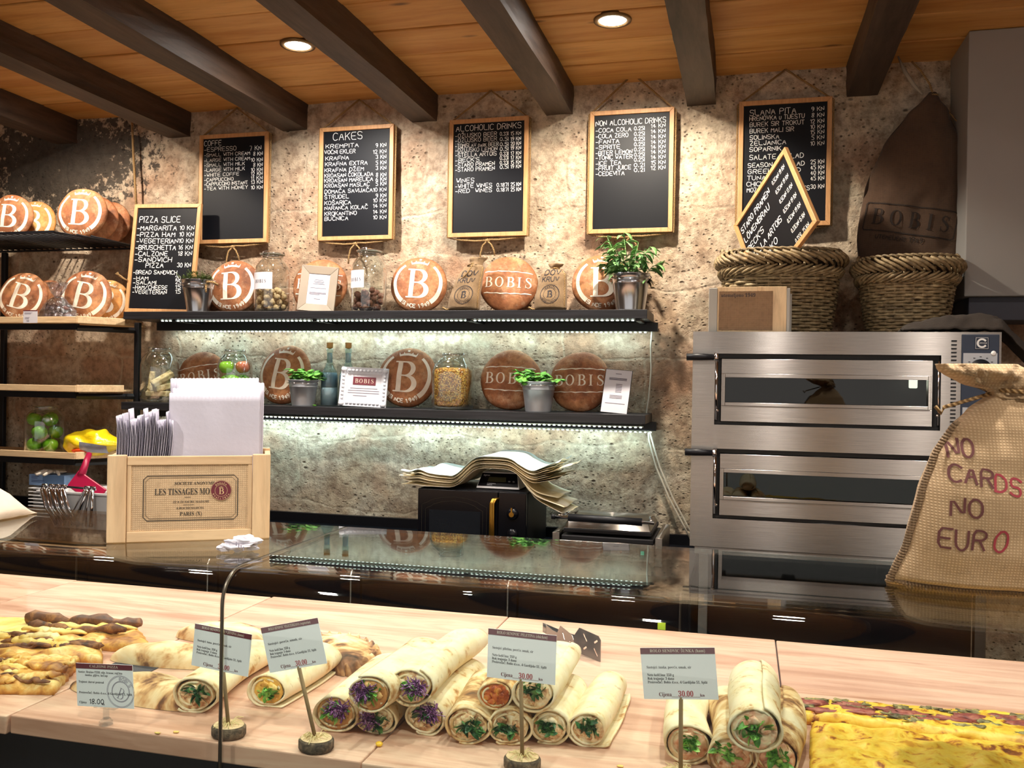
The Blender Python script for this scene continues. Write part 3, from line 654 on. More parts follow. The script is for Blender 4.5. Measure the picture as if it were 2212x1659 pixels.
# ------------------------------------------------------------------ wall shelves with light strips
LEDM = emis('led_bead', (.86, 1.0, .93), 9); LEDB = plain('led_strip_base', 'c9d6c8', .5)
def shelf(x0, x1, ztop, lab, strips, ln):
    t = thing('wall_shelf', lab, 'shelf', (0, 0, 0), group='black shelves lit from beneath')
    MB().b2((x0, 3.62, ztop-.036), (x1, 3.885, ztop)).build('shelf_board', SHELFM, t, False, .0015)
    MB().b2((x0+.01, 3.855, ztop-.075), (x1+.02, 3.885, ztop-.037)).build('wall_batten', BLACKM, t)
    for k in range(4):
        xx = x0+.25+k*(x1-x0-.3)/3; MB().b2((xx, 3.64, ztop-.045), (xx+.02, 3.86, ztop-.0365)).build('bracket', BLACKM, t)
    for (y, z, a, b) in strips:
        s_ = MB().b2((a, y-.004, z), (b, y+.004, z+.004)).build('light_strip', LEDB, t)
        m_ = MB(); n = int((b-a)/.021)
        for i in range(n): m_.box((a+(i+.5)*(b-a)/n, y-.002, z-.001), (.0085, .006, .004))
        m_.build('led_beads', LEDM, s_)
    l = bpy.data.lights.new('strip_light', 'AREA'); l.shape = 'RECTANGLE'; l.size = x1-x0-.1; l.size_y = .012; l.energy = ln; l.color = (.66, .95, 1.0)
    o = bpy.data.objects.new('strip_light', l); COL.objects.link(o); o.parent = t; o.location = ((x0+x1)/2+.04, strips[0][0], strips[0][1]-.006); o.rotation_euler = (math.radians(32), 0, 0)
XL = -2.845; XR = -.385
shelf(XL, XR, SHELF_U, 'upper black wall shelf holding loaves, jars and plants', [(3.845, SHELF_U-.079, XL+.18, XR-.02), (3.655, SHELF_U-.041, XL+.18, XR-.03)], 3.6)
shelf(XL-.005, XR, SHELF_L, 'lower black wall shelf holding loaves, basil and the corn jar', [(3.83, SHELF_L-.079, XL+.3, XR+.01), (3.64, SHELF_L-.05, XL+.3, XR-.01)], 4.4)

# ------------------------------------------------------------------ round loaves with flour stencils
def loaf_surf(R, Df, seed):
    sd = Vector((seed*3.7, seed*1.3, seed*.7))
    def rim(a): return R*(1+.035*noise.noise(Vector((math.cos(a)*1.2, math.sin(a)*1.2, 0))+sd))
    def y(x, z, e=0):
        r = math.hypot(x, z); q = min(1, r/rim(math.atan2(z, x)))
        return -Df*max(0, 1-q**2.5)**.5 - .004*noise.noise(Vector((x, z, 0))*22+sd) - e
    return rim, y
def loaf(x, y, zf, R, style, lab, tilt=14, rz=0, roll=0, seed=1, group='round loaves with flour stencils', mat=None, Df=None):
    Db = R*.30 if Df is None else R*.20; Df = Df or R*.36; tl = math.radians(tilt)
    t = thing('bread_loaf', lab, 'bread', (x, y, zf+R*.985), group=group, rot=(-tl, math.radians(roll), math.radians(rz)))
    rim, sy = loaf_surf(R, Df, seed); mb = MB(); n = 48; rows = []
    qs = [.0, .12, .25, .4, .55, .68, .79, .88, .94, .98, 1.0]
    vs = []; fs = []
    for side in (0, 1):
        for q in (qs if side == 0 else qs[-2::-1]):
            for k in range(n):
                a = 2*PI*k/n; r = rim(a)*q; px, pz = r*math.cos(a), r*math.sin(a)
                vs.append((px, sy(px, pz) if side == 0 else Db*max(0, 1-q**2.2)**.5, pz))
    m_ = len(vs)//n
    for i in range(m_-1):
        for k in range(n): a, b = i*n+k, i*n+(k+1) % n; fs.append((a, b, b+n, a+n))
    o = mb.add(vs, fs).build('crust', mat or CRUST, t, True); weld(o)
    st = MB(); F = lambda u, v: (u, sy(u, v, .0012), v)
    if style == 'B':
        ribbons(st, [[(a, b, c) for a, b, c in p] for p in serif('B', -.40*R, -.52*R, 1.02*R, .74*R)], 0, F, .006)
        for a0, a1 in ((128, 232), (52, -52)):
            n_ = 16; ribbons(st, [[(.80*R*math.cos(math.radians(a0+(a1-a0)*i/n_)), .80*R*math.sin(math.radians(a0+(a1-a0)*i/n_)), R*(.085+.06*i/n_)) for i in range(n_+1)]], 0, F, .006)
        ribbons(st, [[(a, b, c) for a, b, c in p] for p in CROWN(R*.95, 0, .72*R)], 0, F, .005)
        ribbons(st, arc_text('SINCE 1949', 0, 0, .80*R, -90, R*.115, True, .98), R*.028, F, .008)
    elif style == 'T':
        ribbons(st, serif('BOBIS', -.80*R, -.17*R, .36*R, 1.60*R, 2.6), 0, F, .005)
        for s in (1, -1):
            ribbons(st, [[(-.82*R+1.64*R*i/14, s*(.36*R)+.05*R*math.sin(PI*i/14)*s*.6+.01*R*math.sin(i*2.2+seed), R*(.03+.012*math.sin(i*1.7+seed))) for i in range(15)]], 0, F, .006)
    if style: st.build('flour_stencil', FLOUR, t)
    return t
def LX(px, py, y): return PY(px, py, y).x
SU, SL = SHELF_U, SHELF_L
# upper shelf
for px, R, st, lab, tl, rl, yy in ((505, .132, 'B', 'crusty loaf with flour B emblem behind the thyme bucket on the upper shelf', 12, -4, 3.79), (692, .132, 'T', 'crusty loaf behind the beige picture frame on the upper shelf', 12, 2, 3.80), (905, .131, 'B', 'crusty loaf with flour B emblem and crown in the middle of the upper shelf', 13, 3, 3.77), (1099, .129, 'T', 'crusty loaf lettered BOBIS between the two burlap pouches on the upper shelf', 12, 2, 3.78), (1300, .128, 'B', 'crusty loaf with flour B emblem half hidden by the sage plant', 12, 0, 3.79)):
    yy = 3.808; loaf(LX(px, 615, yy), yy, SU, R, st, lab, 11, 8, rl, px, Df=R*.27)
# lower shelf
for px, R, st, lab, tl, rl, yy, rz in ((436, .125, 'T', 'shadowed loaf lettered BOBIS between the rusk jar and the apple jar', 14, -10, 3.80, 10), (616, .142, 'B', 'shadowed loaf with flour B emblem behind the left basil bucket', 12, 6, 3.79, -8), (880, .138, 'B', 'shadowed loaf with flour B emblem behind the white ornate frame', 12, 3, 3.79, 4), (1103, .135, 'T', 'shadowed loaf lettered BOBIS behind the right basil bucket', 12, 2, 3.79, 6), (1253, .132, 'T', 'shadowed loaf lettered BOBIS beside the small black picture frame', 13, -1, 3.79, 2)):
    yy = 3.806; loaf(LX(px, 820, yy), yy, SL, R, st, lab, 11, rz, rl, px+1, Df=R*.27)

# ------------------------------------------------------------------ rack at the left
Z1 = PY(190, 507, 3.5).z; TR = [1.812, 1.492, 1.180]
CR2 = crust('golden_crust', 'c98a45', 'deb06c', '96592a')
t = thing('bakery_rack', 'black metal bakery rack with a wire top shelf at the left edge', 'rack', (0, 0, 0))
xl, xr = LX(8, 750, 3.52), LX(291, 780, 3.74)
xl = LX(8, 750, 3.872)
for nx, ny in ((xl, 3.872), (xr, 3.76)): MB().b2((nx-.013, ny-.011, .9055 if nx < -3.2 else BACKTOP+.0005), (nx+.013, ny+.011, Z1-.014 if nx < -3.2 else 1.80)).build('post', BLACKM, t, False, .002)
for z in [q-.045 for q in TR]:
    MB().b2((-4.1, 3.515, z-.015), (-3.02, 3.54, z+.013)).build('front_bar', BLACKM, t)
    MB().tube([(-3.025, 3.528, z-.006), (xr-.005, 3.74, z-.006)], .014, 4).build('side_bar', BLACKM, t)
xw = xr-.085
MB().b2((-4.1, 3.86, Z1-.012), (xw+.006, 3.882, Z1-.0045)).build('rear_bar', BLACKM, t)
MB().b2((-4.1, 3.40, Z1-.006), (-3.05, 3.41, Z1+.006)).build('front_rail', BLACKM, t)
wm = MB()
for k in range(26):
    x = xw-.004-k*.036; y0 = 3.41 if x < -3.05 else 3.41+(x+3.05)*1.4
    MB().tube([(x, y0, Z1), (x, 3.87, Z1)], .0038, 6).build('wire', BLACKM, t, True)
MB().tube([(-3.05, 3.405, Z1), (xw, 3.86, Z1)], .004, 6).build('side_rail', BLACKM, t)
for i, z in enumerate(TR):
    tt = thing('wooden_tray', ('pale wooden tray of the rack carrying the lower loaves', 'empty pale wooden tray in the middle of the rack', 'pale wooden tray of the rack carrying the apple jar and yellow bag')[i], 'tray', (0, 0, z), group='pale wooden trays of the rack')
    P = [(-4.1, 3.50), (-3.0, 3.50), (-2.892, 3.69), (-2.892, 3.845), (-4.1, 3.845)]
    MB().prism(P, .008).build('tray_base', PALEW, tt, loc=(0, 0, -.028))
    MB().b2((-4.1, 3.496, -.030), (-2.998, 3.508, 0)).build('front_rim', PALEW, tt, False, .002)
    d = Vector((-2.892+3.0, .19, 0)); L = d.length; MB().box(((-3.0-2.892)/2, 3.595, -.0135), (L, .012, .033), math.atan2(.19, .108)).build('side_rim', PALEW, tt, False, .002)
def thin(px, py, yy, z, R, st, lab, rz, roll, sd, grp, mat=None, tl=8, dk=.24):
    loaf(LX(px, py, yy), yy, z, R, st, lab, tl, rz, roll, sd, grp, mat, R*dk)
gw, zw = 'loaves on the wire shelf', Z1+.0045
thin(206, 470, 3.735, zw, .116, '', 'plain loaf edge peeping behind the front right loaf of the wire shelf', 14, 0, 205, gw)
thin(236, 478, 3.822, zw, .110, '', 'rearmost dark loaf at the right end of the wire shelf', 14, 0, 232, gw)
thin(76, 470, 3.74, zw, .110, 'B', 'golden loaf behind the leftmost loaf on the wire shelf', 12, 0, 78, gw, CR2)
thin(178, 466, 3.63, zw, .124, 'B', 'bright loaf with flour B emblem at the right of the wire shelf', 10, 2, 31, gw)
thin(24, 470, 3.60, zw, .112, 'B', 'loaf with flour B emblem cut by the left picture edge on the wire shelf', 12, 3, 32, gw)
zt = TR[0]-.018; gt = 'loaves on the wooden tray'
thin(186, 622, 3.645, zt, .127, 'B', 'loaf with flour B emblem behind the clear bag on the wooden tray', 12, 10, 33, gt, None, 10)
thin(50, 628, 3.63, zt, .124, 'B', 'loaf with flour B emblem at the left of the wooden tray', 10, 14, 34, gt, None, 12)
thin(232, 625, 3.755, zt, .110, 'B', 'yellowish loaf tucked at the right end of the wooden tray', 16, 8, 35, gt, CR2)
thin(100, 620, 3.745, zt, .112, '', 'brown loaf standing behind the two front loaves of the wooden tray', 10, 0, 36, gt)

# ------------------------------------------------------------------ clear bag of chocolate cakes, price card, yellow bag
def film():
    t = NT('clear_film'); bm_ = t.bump(t.noise(38, 4, .6), 1.0, .02); gl = t.N('BsdfGlossy', {'Color': (.95, .95, 1, 1), 'Roughness': .12, 'Normal': bm_}); tr = t.N('BsdfTransparent', {'Color': (.93, .92, .92, 1)})
    lw = t.N('LayerWeight', {'Blend': .35, 'Normal': bm_}, out=1); mx = t.N('MixShader', {0: t.math('MULTIPLY_ADD', lw, .6, .10), 1: tr, 2: gl}); t.t.links.new(mx, t.out.inputs[0]); return t.m
CLEARF = film()
p = PY(128, 668, 3.56)
t = thing('clear_bag', 'tied clear plastic bag of brown sweets in front of the tray loaves', 'bag', (p.x, 3.548, zt))
for k in range(9): MB().ball((-.062+.0325*(k % 5)+(.016 if k > 4 else 0), -.004+.006*(k % 2), .022+.036*(k//5)), .024, 12, 8, (1.1, .7, .8), .35, k).build('sweet', plain('brown_sweet', '5a3a30', .5, 0, .3, 60, .4), t, True)
def bagf(u, v):
    a = 2*PI*u; r = (.112*(1-v)**.5*(1 if v > .06 else v/.06*.9+.1)+.006) ; z = .002+.115*v
    k = 1+.16*noise.noise(Vector((math.cos(a)*2.3, math.sin(a)*2.3, v*6)))
    return (r*math.cos(a)*k*1.02, r*math.sin(a)*k*.32, z)
MB().grid(bagf, 40, 18, True).build('film', CLEARF, t, True, solid=.0006)
def puff(u, v):
    a = 2*PI*u; r = .008+.05*v**.8; k = 1+.35*noise.noise(Vector((math.cos(a)*3, math.sin(a)*3, v*4)))
    return (r*math.cos(a)*k, r*.4*math.sin(a)*k, .108+.075*v)
MB().grid(puff, 30, 8, True).build('tied_neck', CLEARF, t, True, solid=.0006)
def lines_card(par, W, H, y, rows, col, z0=None, th=.0012):
    mb = MB()
    for (a, b, z) in rows: mb.b2((a*W, y-.0003, z*H-th), (b*W, y, z*H+th))
    return mb.build('print_lines', col, par)
p = PY(65, 678, 3.492)
t = thing('price_card', 'small white price card clipped on the front rim of the top wooden tray', 'price tag', (p.x, 3.4945, TR[0]-.030), group='price cards')
MB().b2((-.040, -.001, 0), (.040, 0, .060)).build('card', PAPER, t); MB().b2((-.040, -.0016, .056), (.040, -.001, .060)).build('header_band', MAROON, t)
lines_card(t, .08, .06, -.0012, [(-.40, .15, .80), (-.40, .05, .72), (-.38, -.05, .42), (-.38, -.1, .34)], GREYINK)
m_ = MB(); print_mesh(m_, '9,0', .007, lambda x, z: (x, -.0015, z), -.02, .006, serif_=True); m_.build('price', INK, t)
# rope end stub by the loaves
tag(MB().tube([PY(275, 606, 3.74), PY(266, 601, 3.73), PY(256, 594, 3.72), PY(252, 589, 3.715)], [.005, .005, .006, .009], 7).build('rope_end', ROPE, None, True), 'frayed jute rope end sticking out left of the pizza menu board', 'rope')
tag(MB().tube([PY(285, 262, 3.85), PY(288, 330, 3.855), PY(292, 400, 3.855), PY(295, 460, 3.86)], .006, 6).build('hanging_rope', ROPE, None, True), 'jute rope hanging down the wall above the pizza menu board', 'rope')
p = PY(200, 960, 3.6); zt3 = TR[2]-.019
t = thing('snack_bag', 'crumpled yellow snack bag with silver corner lying on the lowest rack tray', 'bag', (p.x, 3.61, zt3+.001))
def pill(u, v):
    a = 2*PI*u; c = 1-abs(2*v-1)**3; x = -.16+.31*v; k = 1+.28*noise.noise(Vector((x*14, math.cos(a)*1.5, math.sin(a)*1.5)))
    return (x, .075*math.cos(a)*c**.5*k, max(.002, .055+ .053*math.sin(a)*c**.5*k*(.8+.4*(v < .7))))
YEL = plain('yellow_film', 'e8c81a', .22, 0, .1, 20, .5)
MB().grid(pill, 40, 26, True).build('yellow_film', YEL, t, True)
def patch(u, v):
    x = -.01+.15*u; zz = .018+.05*v*(1-.3*u); a = math.asin(max(-1, min(1, (zz-.055)/.056)))
    return (x, -.070*max(.25, math.cos(a)) -.018, zz)
MB().grid(patch, 12, 6).build('silver_panel', plain('silver_film', 'a8adb8', .3, .5, .3, 30, .6), t, True)
MB().ball((-.02, -.070, .022), .02, 10, 8, (2.4, .6, .7), .3, 3).build('orange_corner', plain('orange_film', 'e0521f', .4), t, True)

# ------------------------------------------------------------------ jars
def jar(lab, x, y, z, R, H, lid=True, square=False, n=36, label_x=None, closed_clip=True, group='glass storage jars'):
    t = thing('glass_jar', lab, 'jar', (x, y, z), group=group)
    rn = R*.60
    def prof(o): return [(R*.80-o, .001+o), (R*.95-o, .006+o), (R-o, .02+o*.3), (R-o, H*.66), (R*.93-o, H*.76), (R*.74-o, H*.85), (rn-o, H*.885), (rn-o, H*.905), (rn+.004-o, H*.915), (rn-o, H*.93), (rn-o, H*.97)]
    outp = prof(0); inp = prof(.003)
    pr = [(0, outp[0][1])]+outp+[(rn-.003, H*.97)]+inp[::-1][1:]+[(0, inp[0][1])]
    def fn(p):
        if not square: return p
        r = math.hypot(p.x, p.y)
        if r < 1e-6: return p
        a = math.atan2(p.y, p.x); w_ = max(0, min(1, (r-rn)/(R-rn))) ; q = (abs(math.cos(a))**6+abs(math.sin(a))**6)**(-1/6)
        k = 1+(q*.92-1)*w_; return Vector((p.x*k, p.y*k, p.z))
    MB().lathe(pr, n, fn=fn).build('glass_body', JARG, t, True)
    if lid:
        MB().lathe([(0, H*.975), (rn+.006, H*.975), (rn+.007, H*.99), (rn*.96, H), (rn*.5, H+.006), (0, H+.008)], n).build('lid', JARG, t, True)
        MB().lathe([(rn+.001, H*.965), (rn+.008, H*.967), (rn+.008, H*.975), (rn+.001, H*.975)], n).build('seal', plain('rubber_seal', 'b8bcae', .6), t, True)
    c = MB()
    c.tube([(rn*math.cos(q*PI/12)*1.03+0, rn*math.sin(q*PI/12)*1.03, H*.94) for q in range(25)], .0018, 6)
    if lid:
        c.tube([((rn+.010)*math.cos(q*PI/12), (rn+.010)*math.sin(q*PI/12), H*.985) for q in range(25)], .0016, 6)
        c.tube([(-.014, -rn-.004, H*.94), (-.016, -rn-.014, H*.95), (-.014, -rn-.012, H*1.0), (0, -rn-.006, H*1.015), (.014, -rn-.012, H*1.0), (.016, -rn-.014, H*.95), (.014, -rn-.004, H*.94)], .0018, 6)
        c.tube([(-.010, -rn-.012, H*.97), (-.010, -rn-.018, H*.90), (.010, -rn-.018, H*.90), (.010, -rn-.012, H*.97)], .0016, 6)
    c.build('wire_clip', CHROME, t, True)
    if label_x is not None:
        a0, a1 = label_x
        def lf(u, v): a = math.radians(a0+(a1-a0)*u); return ((R+.0012)*math.sin(a), -(R+.0012)*math.cos(a), H*.37+ H*.28*v)
        l_ = MB().grid(lf, 14, 1).build('paper_label', PAPER, t, True)
        mm = MB(); amid = (a0+a1)/2
        ribbons(mm, serif('BOBIS', -.032, 0, .016, .060, 3), 0, lambda u, v: ((R+.0018)*math.sin(u/R+math.radians(amid)), -(R+.0018)*math.cos(u/R+math.radians(amid)), H*.50+v-.008), .003)
        mm.build('lettering', INK, l_)
    return t
def pack(n, R, r, z, seed, ymul=1.0):
    """settled positions of n balls of radius r in a round jar of inner radius R"""
    q = random.Random(seed); pts = []
    for _ in range(n):
        best = None
        for _t in range(70):
            a = q.uniform(0, 2*PI); rr = (R-r)*math.sqrt(q.random()); x, y = rr*math.cos(a), rr*math.sin(a); h = r
            for (a_, b_, c_) in pts:
                d2 = (x-a_)**2+(y-b_)**2
                if d2 < 4*r*r: h = max(h, c_+math.sqrt(4*r*r-d2))
            if best is None or h < best[2]: best = (x, y, h)
        pts.append(best)
    return [(x, y, z+h) for x, y, h in pts]
def scatter(proto, pts, cx, cy, q, sc_=(.9, 1.08)):
    for i, (x, y, z) in enumerate(pts):
        o = proto if i == 0 else dup(proto)
        o.location = (cx+x, cy+y, z); o.rotation_euler = (q.uniform(0, 6), q.uniform(0, 6), q.uniform(0, 6)); s = q.uniform(*sc_); o.scale = (s, s, s)
JR = .079
x, y = LX(588, 600, 3.70), 3.70
jar('clip-top glass jar of pale walnuts with a BOBIS label, on the upper shelf', x, y, SU, JR, .272, label_x=(-52, 30))
o = tag(MB().ball((0, 0, 0), .0150, 12, 9, (1, 1, .93), .14, 3).build('walnut', WALNUT, None, True), 'pale walnut inside the left clip-top jar of the upper shelf', 'nut', 'walnuts in the jar')
scatter(o, pack(42, JR-.004, .0155, SU+.004, 5), x, y, R_, (.94, 1.02))
x, y = LX(797, 600, 3.70), 3.70
jar('clip-top glass jar of dark brown nuts with a BOBIS label, on the upper shelf', x, y, SU, JR, .276, label_x=(-54, 8))
o = tag(MB().ball((0, 0, 0), .0150, 12, 9, (1, 1, .93), .14, 8).build('dark_nut', HAZEL, None, True), 'dark brown nut inside the right clip-top jar of the upper shelf', 'nut', 'dark nuts in the jar')
scatter(o, pack(38, JR-.004, .0155, SU+.004, 9), x, y, R_, (.94, 1.02))
# lower shelf jars
x, y = LX(345, 805, 3.72), 3.72
jar('open glass jar of pale rusks at the left end of the lower shelf', x, y, SL, .088, .27, lid=False)
RUSK = mottled('rusk', [(.3, 'a98f5e'), (.5, 'd8c391'), (.7, 'ece0ba')], 40, .9, .7)
for i, (dx, dy, dz, a, b, L, w_) in enumerate([(0, -.01, .028, 0, 0, .12, .045), (-.045, .0, .085, 1.45, .1, .10, .04), (.0, .012, .075, .9, .3, .10, .045), (.03, -.02, .10, .55, .4, .11, .045), (.02, .0, .065, .2, .2, .095, .05), (-.03, .02, .05, -.2, .5, .09, .05)]):
    m_ = MB(); m_.box((0, 0, 0), (L, w_*.8, w_*.62)); o = m_.build('rusk', RUSK, None, False, .006, seg=3)
    o.location = (x+dx, y+dy, SL+.012+dz); o.rotation_euler = (b, -a, .3*i); tag(o, 'rough pale rusk inside the open jar at the left of the lower shelf', 'rusk', 'rusks in the jar')
def apple(mat=APPLE):
    t = thing('apple', 'a', 'apple')
    pr = [(0, -.026), (.010, -.030), (.022, -.027), (.033, -.012), (.036, .004), (.032, .020), (.020, .029), (.009, .028), (.003, .021), (0, .019)]
    MB().lathe(pr, 20).build('flesh', mat, t, True); MB().tube([(0, 0, .018), (.002, 0, .028), (.005, 0, .036)], .0013, 5).build('stem', plain('apple_stem', '4a3520', .8), t, True)
    return t
A0 = apple(); AR = apple(APPLE_R)
def put_apple(first, proto, pos, lab, grp, s=1.0):
    o = proto if first else dup(proto)
    o.location = pos; o.rotation_euler = (R_.uniform(-.5, .5), R_.uniform(-.5, .5), R_.uniform(0, 6)); o.scale = (s, s, s); o['label'] = lab; o['group'] = grp
x, y = LX(507, 800, 3.70), 3.70
jar('open glass jar of green and red apples on the lower shelf', x, y, SL, .080, .262, lid=False)
def ringed(r, n, z0, dz, a0): return [(r*math.cos(a0+PI/3*(k//3)+2*PI/3*(k % 3)), r*math.sin(a0+PI/3*(k//3)+2*PI/3*(k % 3)), z0+dz*(k//3)) for k in range(n)]
ap = ringed(.0405, 7, SL+.040, .066, PI*1.30)
put_apple(True, A0, (x-.032, y-.018, SL+.172), 'topmost bright green apple in the lower shelf jar', 'apples in the shelf jar', .93)
put_apple(True, AR, (x+.036, y+.012, SL+.174), 'reddish apple in the lower shelf jar', 'apples in the shelf jar', .93)
for k, p_ in enumerate(ap[:6]):
    put_apple(False, A0, (x+p_[0], y+p_[1], p_[2]), 'green apple lower down in the lower shelf jar', 'apples in the shelf jar', .92)
x, y = LX(980, 820, 3.72), 3.72
jar('square glass jar full of golden corn on the lower shelf', x, y, SL, .088, .255, lid=False, square=True)
def corn():
    t = NT('corn_kernels'); v = t.co(); vo = t.n.new('ShaderNodeTexVoronoi'); t.put(vo.inputs['Vector'], v); vo.inputs['Scale'].default_value = 170
    sep = t.N('SeparateColor', {0: vo.outputs['Color']})
    c = t.ramp(sep, [(.1, rgb('a86a1c')), (.5, rgb('e0a030')), (.9, rgb('f2cc6a'))])
    c = t.mix(t.ramp(vo.outputs['Distance'], [(.35, 0.), (.75, .8)]), c, rgb('5a3410'))
    return t.pbr(c, .45, 0, t.bump(t.math('SUBTRACT', 1., vo.outputs['Distance']), .8, .004))
def cf(p):
    r = math.hypot(p.x, p.y)
    if r < 1e-6: return p
    a = math.atan2(p.y, p.x); q = (abs(math.cos(a))**6+abs(math.sin(a))**6)**(-1/6); k = q*.92; return Vector((p.x*k, p.y*k, p.z+.003*noise.noise(p*90)))
tag(MB().lathe([(0, .013), (.062, .013), (.077, .024), (.0785, .165), (.076, .176), (.05, .182), (0, .184)], 48, fn=cf).build('corn_kernels', corn(), None, True, loc=(x, y, SL)), 'golden corn kernels filling the square jar', 'corn', None, 'stuff')
# apple jar on the rack
x, y = LX(97, 915, 3.60), 3.60
jar('glass jar packed with green apples on the lowest rack tray', x, y, zt3+.001, .090, .235, lid=False)
for p_ in ringed(.0455, 9, zt3+.040, .062, PI*1.25): put_apple(False, A0, (x+p_[0], y+p_[1], p_[2]), 'green apple in the packed jar on the rack tray', 'apples in the rack jar', .97)

# ------------------------------------------------------------------ corked bottles
WB = glass_mat('bottle_glass', (.86, .93, .93), 1.45)
def bottle(x, lab):
    t = thing('corked_bottle', lab, 'bottle', (x, 3.77, SL), group='corked glass bottles')
    o = [(.036, .001), (.040, .006), (.040, .135), (.036, .155), (.022, .180), (.015, .200), (.0135, .245), (.016, .248), (.016, .262), (.0135, .265)]
    i_ = [(r-.002, max(.004, z)) for r, z in o]
    MB().lathe([(0, .001)]+o+i_[::-1]+[(0, .004)], 28).build('glass_body', WB, t, True)
    MB().lathe([(0, .262), (.010, .2665), (.014, .268), (.015, .292), (0, .293)], 18).build('cork', plain('cork', 'c79a5f', .9, 0, .2, 60, .3), t, True)
    MB().lathe([(0, .0045), (.0375, .0045), (.0377, .085), (0, .087)], 24).build('salt', plain('salt_white', 'b9c2cc', .9), t, True)
    MB().lathe([(0, .0875), (.0376, .0875), (.0376, .135), (.0335, .154), (0, .155)], 24).build('liquid', plain('cloudy_liquid', '90a6ba', .4), t, True)
    MB().lathe([(0, .200), (.0125, .201), (.0115, .244), (0, .245)], 14).build('neck_foil', plain('neck_white', 'c2ccd0', .7), t, True)
bottle(LX(712, 800, 3.77), 'corked clear bottle beside the left basil bucket'); bottle(LX(752, 800, 3.77), 'corked clear bottle partly behind the white ornate frame')

# ------------------------------------------------------------------ picture frames
def pframe(name, lab, x, y, z, W, H, fw, mat, tilt, rz, rows, roll=0, depth=.014):
    t = thing(name, lab, 'picture frame', (x, y, z), rot=(-math.radians(tilt), math.radians(roll), math.radians(rz)))
    a, b = W/2, fw; mb = MB()
    for poly in ([(-a, 0), (a, 0), (a-b, b), (-a+b, b)], [(-a, H), (-a+b, H-b), (a-b, H-b), (a, H)], [(-a, 0), (-a+b, b), (-a+b, H-b), (-a, H)], [(a, 0), (a, H), (a-b, H-b), (a-b, b)]):
        n = len(poly); cx = sum(p[0] for p in poly)/4
        vs = []; 
        for (px_, pz_) in poly:
            inner = abs(px_) < a-b*.5 and b*.5 < pz_ < H-b*.5
            vs += [(px_, 0, pz_), (px_, -depth*(.55 if inner else 1), pz_)]
        mb.add(vs, [(0, 2, 4, 6), (7, 5, 3, 1)]+[(2*i, 2*i+1, (2*i+3) % 8, (2*i+2) % 8) for i in range(4)])
    mb.build('frame', mat, t, False, .0015)
    MB().b2((-a+b-.003, -.005, b-.003), (a-b+.003, -.003, H-b+.003)).build('sheet', PAPER, t)
    lines_card(t, W-2*b, H, -.0052, rows, plain('print_grey', '6a6672', .8), th=.0013)
    MB().tube([(0, .002, H*.6), (0, H*.22, .006)], .004, 4).build('stand', mat, t)
    return t
BEIGEF = plain('beige_frame', '9a8c7b', .55, 0, .06); WHITEF = plain('white_frame', 'd9dce4', .4, 0, .04)
pframe('picture_frame', 'beige wooden picture frame with a printed notice on the upper shelf', LX(682, 660, 3.70), 3.70, SU+.001, .168, .212, .036, BEIGEF, 9, 14, [(-.2, .2, .70), (-.25, .25, .665), (-.22, .22, .64), (-.28, .28, .61), (-.38, .38, .52), (-.4, .4, .42), (-.4, .4, .40), (-.4, .1, .38), (-.15, .15, .28)], 4)
t = pframe('ornate_frame', 'white ornate picture frame with a maroon BOBIS card on the lower shelf', LX(783, 860, 3.705), 3.705, SL+.001, .215, .178, .030, WHITEF, 10, 10, [(-.40, .40, .47), (-.46, .46, .41), (-.46, .46, .35), (-.3, .1, .28)], 2)
m_ = MB()
for sx_ in (-1, 1):
    for k in range(9): m_.ball((sx_*.094, -.014, .02+k*.017), .0065, 8, 6, (1, .7, 1.2))
for k in range(9): m_.ball((-.07+k*.0175, -.014, .163), .0065, 8, 6, (1.2, .7, 1)); m_.ball((-.07+k*.0175, -.014, .015), .0065, 8, 6, (1.2, .7, 1))
for sx_ in (-1, 1):
    for z in (.012, .166): m_.ball((sx_*.095, -.016, z), .012, 10, 8, (1.1, .7, 1))
m_.build('scrollwork', WHITEF, t, True)
b_ = MB().b2((-.052, -.0065, .100), (.052, -.0055, .136)).build('name_card', MAROON, t)
m_ = MB(); ribbons(m_, serif('BOBIS', -.042, .108, .019, .084, 2.4), 0, lambda u, v: (u, -.0070, v)); m_.build('lettering', plain('pale_print', 'd9c8b8', .6), b_)
pframe('notice_frame', 'small black-framed notice at the right end of the lower shelf', LX(1326, 870, 3.715), 3.715, SL+.001, .115, .188, .005, BLACKM, 14, -4, [(-.12, .12, .90)]+[(-.36, .36, .80-.02*i) for i in range(3)]+[(-.05, .2, .66-.035*i) for i in range(6)]+[(-.25, .25, .40-.03*i) for i in range(3)]+[(-.4, .4, .22)], 4, .006)
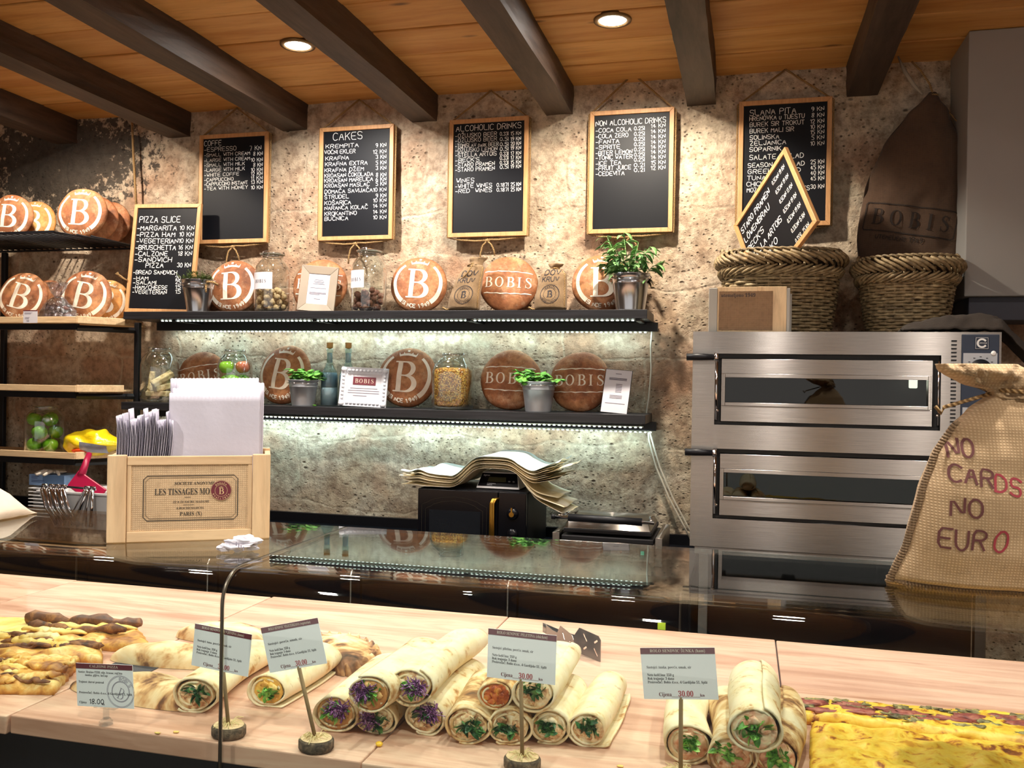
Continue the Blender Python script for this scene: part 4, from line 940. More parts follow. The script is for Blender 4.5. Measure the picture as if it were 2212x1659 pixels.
# ------------------------------------------------------------------ leaves, buckets, herbs
def leaf(mb, base, d, L, W, droop=.4, fold=.25, n=6, roll=0):
    d = Vector(d).normalized(); up = Vector((0, 0, 1)); s = d.cross(up)
    if s.length < 1e-3: s = Vector((1, 0, 0))
    s.normalize(); s = Matrix.Rotation(roll, 3, d) @ s; nrm = s.cross(d)
    vs = []; p = Vector(base); cur = d.copy()
    for i in range(n+1):
        t = i/n; w_ = W*.5*math.sin(PI*min(1, t*.93+.07))**.7 if i < n else .0004
        vs += [p - s*w_ + nrm*(w_*fold), p, p + s*w_ + nrm*(w_*fold)]
        cur = (cur + Vector((0, 0, -droop/n*1.6))).normalized(); p = p + cur*(L/n)
    fs = []
    for i in range(n): a = 3*i; fs += [(a, a+1, a+4, a+3), (a+1, a+2, a+5, a+4)]
    mb.add(vs, fs)
def bucket(name, lab, x, y, z, rt, rb, H, mat, handle=0):
    t = thing(name, lab, 'potted plant', (x, y, z))
    o = [(rb, 0), (rb, .003), (rt*.3+rb*.7, H*.3), (rt*.72+rb*.28, H*.72), (rt*.74+rb*.26+.0016, H*.735), (rt*.75+rb*.25+.0016, H*.755), (rt*.77+rb*.23, H*.77), (rt, H-.004), (rt+.003, H-.002), (rt+.003, H+.001), (rt-.001, H+.001)]
    MB().lathe([(0, 0)]+o+[(rt-.003, H-.01), (rb-.002, .006), (0, .006)], 40).build('bucket', mat, t, True)
    MB().lathe([(0, H-.022), (rt-.008, H-.024), (rt-.008, H-.03)], 24).build('soil', SOIL, t, True)
    hb = MB()
    for s in (-1, 1): hb.tube([(s*(rt+.001), 0, H-.02), (s*(rt+.007), 0, H-.014), (s*(rt+.001), 0, H-.006)], .0022, 6)
    hb.tube([((rt+.006)*math.cos(PI*k/12), -(rt+.010)*math.sin(PI*k/12), H-.014-.012*math.sin(PI*k/12)+.02*handle*math.sin(PI*k/12)) for k in range(13)], .0016, 6)
    hb.build('handle', CHROME, t, True)
    return t
q = random.Random(3)
# thyme
x = LX(428, 640, 3.69)
t = bucket('potted_thyme', 'zinc bucket of wiry thyme standing before the pizza menu board', x, 3.69, SU, .078, .050, .150, ZINC)
mb = MB(); st = MB()
for k in range(80):
    a = q.uniform(0, 6.28); r = .066*math.sqrt(q.random()); b = Vector((r*math.cos(a), r*math.sin(a), .128)); h = q.uniform(.035, .072); tip = b+Vector((math.cos(a)*q.uniform(.0, .035), math.sin(a)*q.uniform(0, .035), h*(1.15-r*6)))
    st.tube([b, (b+tip)/2+Vector((0, 0, .006)), tip], .0007, 4)
    for j in range(22):
        f = q.uniform(.2, 1); p = b.lerp(tip, f); aa = q.uniform(0, 6.28); leaf(mb, p, (math.cos(aa), math.sin(aa), q.uniform(-.1, .9)), q.uniform(.010, .016), .0045, .2, .2, 2)
mb.build('foliage', THYME, t); st.build('stems', THYME, t)
r_ = MB(); r_.tube([(.045, -.03, .128), (.078, -.035, .140), (.10, -.03, .137), (.118, -.02, .127)], .006, 7); r_.tube([(.06, -.03, .134), (.07, -.045, .115), (.073, -.048, .09)], .005, 6); r_.build('raffia_bow', ROPE, t, True)
# sage
x = LX(1362, 640, 3.69)
t = bucket('potted_sage', 'shiny zinc bucket of broad-leaved sage at the right end of the upper shelf', x, 3.69, SU, .078, .060, .150, ZINC)
mb = MB(); st = MB(); dm = MB()
for k in range(20):
    a = q.uniform(0, 6.28); r = q.uniform(0, .05); b = Vector((r*math.cos(a), r*math.sin(a), .128)); H = q.uniform(.07, .175); sp = q.uniform(.02, .115)
    tip = b+Vector((math.cos(a)*sp, math.sin(a)*sp*.7, H)); mid = b.lerp(tip, .5)+Vector((0, 0, .015)); st.tube([b, mid, tip], .0013, 5)
    for j in range(9):
        f = (j+1)/9; p = b.lerp(mid, f*2) if f < .5 else mid.lerp(tip, f*2-1); aa = a+q.uniform(-1.9, 1.9)
        leaf(mb, p, (math.cos(aa), math.sin(aa), q.uniform(-.1, .7)), q.uniform(.048, .078), q.uniform(.018, .027), q.uniform(.5, 1.1), .2, 6, q.uniform(-.4, .4))
mb.build('foliage', SAGE, t, True, solid=.0005); st.build('stems', SAGE, t, True)
for k in range(16):
    a = q.uniform(-.8, .8); leaf(dm, (.055, 0, .130), (math.cos(a), math.sin(a), q.uniform(-.2, .5)), q.uniform(.03, .06), .012, .9, .4)
dm.build('withered_leaves', mottled('dry_leaf', [(.3, '3a2c18'), (.6, '7a6236')], 50), t, True)
# basils
for px, py, sz, yy, lab, sd in ((655, 850, 1.0, 3.69, 'grey tin bucket of bright basil left of the corked bottles', 1), (1163, 858, 1.08, 3.69, 'grey tin bucket of bright basil between the two BOBIS loaves', 2)):
    x = LX(px, py, yy)
    t = bucket('potted_basil', lab, x, yy, SL, .066*sz, .050*sz, .118*sz, GREYTIN, .6)
    q = random.Random(sd); mb = MB(); st = MB(); H0 = .10*sz
    for k in range(17):
        a = q.uniform(0, 6.28); r = q.uniform(0, .05); b = Vector((r*.5*math.cos(a), r*.5*math.sin(a), H0)); tip = Vector((2.1*r*math.cos(a), r*math.sin(a)*1.3, H0+q.uniform(.03, .075))); st.tube([b, tip], .0013, 5)
        for j in range(7):
            aa = q.uniform(0, 6.28); leaf(mb, b.lerp(tip, q.uniform(.7, 1)), (math.cos(aa), math.sin(aa), q.uniform(-.1, .6)), q.uniform(.028, .044), q.uniform(.022, .031), q.uniform(.3, .9), -.35, 5, q.uniform(-.3, .3))
    mb.build('foliage', LEAF, t, True, solid=.0005); st.build('stems', LEAF, t, True)
tag(MB().ball((LX(678, 876, 3.69), 3.695, SL+.004), .009, 8, 6, (1.3, 1, .4), .3, 2).build('fallen_leaf', LEAF, None, True), 'single basil leaf fallen on the lower shelf beside its bucket', 'leaf')

# ------------------------------------------------------------------ sacks
class Sack:
    def __init__(s, prof, bend=None, seed=0, amp=.004, fr=9, ex=2.6):
        s.p = prof; s.bend = bend or (lambda z: 0); s.seed = seed; s.amp = amp; s.fr = fr; s.ex = ex
    def wd(s, z):
        P = s.p
        if z <= P[0][0]: return P[0][1:]
        for a, b in zip(P[:-1], P[1:]):
            if z <= b[0]:
                f = (z-a[0])/(b[0]-a[0]); f = f*f*(3-2*f)*.5+f*.5; return tuple(a[i]*(1-f)+b[i]*f for i in (1, 2))
        return P[-1][1:]
    def n(s, x, z): return s.amp*noise.noise(Vector((x*s.fr, z*s.fr*1.2, s.seed)))+s.amp*.5*noise.noise(Vector((x*s.fr*3, z*s.fr*2, s.seed+9)))
    def front(s, x, z, e=.0012):
        w_, d = s.wd(z); q = min(1, abs(x-s.bend(z))/w_); return Vector((x, -d*max(0, 1-q**s.ex)**(1/2.2)-s.n(x, z)-e, z))
    def mesh(s, mb, nu=64, nv=40, z0=None, z1=None):
        z0 = s.p[0][0] if z0 is None else z0; z1 = s.p[-1][0] if z1 is None else z1
        def fn(u, v):
            z = z0+(z1-z0)*v; w_, d = s.wd(z); a = 2*PI*u; c = math.cos(a); x = w_*c*(1 if abs(c) < .999 else 1); sgn = -1 if math.sin(a) < 0 else 1
            y = d*max(0, 1-abs(c)**s.ex)**(1/2.2); xx = x+s.bend(z)
            return (xx, sgn*y*(1 if sgn < 0 else .8)-s.n(xx, z)*(1 if sgn < 0 else -1), z)
        mb.grid(fn, nu, nv, True); k = len(mb.v)-(nu)*(nv+1)
        mb.f.append(tuple(k+i for i in range(nu-1, -1, -1))); mb.f.append(tuple(k+nu*nv+i for i in range(nu))); return mb
def stitches(mb, pts, r, n, sl=.5):
    for i in range(n):
        f = i/n*(len(pts)-1); a = pts[int(f)]; b = pts[int(f)+1]; p = a.lerp(b, f-int(f)); d = (b-a).normalized(); s_ = Vector((d.z, 0, -d.x))
        mb.tube([p-s_*r*1.6-d*r*sl, p+Vector((0, -r*1.2, 0)), p+s_*r*1.6+d*r*sl], r*.5, 5)
def pouch(px, py, lab, rz, bendk, Ht, sd, flop):
    yy = 3.70; x = LX(px, py, yy)
    t = thing('burlap_pouch', lab, 'pouch', (x, yy, SU), group='small burlap pouches', rz=0, rot=(math.radians(-3), 0, math.radians(rz)))
    S = Sack([(0, .060, .022), (.012, .070, .040), (.05, .069, .046), (.11, .063, .038), (.16, .055, .030), (Ht*.80, .046, .024), (Ht*.86, .034, .02)], lambda z: bendk*z*z*4, sd, .005, 14)
    S.mesh(MB(), 48, 30).build('burlap_body', JUTE, t, True)
    top = Sack([(Ht*.85, .033, .02), (Ht*.9, .030, .018), (Ht*1.0, .040, .022)] if flop else [(Ht*.85, .033, .018), (Ht*.88, .016, .012), (Ht*.95, .030, .02), (Ht*.98, .034, .02)], lambda z: bendk*z*z*4, sd+3, .01, 30)
    top.mesh(MB(), 30, 8).build('gathered_top', JUTE, t, True)
    m_ = MB()
    F = lambda u, v: S.front(u+S.bend(v), v, .0012)
    ribbons(m_, strokes('DOV', -.034, .150, .024, .066, 0), .0036, F, .006); ribbons(m_, strokes('KRUV', -.040, .122, .020, .070, 0), .0028, F, .006)
    for r, wd in ((.040, .0016), (.038, .001), (.026, .0012)): ribbons(m_, [circ(0, .068, r, 0, 360, None, 40)], wd, F)
    ribbons(m_, serif('B', -.0115, .054, .026, .022), 0, F, .004); ribbons(m_, CROWN(.028, 0, .082), 0, F)
    ribbons(m_, arc_text('-domaća-', 0, .068, .0325, 90, .0075, sp=1.2), .0013, F); ribbons(m_, arc_text('-kvaliteta-', 0, .068, .0325, -90, .0075, True, 1.0), .0013, F)
    m_.build('printed_stamp', INK, t)
    r_ = MB(); ed = [S.front(S.bend(z)+S.wd(z)[0]*.90, z, .002) for z in [Ht*.82*k/10 for k in range(11)]]; r_.tube(ed, .0028, 6)
    if flop: e = Ht*.84; r_.tube([S.front(S.bend(e)-.03, e, .004), S.front(S.bend(e), e+.01, .012), S.front(S.bend(e)-.02, e-.03, .01), S.front(S.bend(.1)-.06, .10, .002)], .003, 6)
    else: e = Ht*.88; r_.tube([Vector((S.bend(e)+.018*math.cos(k), -.016*math.sin(k), e+.001*k)) for k in [j*.5 for j in range(27)]], .0028, 6)
    r_.tube([S.front(S.bend(0)-.062, .008, .0), (S.bend(0)-.075, -.02, .006), (-.088, -.03, .014)], .004, 6)
    r_.build('drawstring', ROPE, t, True)
pouch(1003, 600, 'taller burlap pouch leaning right beside the middle B loaf', 6, 1.4*.2, .235, 4, True)
pouch(1190, 600, 'burlap pouch with a tied tufted neck right of the BOBIS loaf', 2, .12, .205, 7, False)
# ------------------------------------------------------------------ oven
OY = 3.25; OZ1 = 1.734; OX0, OX1 = -.181, .815; OZ0 = OZ1-.765
t = thing('deck_oven', 'stainless steel two-deck pizza oven standing on the right', 'oven', (0, 0, 0))
DK = plain('oven_dark', '0c0c0e', .5)
b = MB(); T = .078
xa, xb = -.103, .634; dz = [(OZ1-.330, OZ1-.078), (OZ1-.663, OZ1-.415)]
for lo, hi in (((OX0, OY, OZ1-.078), (xb+.03, 3.84, OZ1)), ((OX0, OY, dz[1][1]), (xb+.03, 3.84, dz[0][0])), ((OX0, OY, OZ0), (xb+.03, 3.84, dz[1][0])), ((OX0, OY, dz[0][0]), (xa, 3.84, dz[0][1])), ((OX0, OY, dz[1][0]), (xa, 3.84, dz[1][1])), ((xb, OY, dz[0][0]), (xb+.03, 3.84, dz[0][1])), ((xb, OY, dz[1][0]), (xb+.03, 3.84, dz[1][1]))): b.b2(lo, hi)
b.b2((xb+.03, OY, OZ0), (OX1, 3.84, OZ1)); b.build('body', STEEL, t, False)
for i, (z0, z1) in enumerate(dz):
    MB().b2((xa, 3.80, z0), (xb, 3.83, z1)).build('cavity_back', plain('oven_cavity', '504c46', .7), t)
    d = MB()
    H = z1-z0; x0, x1 = xa+.022, xb-.024; y0 = OY+.006
    zs = [z0+.012, z0+.068, z0+.080, z1-.084, z1-.070, z1-.018]
    D_ = MB().b2((x0, y0, zs[0]), (x1, y0+.03, zs[1])).b2((x0, y0, zs[4]), (x1, y0+.03, zs[5])).b2((x0, y0, zs[1]), (x0+.014, y0+.03, zs[4])).b2((x1-.014, y0, zs[1]), (x1, y0+.03, zs[4])).build('door', STEEL, t, False, .001)
    MB().b2((x0+.014, y0-.006, zs[1]), (x1-.014, y0+.002, zs[2])).b2((x0+.014, y0-.006, zs[3]), (x1-.014, y0+.002, zs[4])).b2((x0+.006, y0-.006, zs[1]), (x0+.014, y0+.002, zs[4])).b2((x1-.014, y0-.006, zs[1]), (x1-.006, y0+.002, zs[4])).build('window_trim', STEEL, D_, False, .001)
    MB().b2((x0+.014, y0+.010, zs[2]), (x1-.014, y0+.014, zs[3])).build('window', glass_mat('oven_glass%d' % i, (.34, .36, .34) if i == 0 else (.10, .10, .11), 1.5), D_)
    MB().b2((xa+.001, OY+.02, z1-.016), (xb-.001, OY+.05, z1-.001)).b2((xa, OY+.03, z0), (xa+.020, OY+.05, z1)).b2((xb-.022, OY+.03, z0), (xb, OY+.05, z1)).b2((xa, OY+.02, z0+.0005), (xb, OY+.05, z0+.010)).build('door_gap', DK, t)
    h = MB(); zh = z1-.014
    h.tube([(xa+.006, OY-.004, z1-.012), (xa+.006, OY-.006, z0+.018)], .006, 6); h.tube([(xb-.008, OY-.004, z1-.02), (xb-.008, OY-.006, z0+.018)], .003, 6)
    h.tube([(xa-.002, OY-.03, zh), (xa+.012, OY-.03, zh)], .015, 20); h.tube([(xa+.006, OY-.03, zh), (xa+.006, OY, zh)], .006, 8)
    h.tube([(xb-.012, OY-.004, z0+.05), (xb-.012, OY-.02, z0+.05)], .005, 10); h.tube([(xa+.012, OY-.004, z0+.05), (xa+.012, OY-.02, z0+.05)], .005, 10)
    hh = h.build('hinge_arm', CHROME, D_, True)
    g = MB().tube([(xa-.098, OY-.03, zh), (xa-.05, OY-.03, zh+.001), (xa-.002, OY-.03, zh)], [.0125, .0125, .010], 16).build('handle_grip', BLACKM, D_, True)
lamp = MB().b2((.565, 3.42, OZ1-.190), (.592, 3.44, OZ1-.150)).build('oven_lamp', emis('oven_bulb', (1, .97, .85), 9), t, False, .004)
MB().b2((.48, 3.50, dz[0][0]+.002), (xb-.001, 3.52, dz[0][1])).build('lamp_housing', plain('housing_grey', '3b3c3c', .5), t)
v_ = MB()
for k in range(54): v_.box((.672, OY-.001, OZ1-.03-k*.0128), (.016, .004, .005))
v_.build('vent_slots', DK, t)
cp = MB().b2((.695, OY-.004, OZ0+.02), (.808, OY, OZ1-.008)).build('control_panel', plain('panel_blue', '2c3648', .4), t, False, .004)
MB().b2((.700, OY-.006, OZ1-.172), (.802, OY-.004, OZ1-.070)).b2((.700, OY-.006, OZ1-.40), (.802, OY-.004, OZ1-.25)).build('dial_plate', plain('plate_grey', 'b8bcc0', .4), t)
MB().lathe([(0, 0), (.034, 0), (.034, .006), (.026, .010), (.024, .026), (0, .027)], 30, M=Matrix.Rotation(PI/2, 3, 'X')).build('dial', BLACKM, t, True, loc=(.752, OY-.006, OZ1-.124))
tk = MB()
for k in range(11): a = math.radians(225-27*k); tk.box((.752+.042*math.cos(a), OY-.0065, OZ1-.124+.042*math.sin(a)), (.006, .001, .0025))
tk.build('dial_marks', INK, t)
lg = MB().b2((.733, OY-.006, OZ1-.058), (.777, OY-.004, OZ1-.016)).build('logo_plate', plain('logo_blue', '20293a', .4), t, False, .004)
m_ = MB(); ribbons(m_, [circ(.755, OZ1-.037, .013, 40, 320, None, 20)], .006, lambda u, v: (u, OY-.0075, v)); ribbons(m_, [[(.737, OZ1-.019), (.773, OZ1-.019), (.774, OZ1-.055), (.736, OZ1-.055), (.737, OZ1-.019)]], .0012, lambda u, v: (u, OY-.0072, v)); print_mesh(m_, 'CUPPONE', .0045, lambda u, v: (u, OY-.0085, v), .755, OZ1-.039, None, align='C')
m_.build('logo_mark', CHALK, lg)
MB().ball((.79, OY-.008, OZ1-.070), .008, 12, 8, (1, .5, 1)).build('indicator', CHALK, t, True)
t = thing('oven_stand', 'steel stand with open shelves under the pizza oven', 'stand', (0, 0, 0))
MB().b2((-.165, 3.255, OZ0-.028), (.80, 3.84, OZ0-.001)).build('stand_top', STEEL, t, False, .002)
for x in (-.15, .755):
    for y in (3.27, 3.79): MB().b2((x, y, 0), (x+.035, y+.035, OZ0-.029)).build('leg', STEEL, t, False, .002)
MB().b2((-.12, 3.34, .05), (.76, 3.82, OZ0-.03)).build('dark_cabinet', BLACKL, t)
MB().b2((-.16, 3.26, .55), (.80, 3.34, .575)).build('stand_shelf', STEEL, t)
# ------------------------------------------------------------------ printed crate on the oven
GW = plain('grey_painted_wood', 'a9a59c', .6, 0, .06)
t = thing('wooden_crate', 'small wooden crate with a burlap panel reading utemeljeno 1949 on the oven', 'crate', (-.005, 3.28, OZ1+.001))
cx0, cx1, cH = LX(1531, 660, 3.28)+.005, LX(1699, 660, 3.28)+.005, .160
MB().b2((cx0+.03, 0, .0), (cx1, .012, cH)).build('front_panel', PALEWZ, t, False, .001)
MB().b2((cx0, -.003, 0), (cx0+.030, .11, cH-.004)).build('end_panel', GW, t, False, .0015)
MB().b2((cx1+.001, 0.0, 0), (cx1+.012, .115, cH-.006)).b2((cx1+.012, .085, 0), (cx1+.022, .118, cH-.018)).build('end_panel', GW, t, False, .0015)
MB().b2((cx0+.03, .10, 0), (cx1, .11, cH-.01)).b2((cx0+.03, .012, 0), (cx1, .10, .008)).build('back_panel', GW, t)
def jag(u, v):
    x = cx0+.036+(cx1-cx0-.082)*u; z = .006+(cH-.022)*v; return (x+.0012*noise.noise(Vector((v*60, u, 0)))*(1 if u in (0, 1) else 0), -.0015, z+.0012*noise.noise(Vector((u*60, v, 3)))*(1 if v in (0, 1) else 0))
bp = MB().grid(jag, 40, 30).build('burlap_panel', JUTE_P, t, solid=.0015)
m_ = MB(); F = lambda u, v: (u, -.0032, v)
print_mesh(m_, 'utemeljeno 1949', .0125, F, cx0+.043, cH-.036, .118, serif_=True); m_.build('lettering', INK, bp)
# ------------------------------------------------------------------ wicker baskets
def basket(lab, x, y, z, rx, ry, H, taper, rz=0, rows=19, sd=0):
    t = thing('wicker_basket', lab, 'basket', (x, y, z), rz, 'wicker bread baskets'); q = random.Random(sd)
    N = 32; seg = N*3; mb = MB()
    def rad(zz, a):
        k = taper+(1-taper)*(zz/H)**.8; e = (abs(math.cos(a))**2.6+abs(math.sin(a))**2.6)**(-1/2.6); return k*e
    zt_ = H-.075
    for r in range(rows):
        zz = .008+(zt_-.008)*r/(rows-1); pts = []
        for k in range(seg+1):
            a = 2*PI*k/seg; ww = 1+.022*math.cos(N*a/2+PI*(r % 2)); s = rad(zz, a)*ww
            pts.append((rx*s*math.cos(a), ry*s*math.sin(a), zz+.0015*noise.noise(Vector((k*.3, r*2.1, sd)))))
        mb.tube(pts, .0055, 5, False, flat=1.15)
    mb.build('woven_wall', WICK, t, True)
    sk = MB()
    for k in range(N): a = 2*PI*(k+.5)/N; sk.tube([(rx*rad(zz, a)*math.cos(a)*.995, ry*rad(zz, a)*math.sin(a)*.995, zz) for zz in (0.005, H*.3, H*.6, H-.03)], .0045, 5)
    sk.build('stakes', WICK, t, True)
    rm = MB(); n = 46
    for (zA, zB, da, dr, rr) in ((H+.002, H-.046, .42, .012, .0062), (H-.080, H-.048, .34, .008, .0052), (H-.085, H-.060, .40, .006, .0045)):
        for k in range(n):
            a0 = 2*PI*k/n+q.uniform(-.02, .02); pts = []
            for j in range(5):
                f = j/4; a = a0+da*f; zz = zA+(zB-zA)*f; s = rad(min(H, zz), a)*(1+dr/rx*(1+1.2*math.sin(PI*f))); pts.append((rx*s*math.cos(a), ry*s*math.sin(a), zz))
            rm.tube(pts, [rr*.8, rr*1.1, rr*1.15, rr, rr*.7], 5)
    for k in range(n):
        a0 = 2*PI*k/n; pts = []
        for j in range(5): f = j/4; a = a0-.30*f; s = rad(H, a)*(1.03-.10*f); pts.append((rx*s*math.cos(a), ry*s*math.sin(a), H+.004+.010*math.sin(PI*f)))
        rm.tube(pts, .005, 5)
    rm.build('braided_rim', WICK, t, True)
    MB().lathe([(0, .004), (1*taper*.95, .004), (.93, H*.9), (.94, H-.02)], 40, sx=rx, sy=ry).build('shade_cone', plain('basket_shadow_lining', '3a2d1f', .95, 0, .3, 40), t, True)  # dark cone stands in for the shade inside the basket
    hd = MB()
    for s in (-1, 1):
        hd.tube([(s*(rx+.006), -.05, H-.03), (s*(rx-.002), -.035, H+.018), (s*(rx-.004), 0, H+.028), (s*(rx-.002), .035, H+.018), (s*(rx+.006), .05, H-.03)], .007, 7)
    hd.build('handle', WICK, t, True)
    return t
bx1 = LX(1690, 620, 3.58); bx2 = LX(1955, 640, 3.56)
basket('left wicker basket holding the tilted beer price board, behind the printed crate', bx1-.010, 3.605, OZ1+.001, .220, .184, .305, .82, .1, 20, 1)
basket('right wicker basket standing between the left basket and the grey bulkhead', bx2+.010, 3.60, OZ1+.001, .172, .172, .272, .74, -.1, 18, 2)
# dark cloth at the oven's right end
def cl(u, v):
    x = .52+.46*u; e = math.sin(PI*min(1, max(0, u)))**.6; z = OZ1+.004+ .052*e*(1-abs(2*v-1)**2.2)*(1+.5*noise.noise(Vector((u*5, v*3, 2))))+.008*noise.noise(Vector((u*16, v*6, 1)))+.006
    z = max(z, OZ1+.0045)
    if x > .826: z -= (x-.826)*1.1
    return (x, 3.275+.12*v+.02*noise.noise(Vector((u*4, 5, v))), z)
tag(MB().grid(cl, 50, 24).build('dark_cloth', plain('dark_brown_cloth', '39322c', .95, 0, .2, 30, .4), None, True, solid=.006), 'dark brown cloth slumped over the right end of the oven top', 'cloth')
# ------------------------------------------------------------------ burlap bag hanging at the right
t = thing('hanging_sack', 'large empty burlap sack printed BOBIS hanging in the dark corner at right', 'sack', (LX(1968, 400, 3.79), 3.78, PY(1968, 570, 3.8).z))
HS = PY(1995, 205, 3.8).z-PY(1968, 570, 3.8).z
S = Sack([(0, .19, .05), (.1, .20, .055), (HS*.45, .185, .05), (HS*.7, .14, .045), (HS*.88, .075, .035), (HS*.96, .03, .025), (HS, .014, .014)], lambda z: .07*(z/HS)**2, 5, .022, 7)
S.mesh(MB(), 70, 60).build('sack_cloth', JUTE_SHADED, t, True)
m_ = MB(); ang = math.radians(-9); F0 = lambda u, v: S.front(u*math.cos(ang)-v*math.sin(ang)+.005, u*math.sin(ang)+v*math.cos(ang)+.155, .003)
ribbons(m_, serif('BOBIS', -.155, -.028, .062, .28, 4.2), 0, F0, .008); ribbons(m_, [[(-.175, .055), (.14, .055), (.15, .048), (.15, -.045), (.14, -.052), (-.175, -.052), (-.18, -.045), (-.18, .048), (-.175, .055)]], .005, F0, .008)
ribbons(m_, strokes('utemeljeno 1949', -.13, -.082, .020, .17, 0), .0028, F0, .006)
m_.build('printed_lettering', plain('faded_ink', '2c221c', .9), t)
r_ = MB(); r_.tube([(.07, -.01, HS-.01), (.055, -.02, HS+.03), (.02, -.03, HS+.08), (-.01, -.02, HS+.12)], .004, 6); r_.tube([(.07+.018*math.cos(k*.7), .018*math.sin(k*.7), HS-.012) for k in range(10)], .004, 6); r_.tube([(.08, 0, HS-.01), (.17, .0, HS*.8), (.205, .0, HS*.62), (.20, 0, HS*.4), (.17, -.01, HS*.28)], .0025, 5)
r_.build('tie_cord', ROPE, t, True)
tag(MB().tube([PY(1940, 122, 3.80), PY(1955, 155, 3.79), PY(1975, 185, 3.79), PY(1992, 204, 3.79)], [.003, .008, .008, .004], 7).build('pale_strap', plain('pale_strap', 'a49c8c', .8), None, True), 'pale strap tying the hanging sack up to the beam', 'strap')
# cables on the wall
wc = plain('white_cable', 'cfc6b4', .5)
tag(MB().tube([PY(1406, 676, 3.87), PY(1409, 705, 3.87), PY(1406, 745, 3.87), PY(1407, 800, 3.87), PY(1402, 860, 3.87), PY(1397, 890, 3.87), PY(1402, 950, 3.87), PY(1418, 1010, 3.87), PY(1445, 1075, 3.86), PY(1474, 1130, 3.85), PY(1500, 1180, 3.84)], .0042, 6).build('white_cable', wc, None, True), 'thin white cable running from the upper shelf end down behind the oven', 'cable')
tag(MB().tube([PY(1404, 935, 3.862), PY(1426, 1010, 3.862), PY(1453, 1075, 3.852), PY(1482, 1130, 3.842), PY(1508, 1180, 3.83)], .0042, 6).build('white_cable', wc, None, True), 'second white cable beside the first, below the lower shelf end', 'cable')
# ------------------------------------------------------------------ microwave, scale, parchment
MX0, MX1 = LX(905, 1110, 3.42), LX(1136, 1110, 3.42); MZ0, MZ1 = BACKTOP+.008, 1.108
t = thing('microwave', 'black retro microwave with a brass handle on the back counter', 'microwave', (0, 0, 0))
MB().b2((MX0, 3.425, MZ0), (MX1+.005, 3.78, MZ1)).build('body', BLACKM, t, False, .006)
GB = plain('gloss_black', '0a0b10', .2, 0, .1, Specular_IOR_Level=.3)
d = MB().b2((MX0, 3.405, MZ0+.003), (MX1-.112, 3.424, MZ1-.002)).build('door', GB, t, False, .003)
MB().b2((MX1-.110, 3.405, MZ0+.003), (MX1+.004, 3.424, MZ1-.002)).build('control_panel', GB, t, False, .003)
dw = MX1-.112-MX0; cxm = MX0+dw*.46; m_ = MB(); F = lambda u, v: (u, 3.4042, v)
for k in (0, 1):
    a = dw*.36+k*.016; zt_ = MZ1-.062+k*.016; zb = MZ0+.03-k*.01
    ribbons(m_, [[(cxm-a, zb), (cxm-a, zt_-.02), (cxm-a*.93, zt_-.015), (cxm-a*.8, zt_-.008), (cxm-a*.72, zt_), (cxm-a*.4, zt_+.012), (cxm, zt_+.017), (cxm+a*.4, zt_+.012), (cxm+a*.72, zt_), (cxm+a*.8, zt_-.008), (cxm+a*.93, zt_-.015), (cxm+a, zt_-.02), (cxm+a, zb), (cxm-a, zb)]], .0008, F)
m_.build('trim_line', plain('dim_gold', '3c3728', .5, .3), d)
MB().b2((cxm-dw*.31, 3.4032, MZ0+.04), (cxm+dw*.33, 3.4048, MZ1-.085)).build('window', plain('dark_glass', '1c1e22', .08), d)
hx = MX1-.128; hp = [(hx+.014, 3.404, MZ1-.028), (hx+.006, 3.385, MZ1-.030), (hx, 3.378, MZ1-.045), (hx, 3.378, MZ0+.05), (hx+.006, 3.385, MZ0+.03), (hx+.010, 3.404, MZ0+.026)]
hm = MB(); 
for dx in (-.006, 0, .006): hm.tube([(p[0]+dx, p[1]+abs(dx)*.4, p[2]) for p in hp], .005, 8)
hm.build('handle', BRASS, d, True)
for z in (MZ1-.085, MZ1-.165):
    kn = MB().lathe([(0, 0), (.024, 0), (.022, .008), (.017, .014), (0, .015)], 28, M=Matrix.Rotation(PI/2, 3, 'X')).build('knob', GB, t, True, loc=(MX1-.050, 3.404, z))
    if z > MZ1-.1: MB().tube([(0, -.015, 0), (0, -.021, 0)], .010, 16).box((0, -.018, .014), (.006, .005, .024)).build('brass_pointer', BRASS, kn, False)
sx0, sx1 = LX(1028, 1052, 3.46), LX(1122, 1052, 3.46)
t = thing('kitchen_scale', 'white and black digital scale on top of the microwave', 'scale', ((sx0+sx1)/2, 3.46, MZ1)); W = (sx1-sx0)/2
def tr(y0, y1, z0, z1, w0, w1): 
    return MB().add([(-w0, y0, z0), (w0, y0, z0), (w0, .22, z0), (-w0, .22, z0), (-w1, y1, z1), (w1, y1, z1), (w1, .22, z1), (-w1, .22, z1)], [(0, 3, 2, 1), (4, 5, 6, 7), (0, 1, 5, 4), (1, 2, 6, 5), (2, 3, 7, 6), (3, 0, 4, 7)])
tr(0, .035, .004, .068, W, W*.80).build('housing', WHITEP, t, False, .003)
MB().add([(-W*.93, -.0005+.004, .013), (W*.93, .0035, .013), (W*.80, .0315, .063), (-W*.80, .0315, .063)], [(0, 1, 2, 3)]).build('face', GB, t, solid=.002)
sl = lambda u, v: (u, .0010+(v-.013)*.56, v+.0005)
MB().add([sl(-W*.5, .030), sl(W*.35, .030), sl(W*.33, .048), sl(-W*.45, .048)], [(0, 1, 2, 3)]).build('display', plain('lcd', '3c3d28', .2), t, solid=.001)
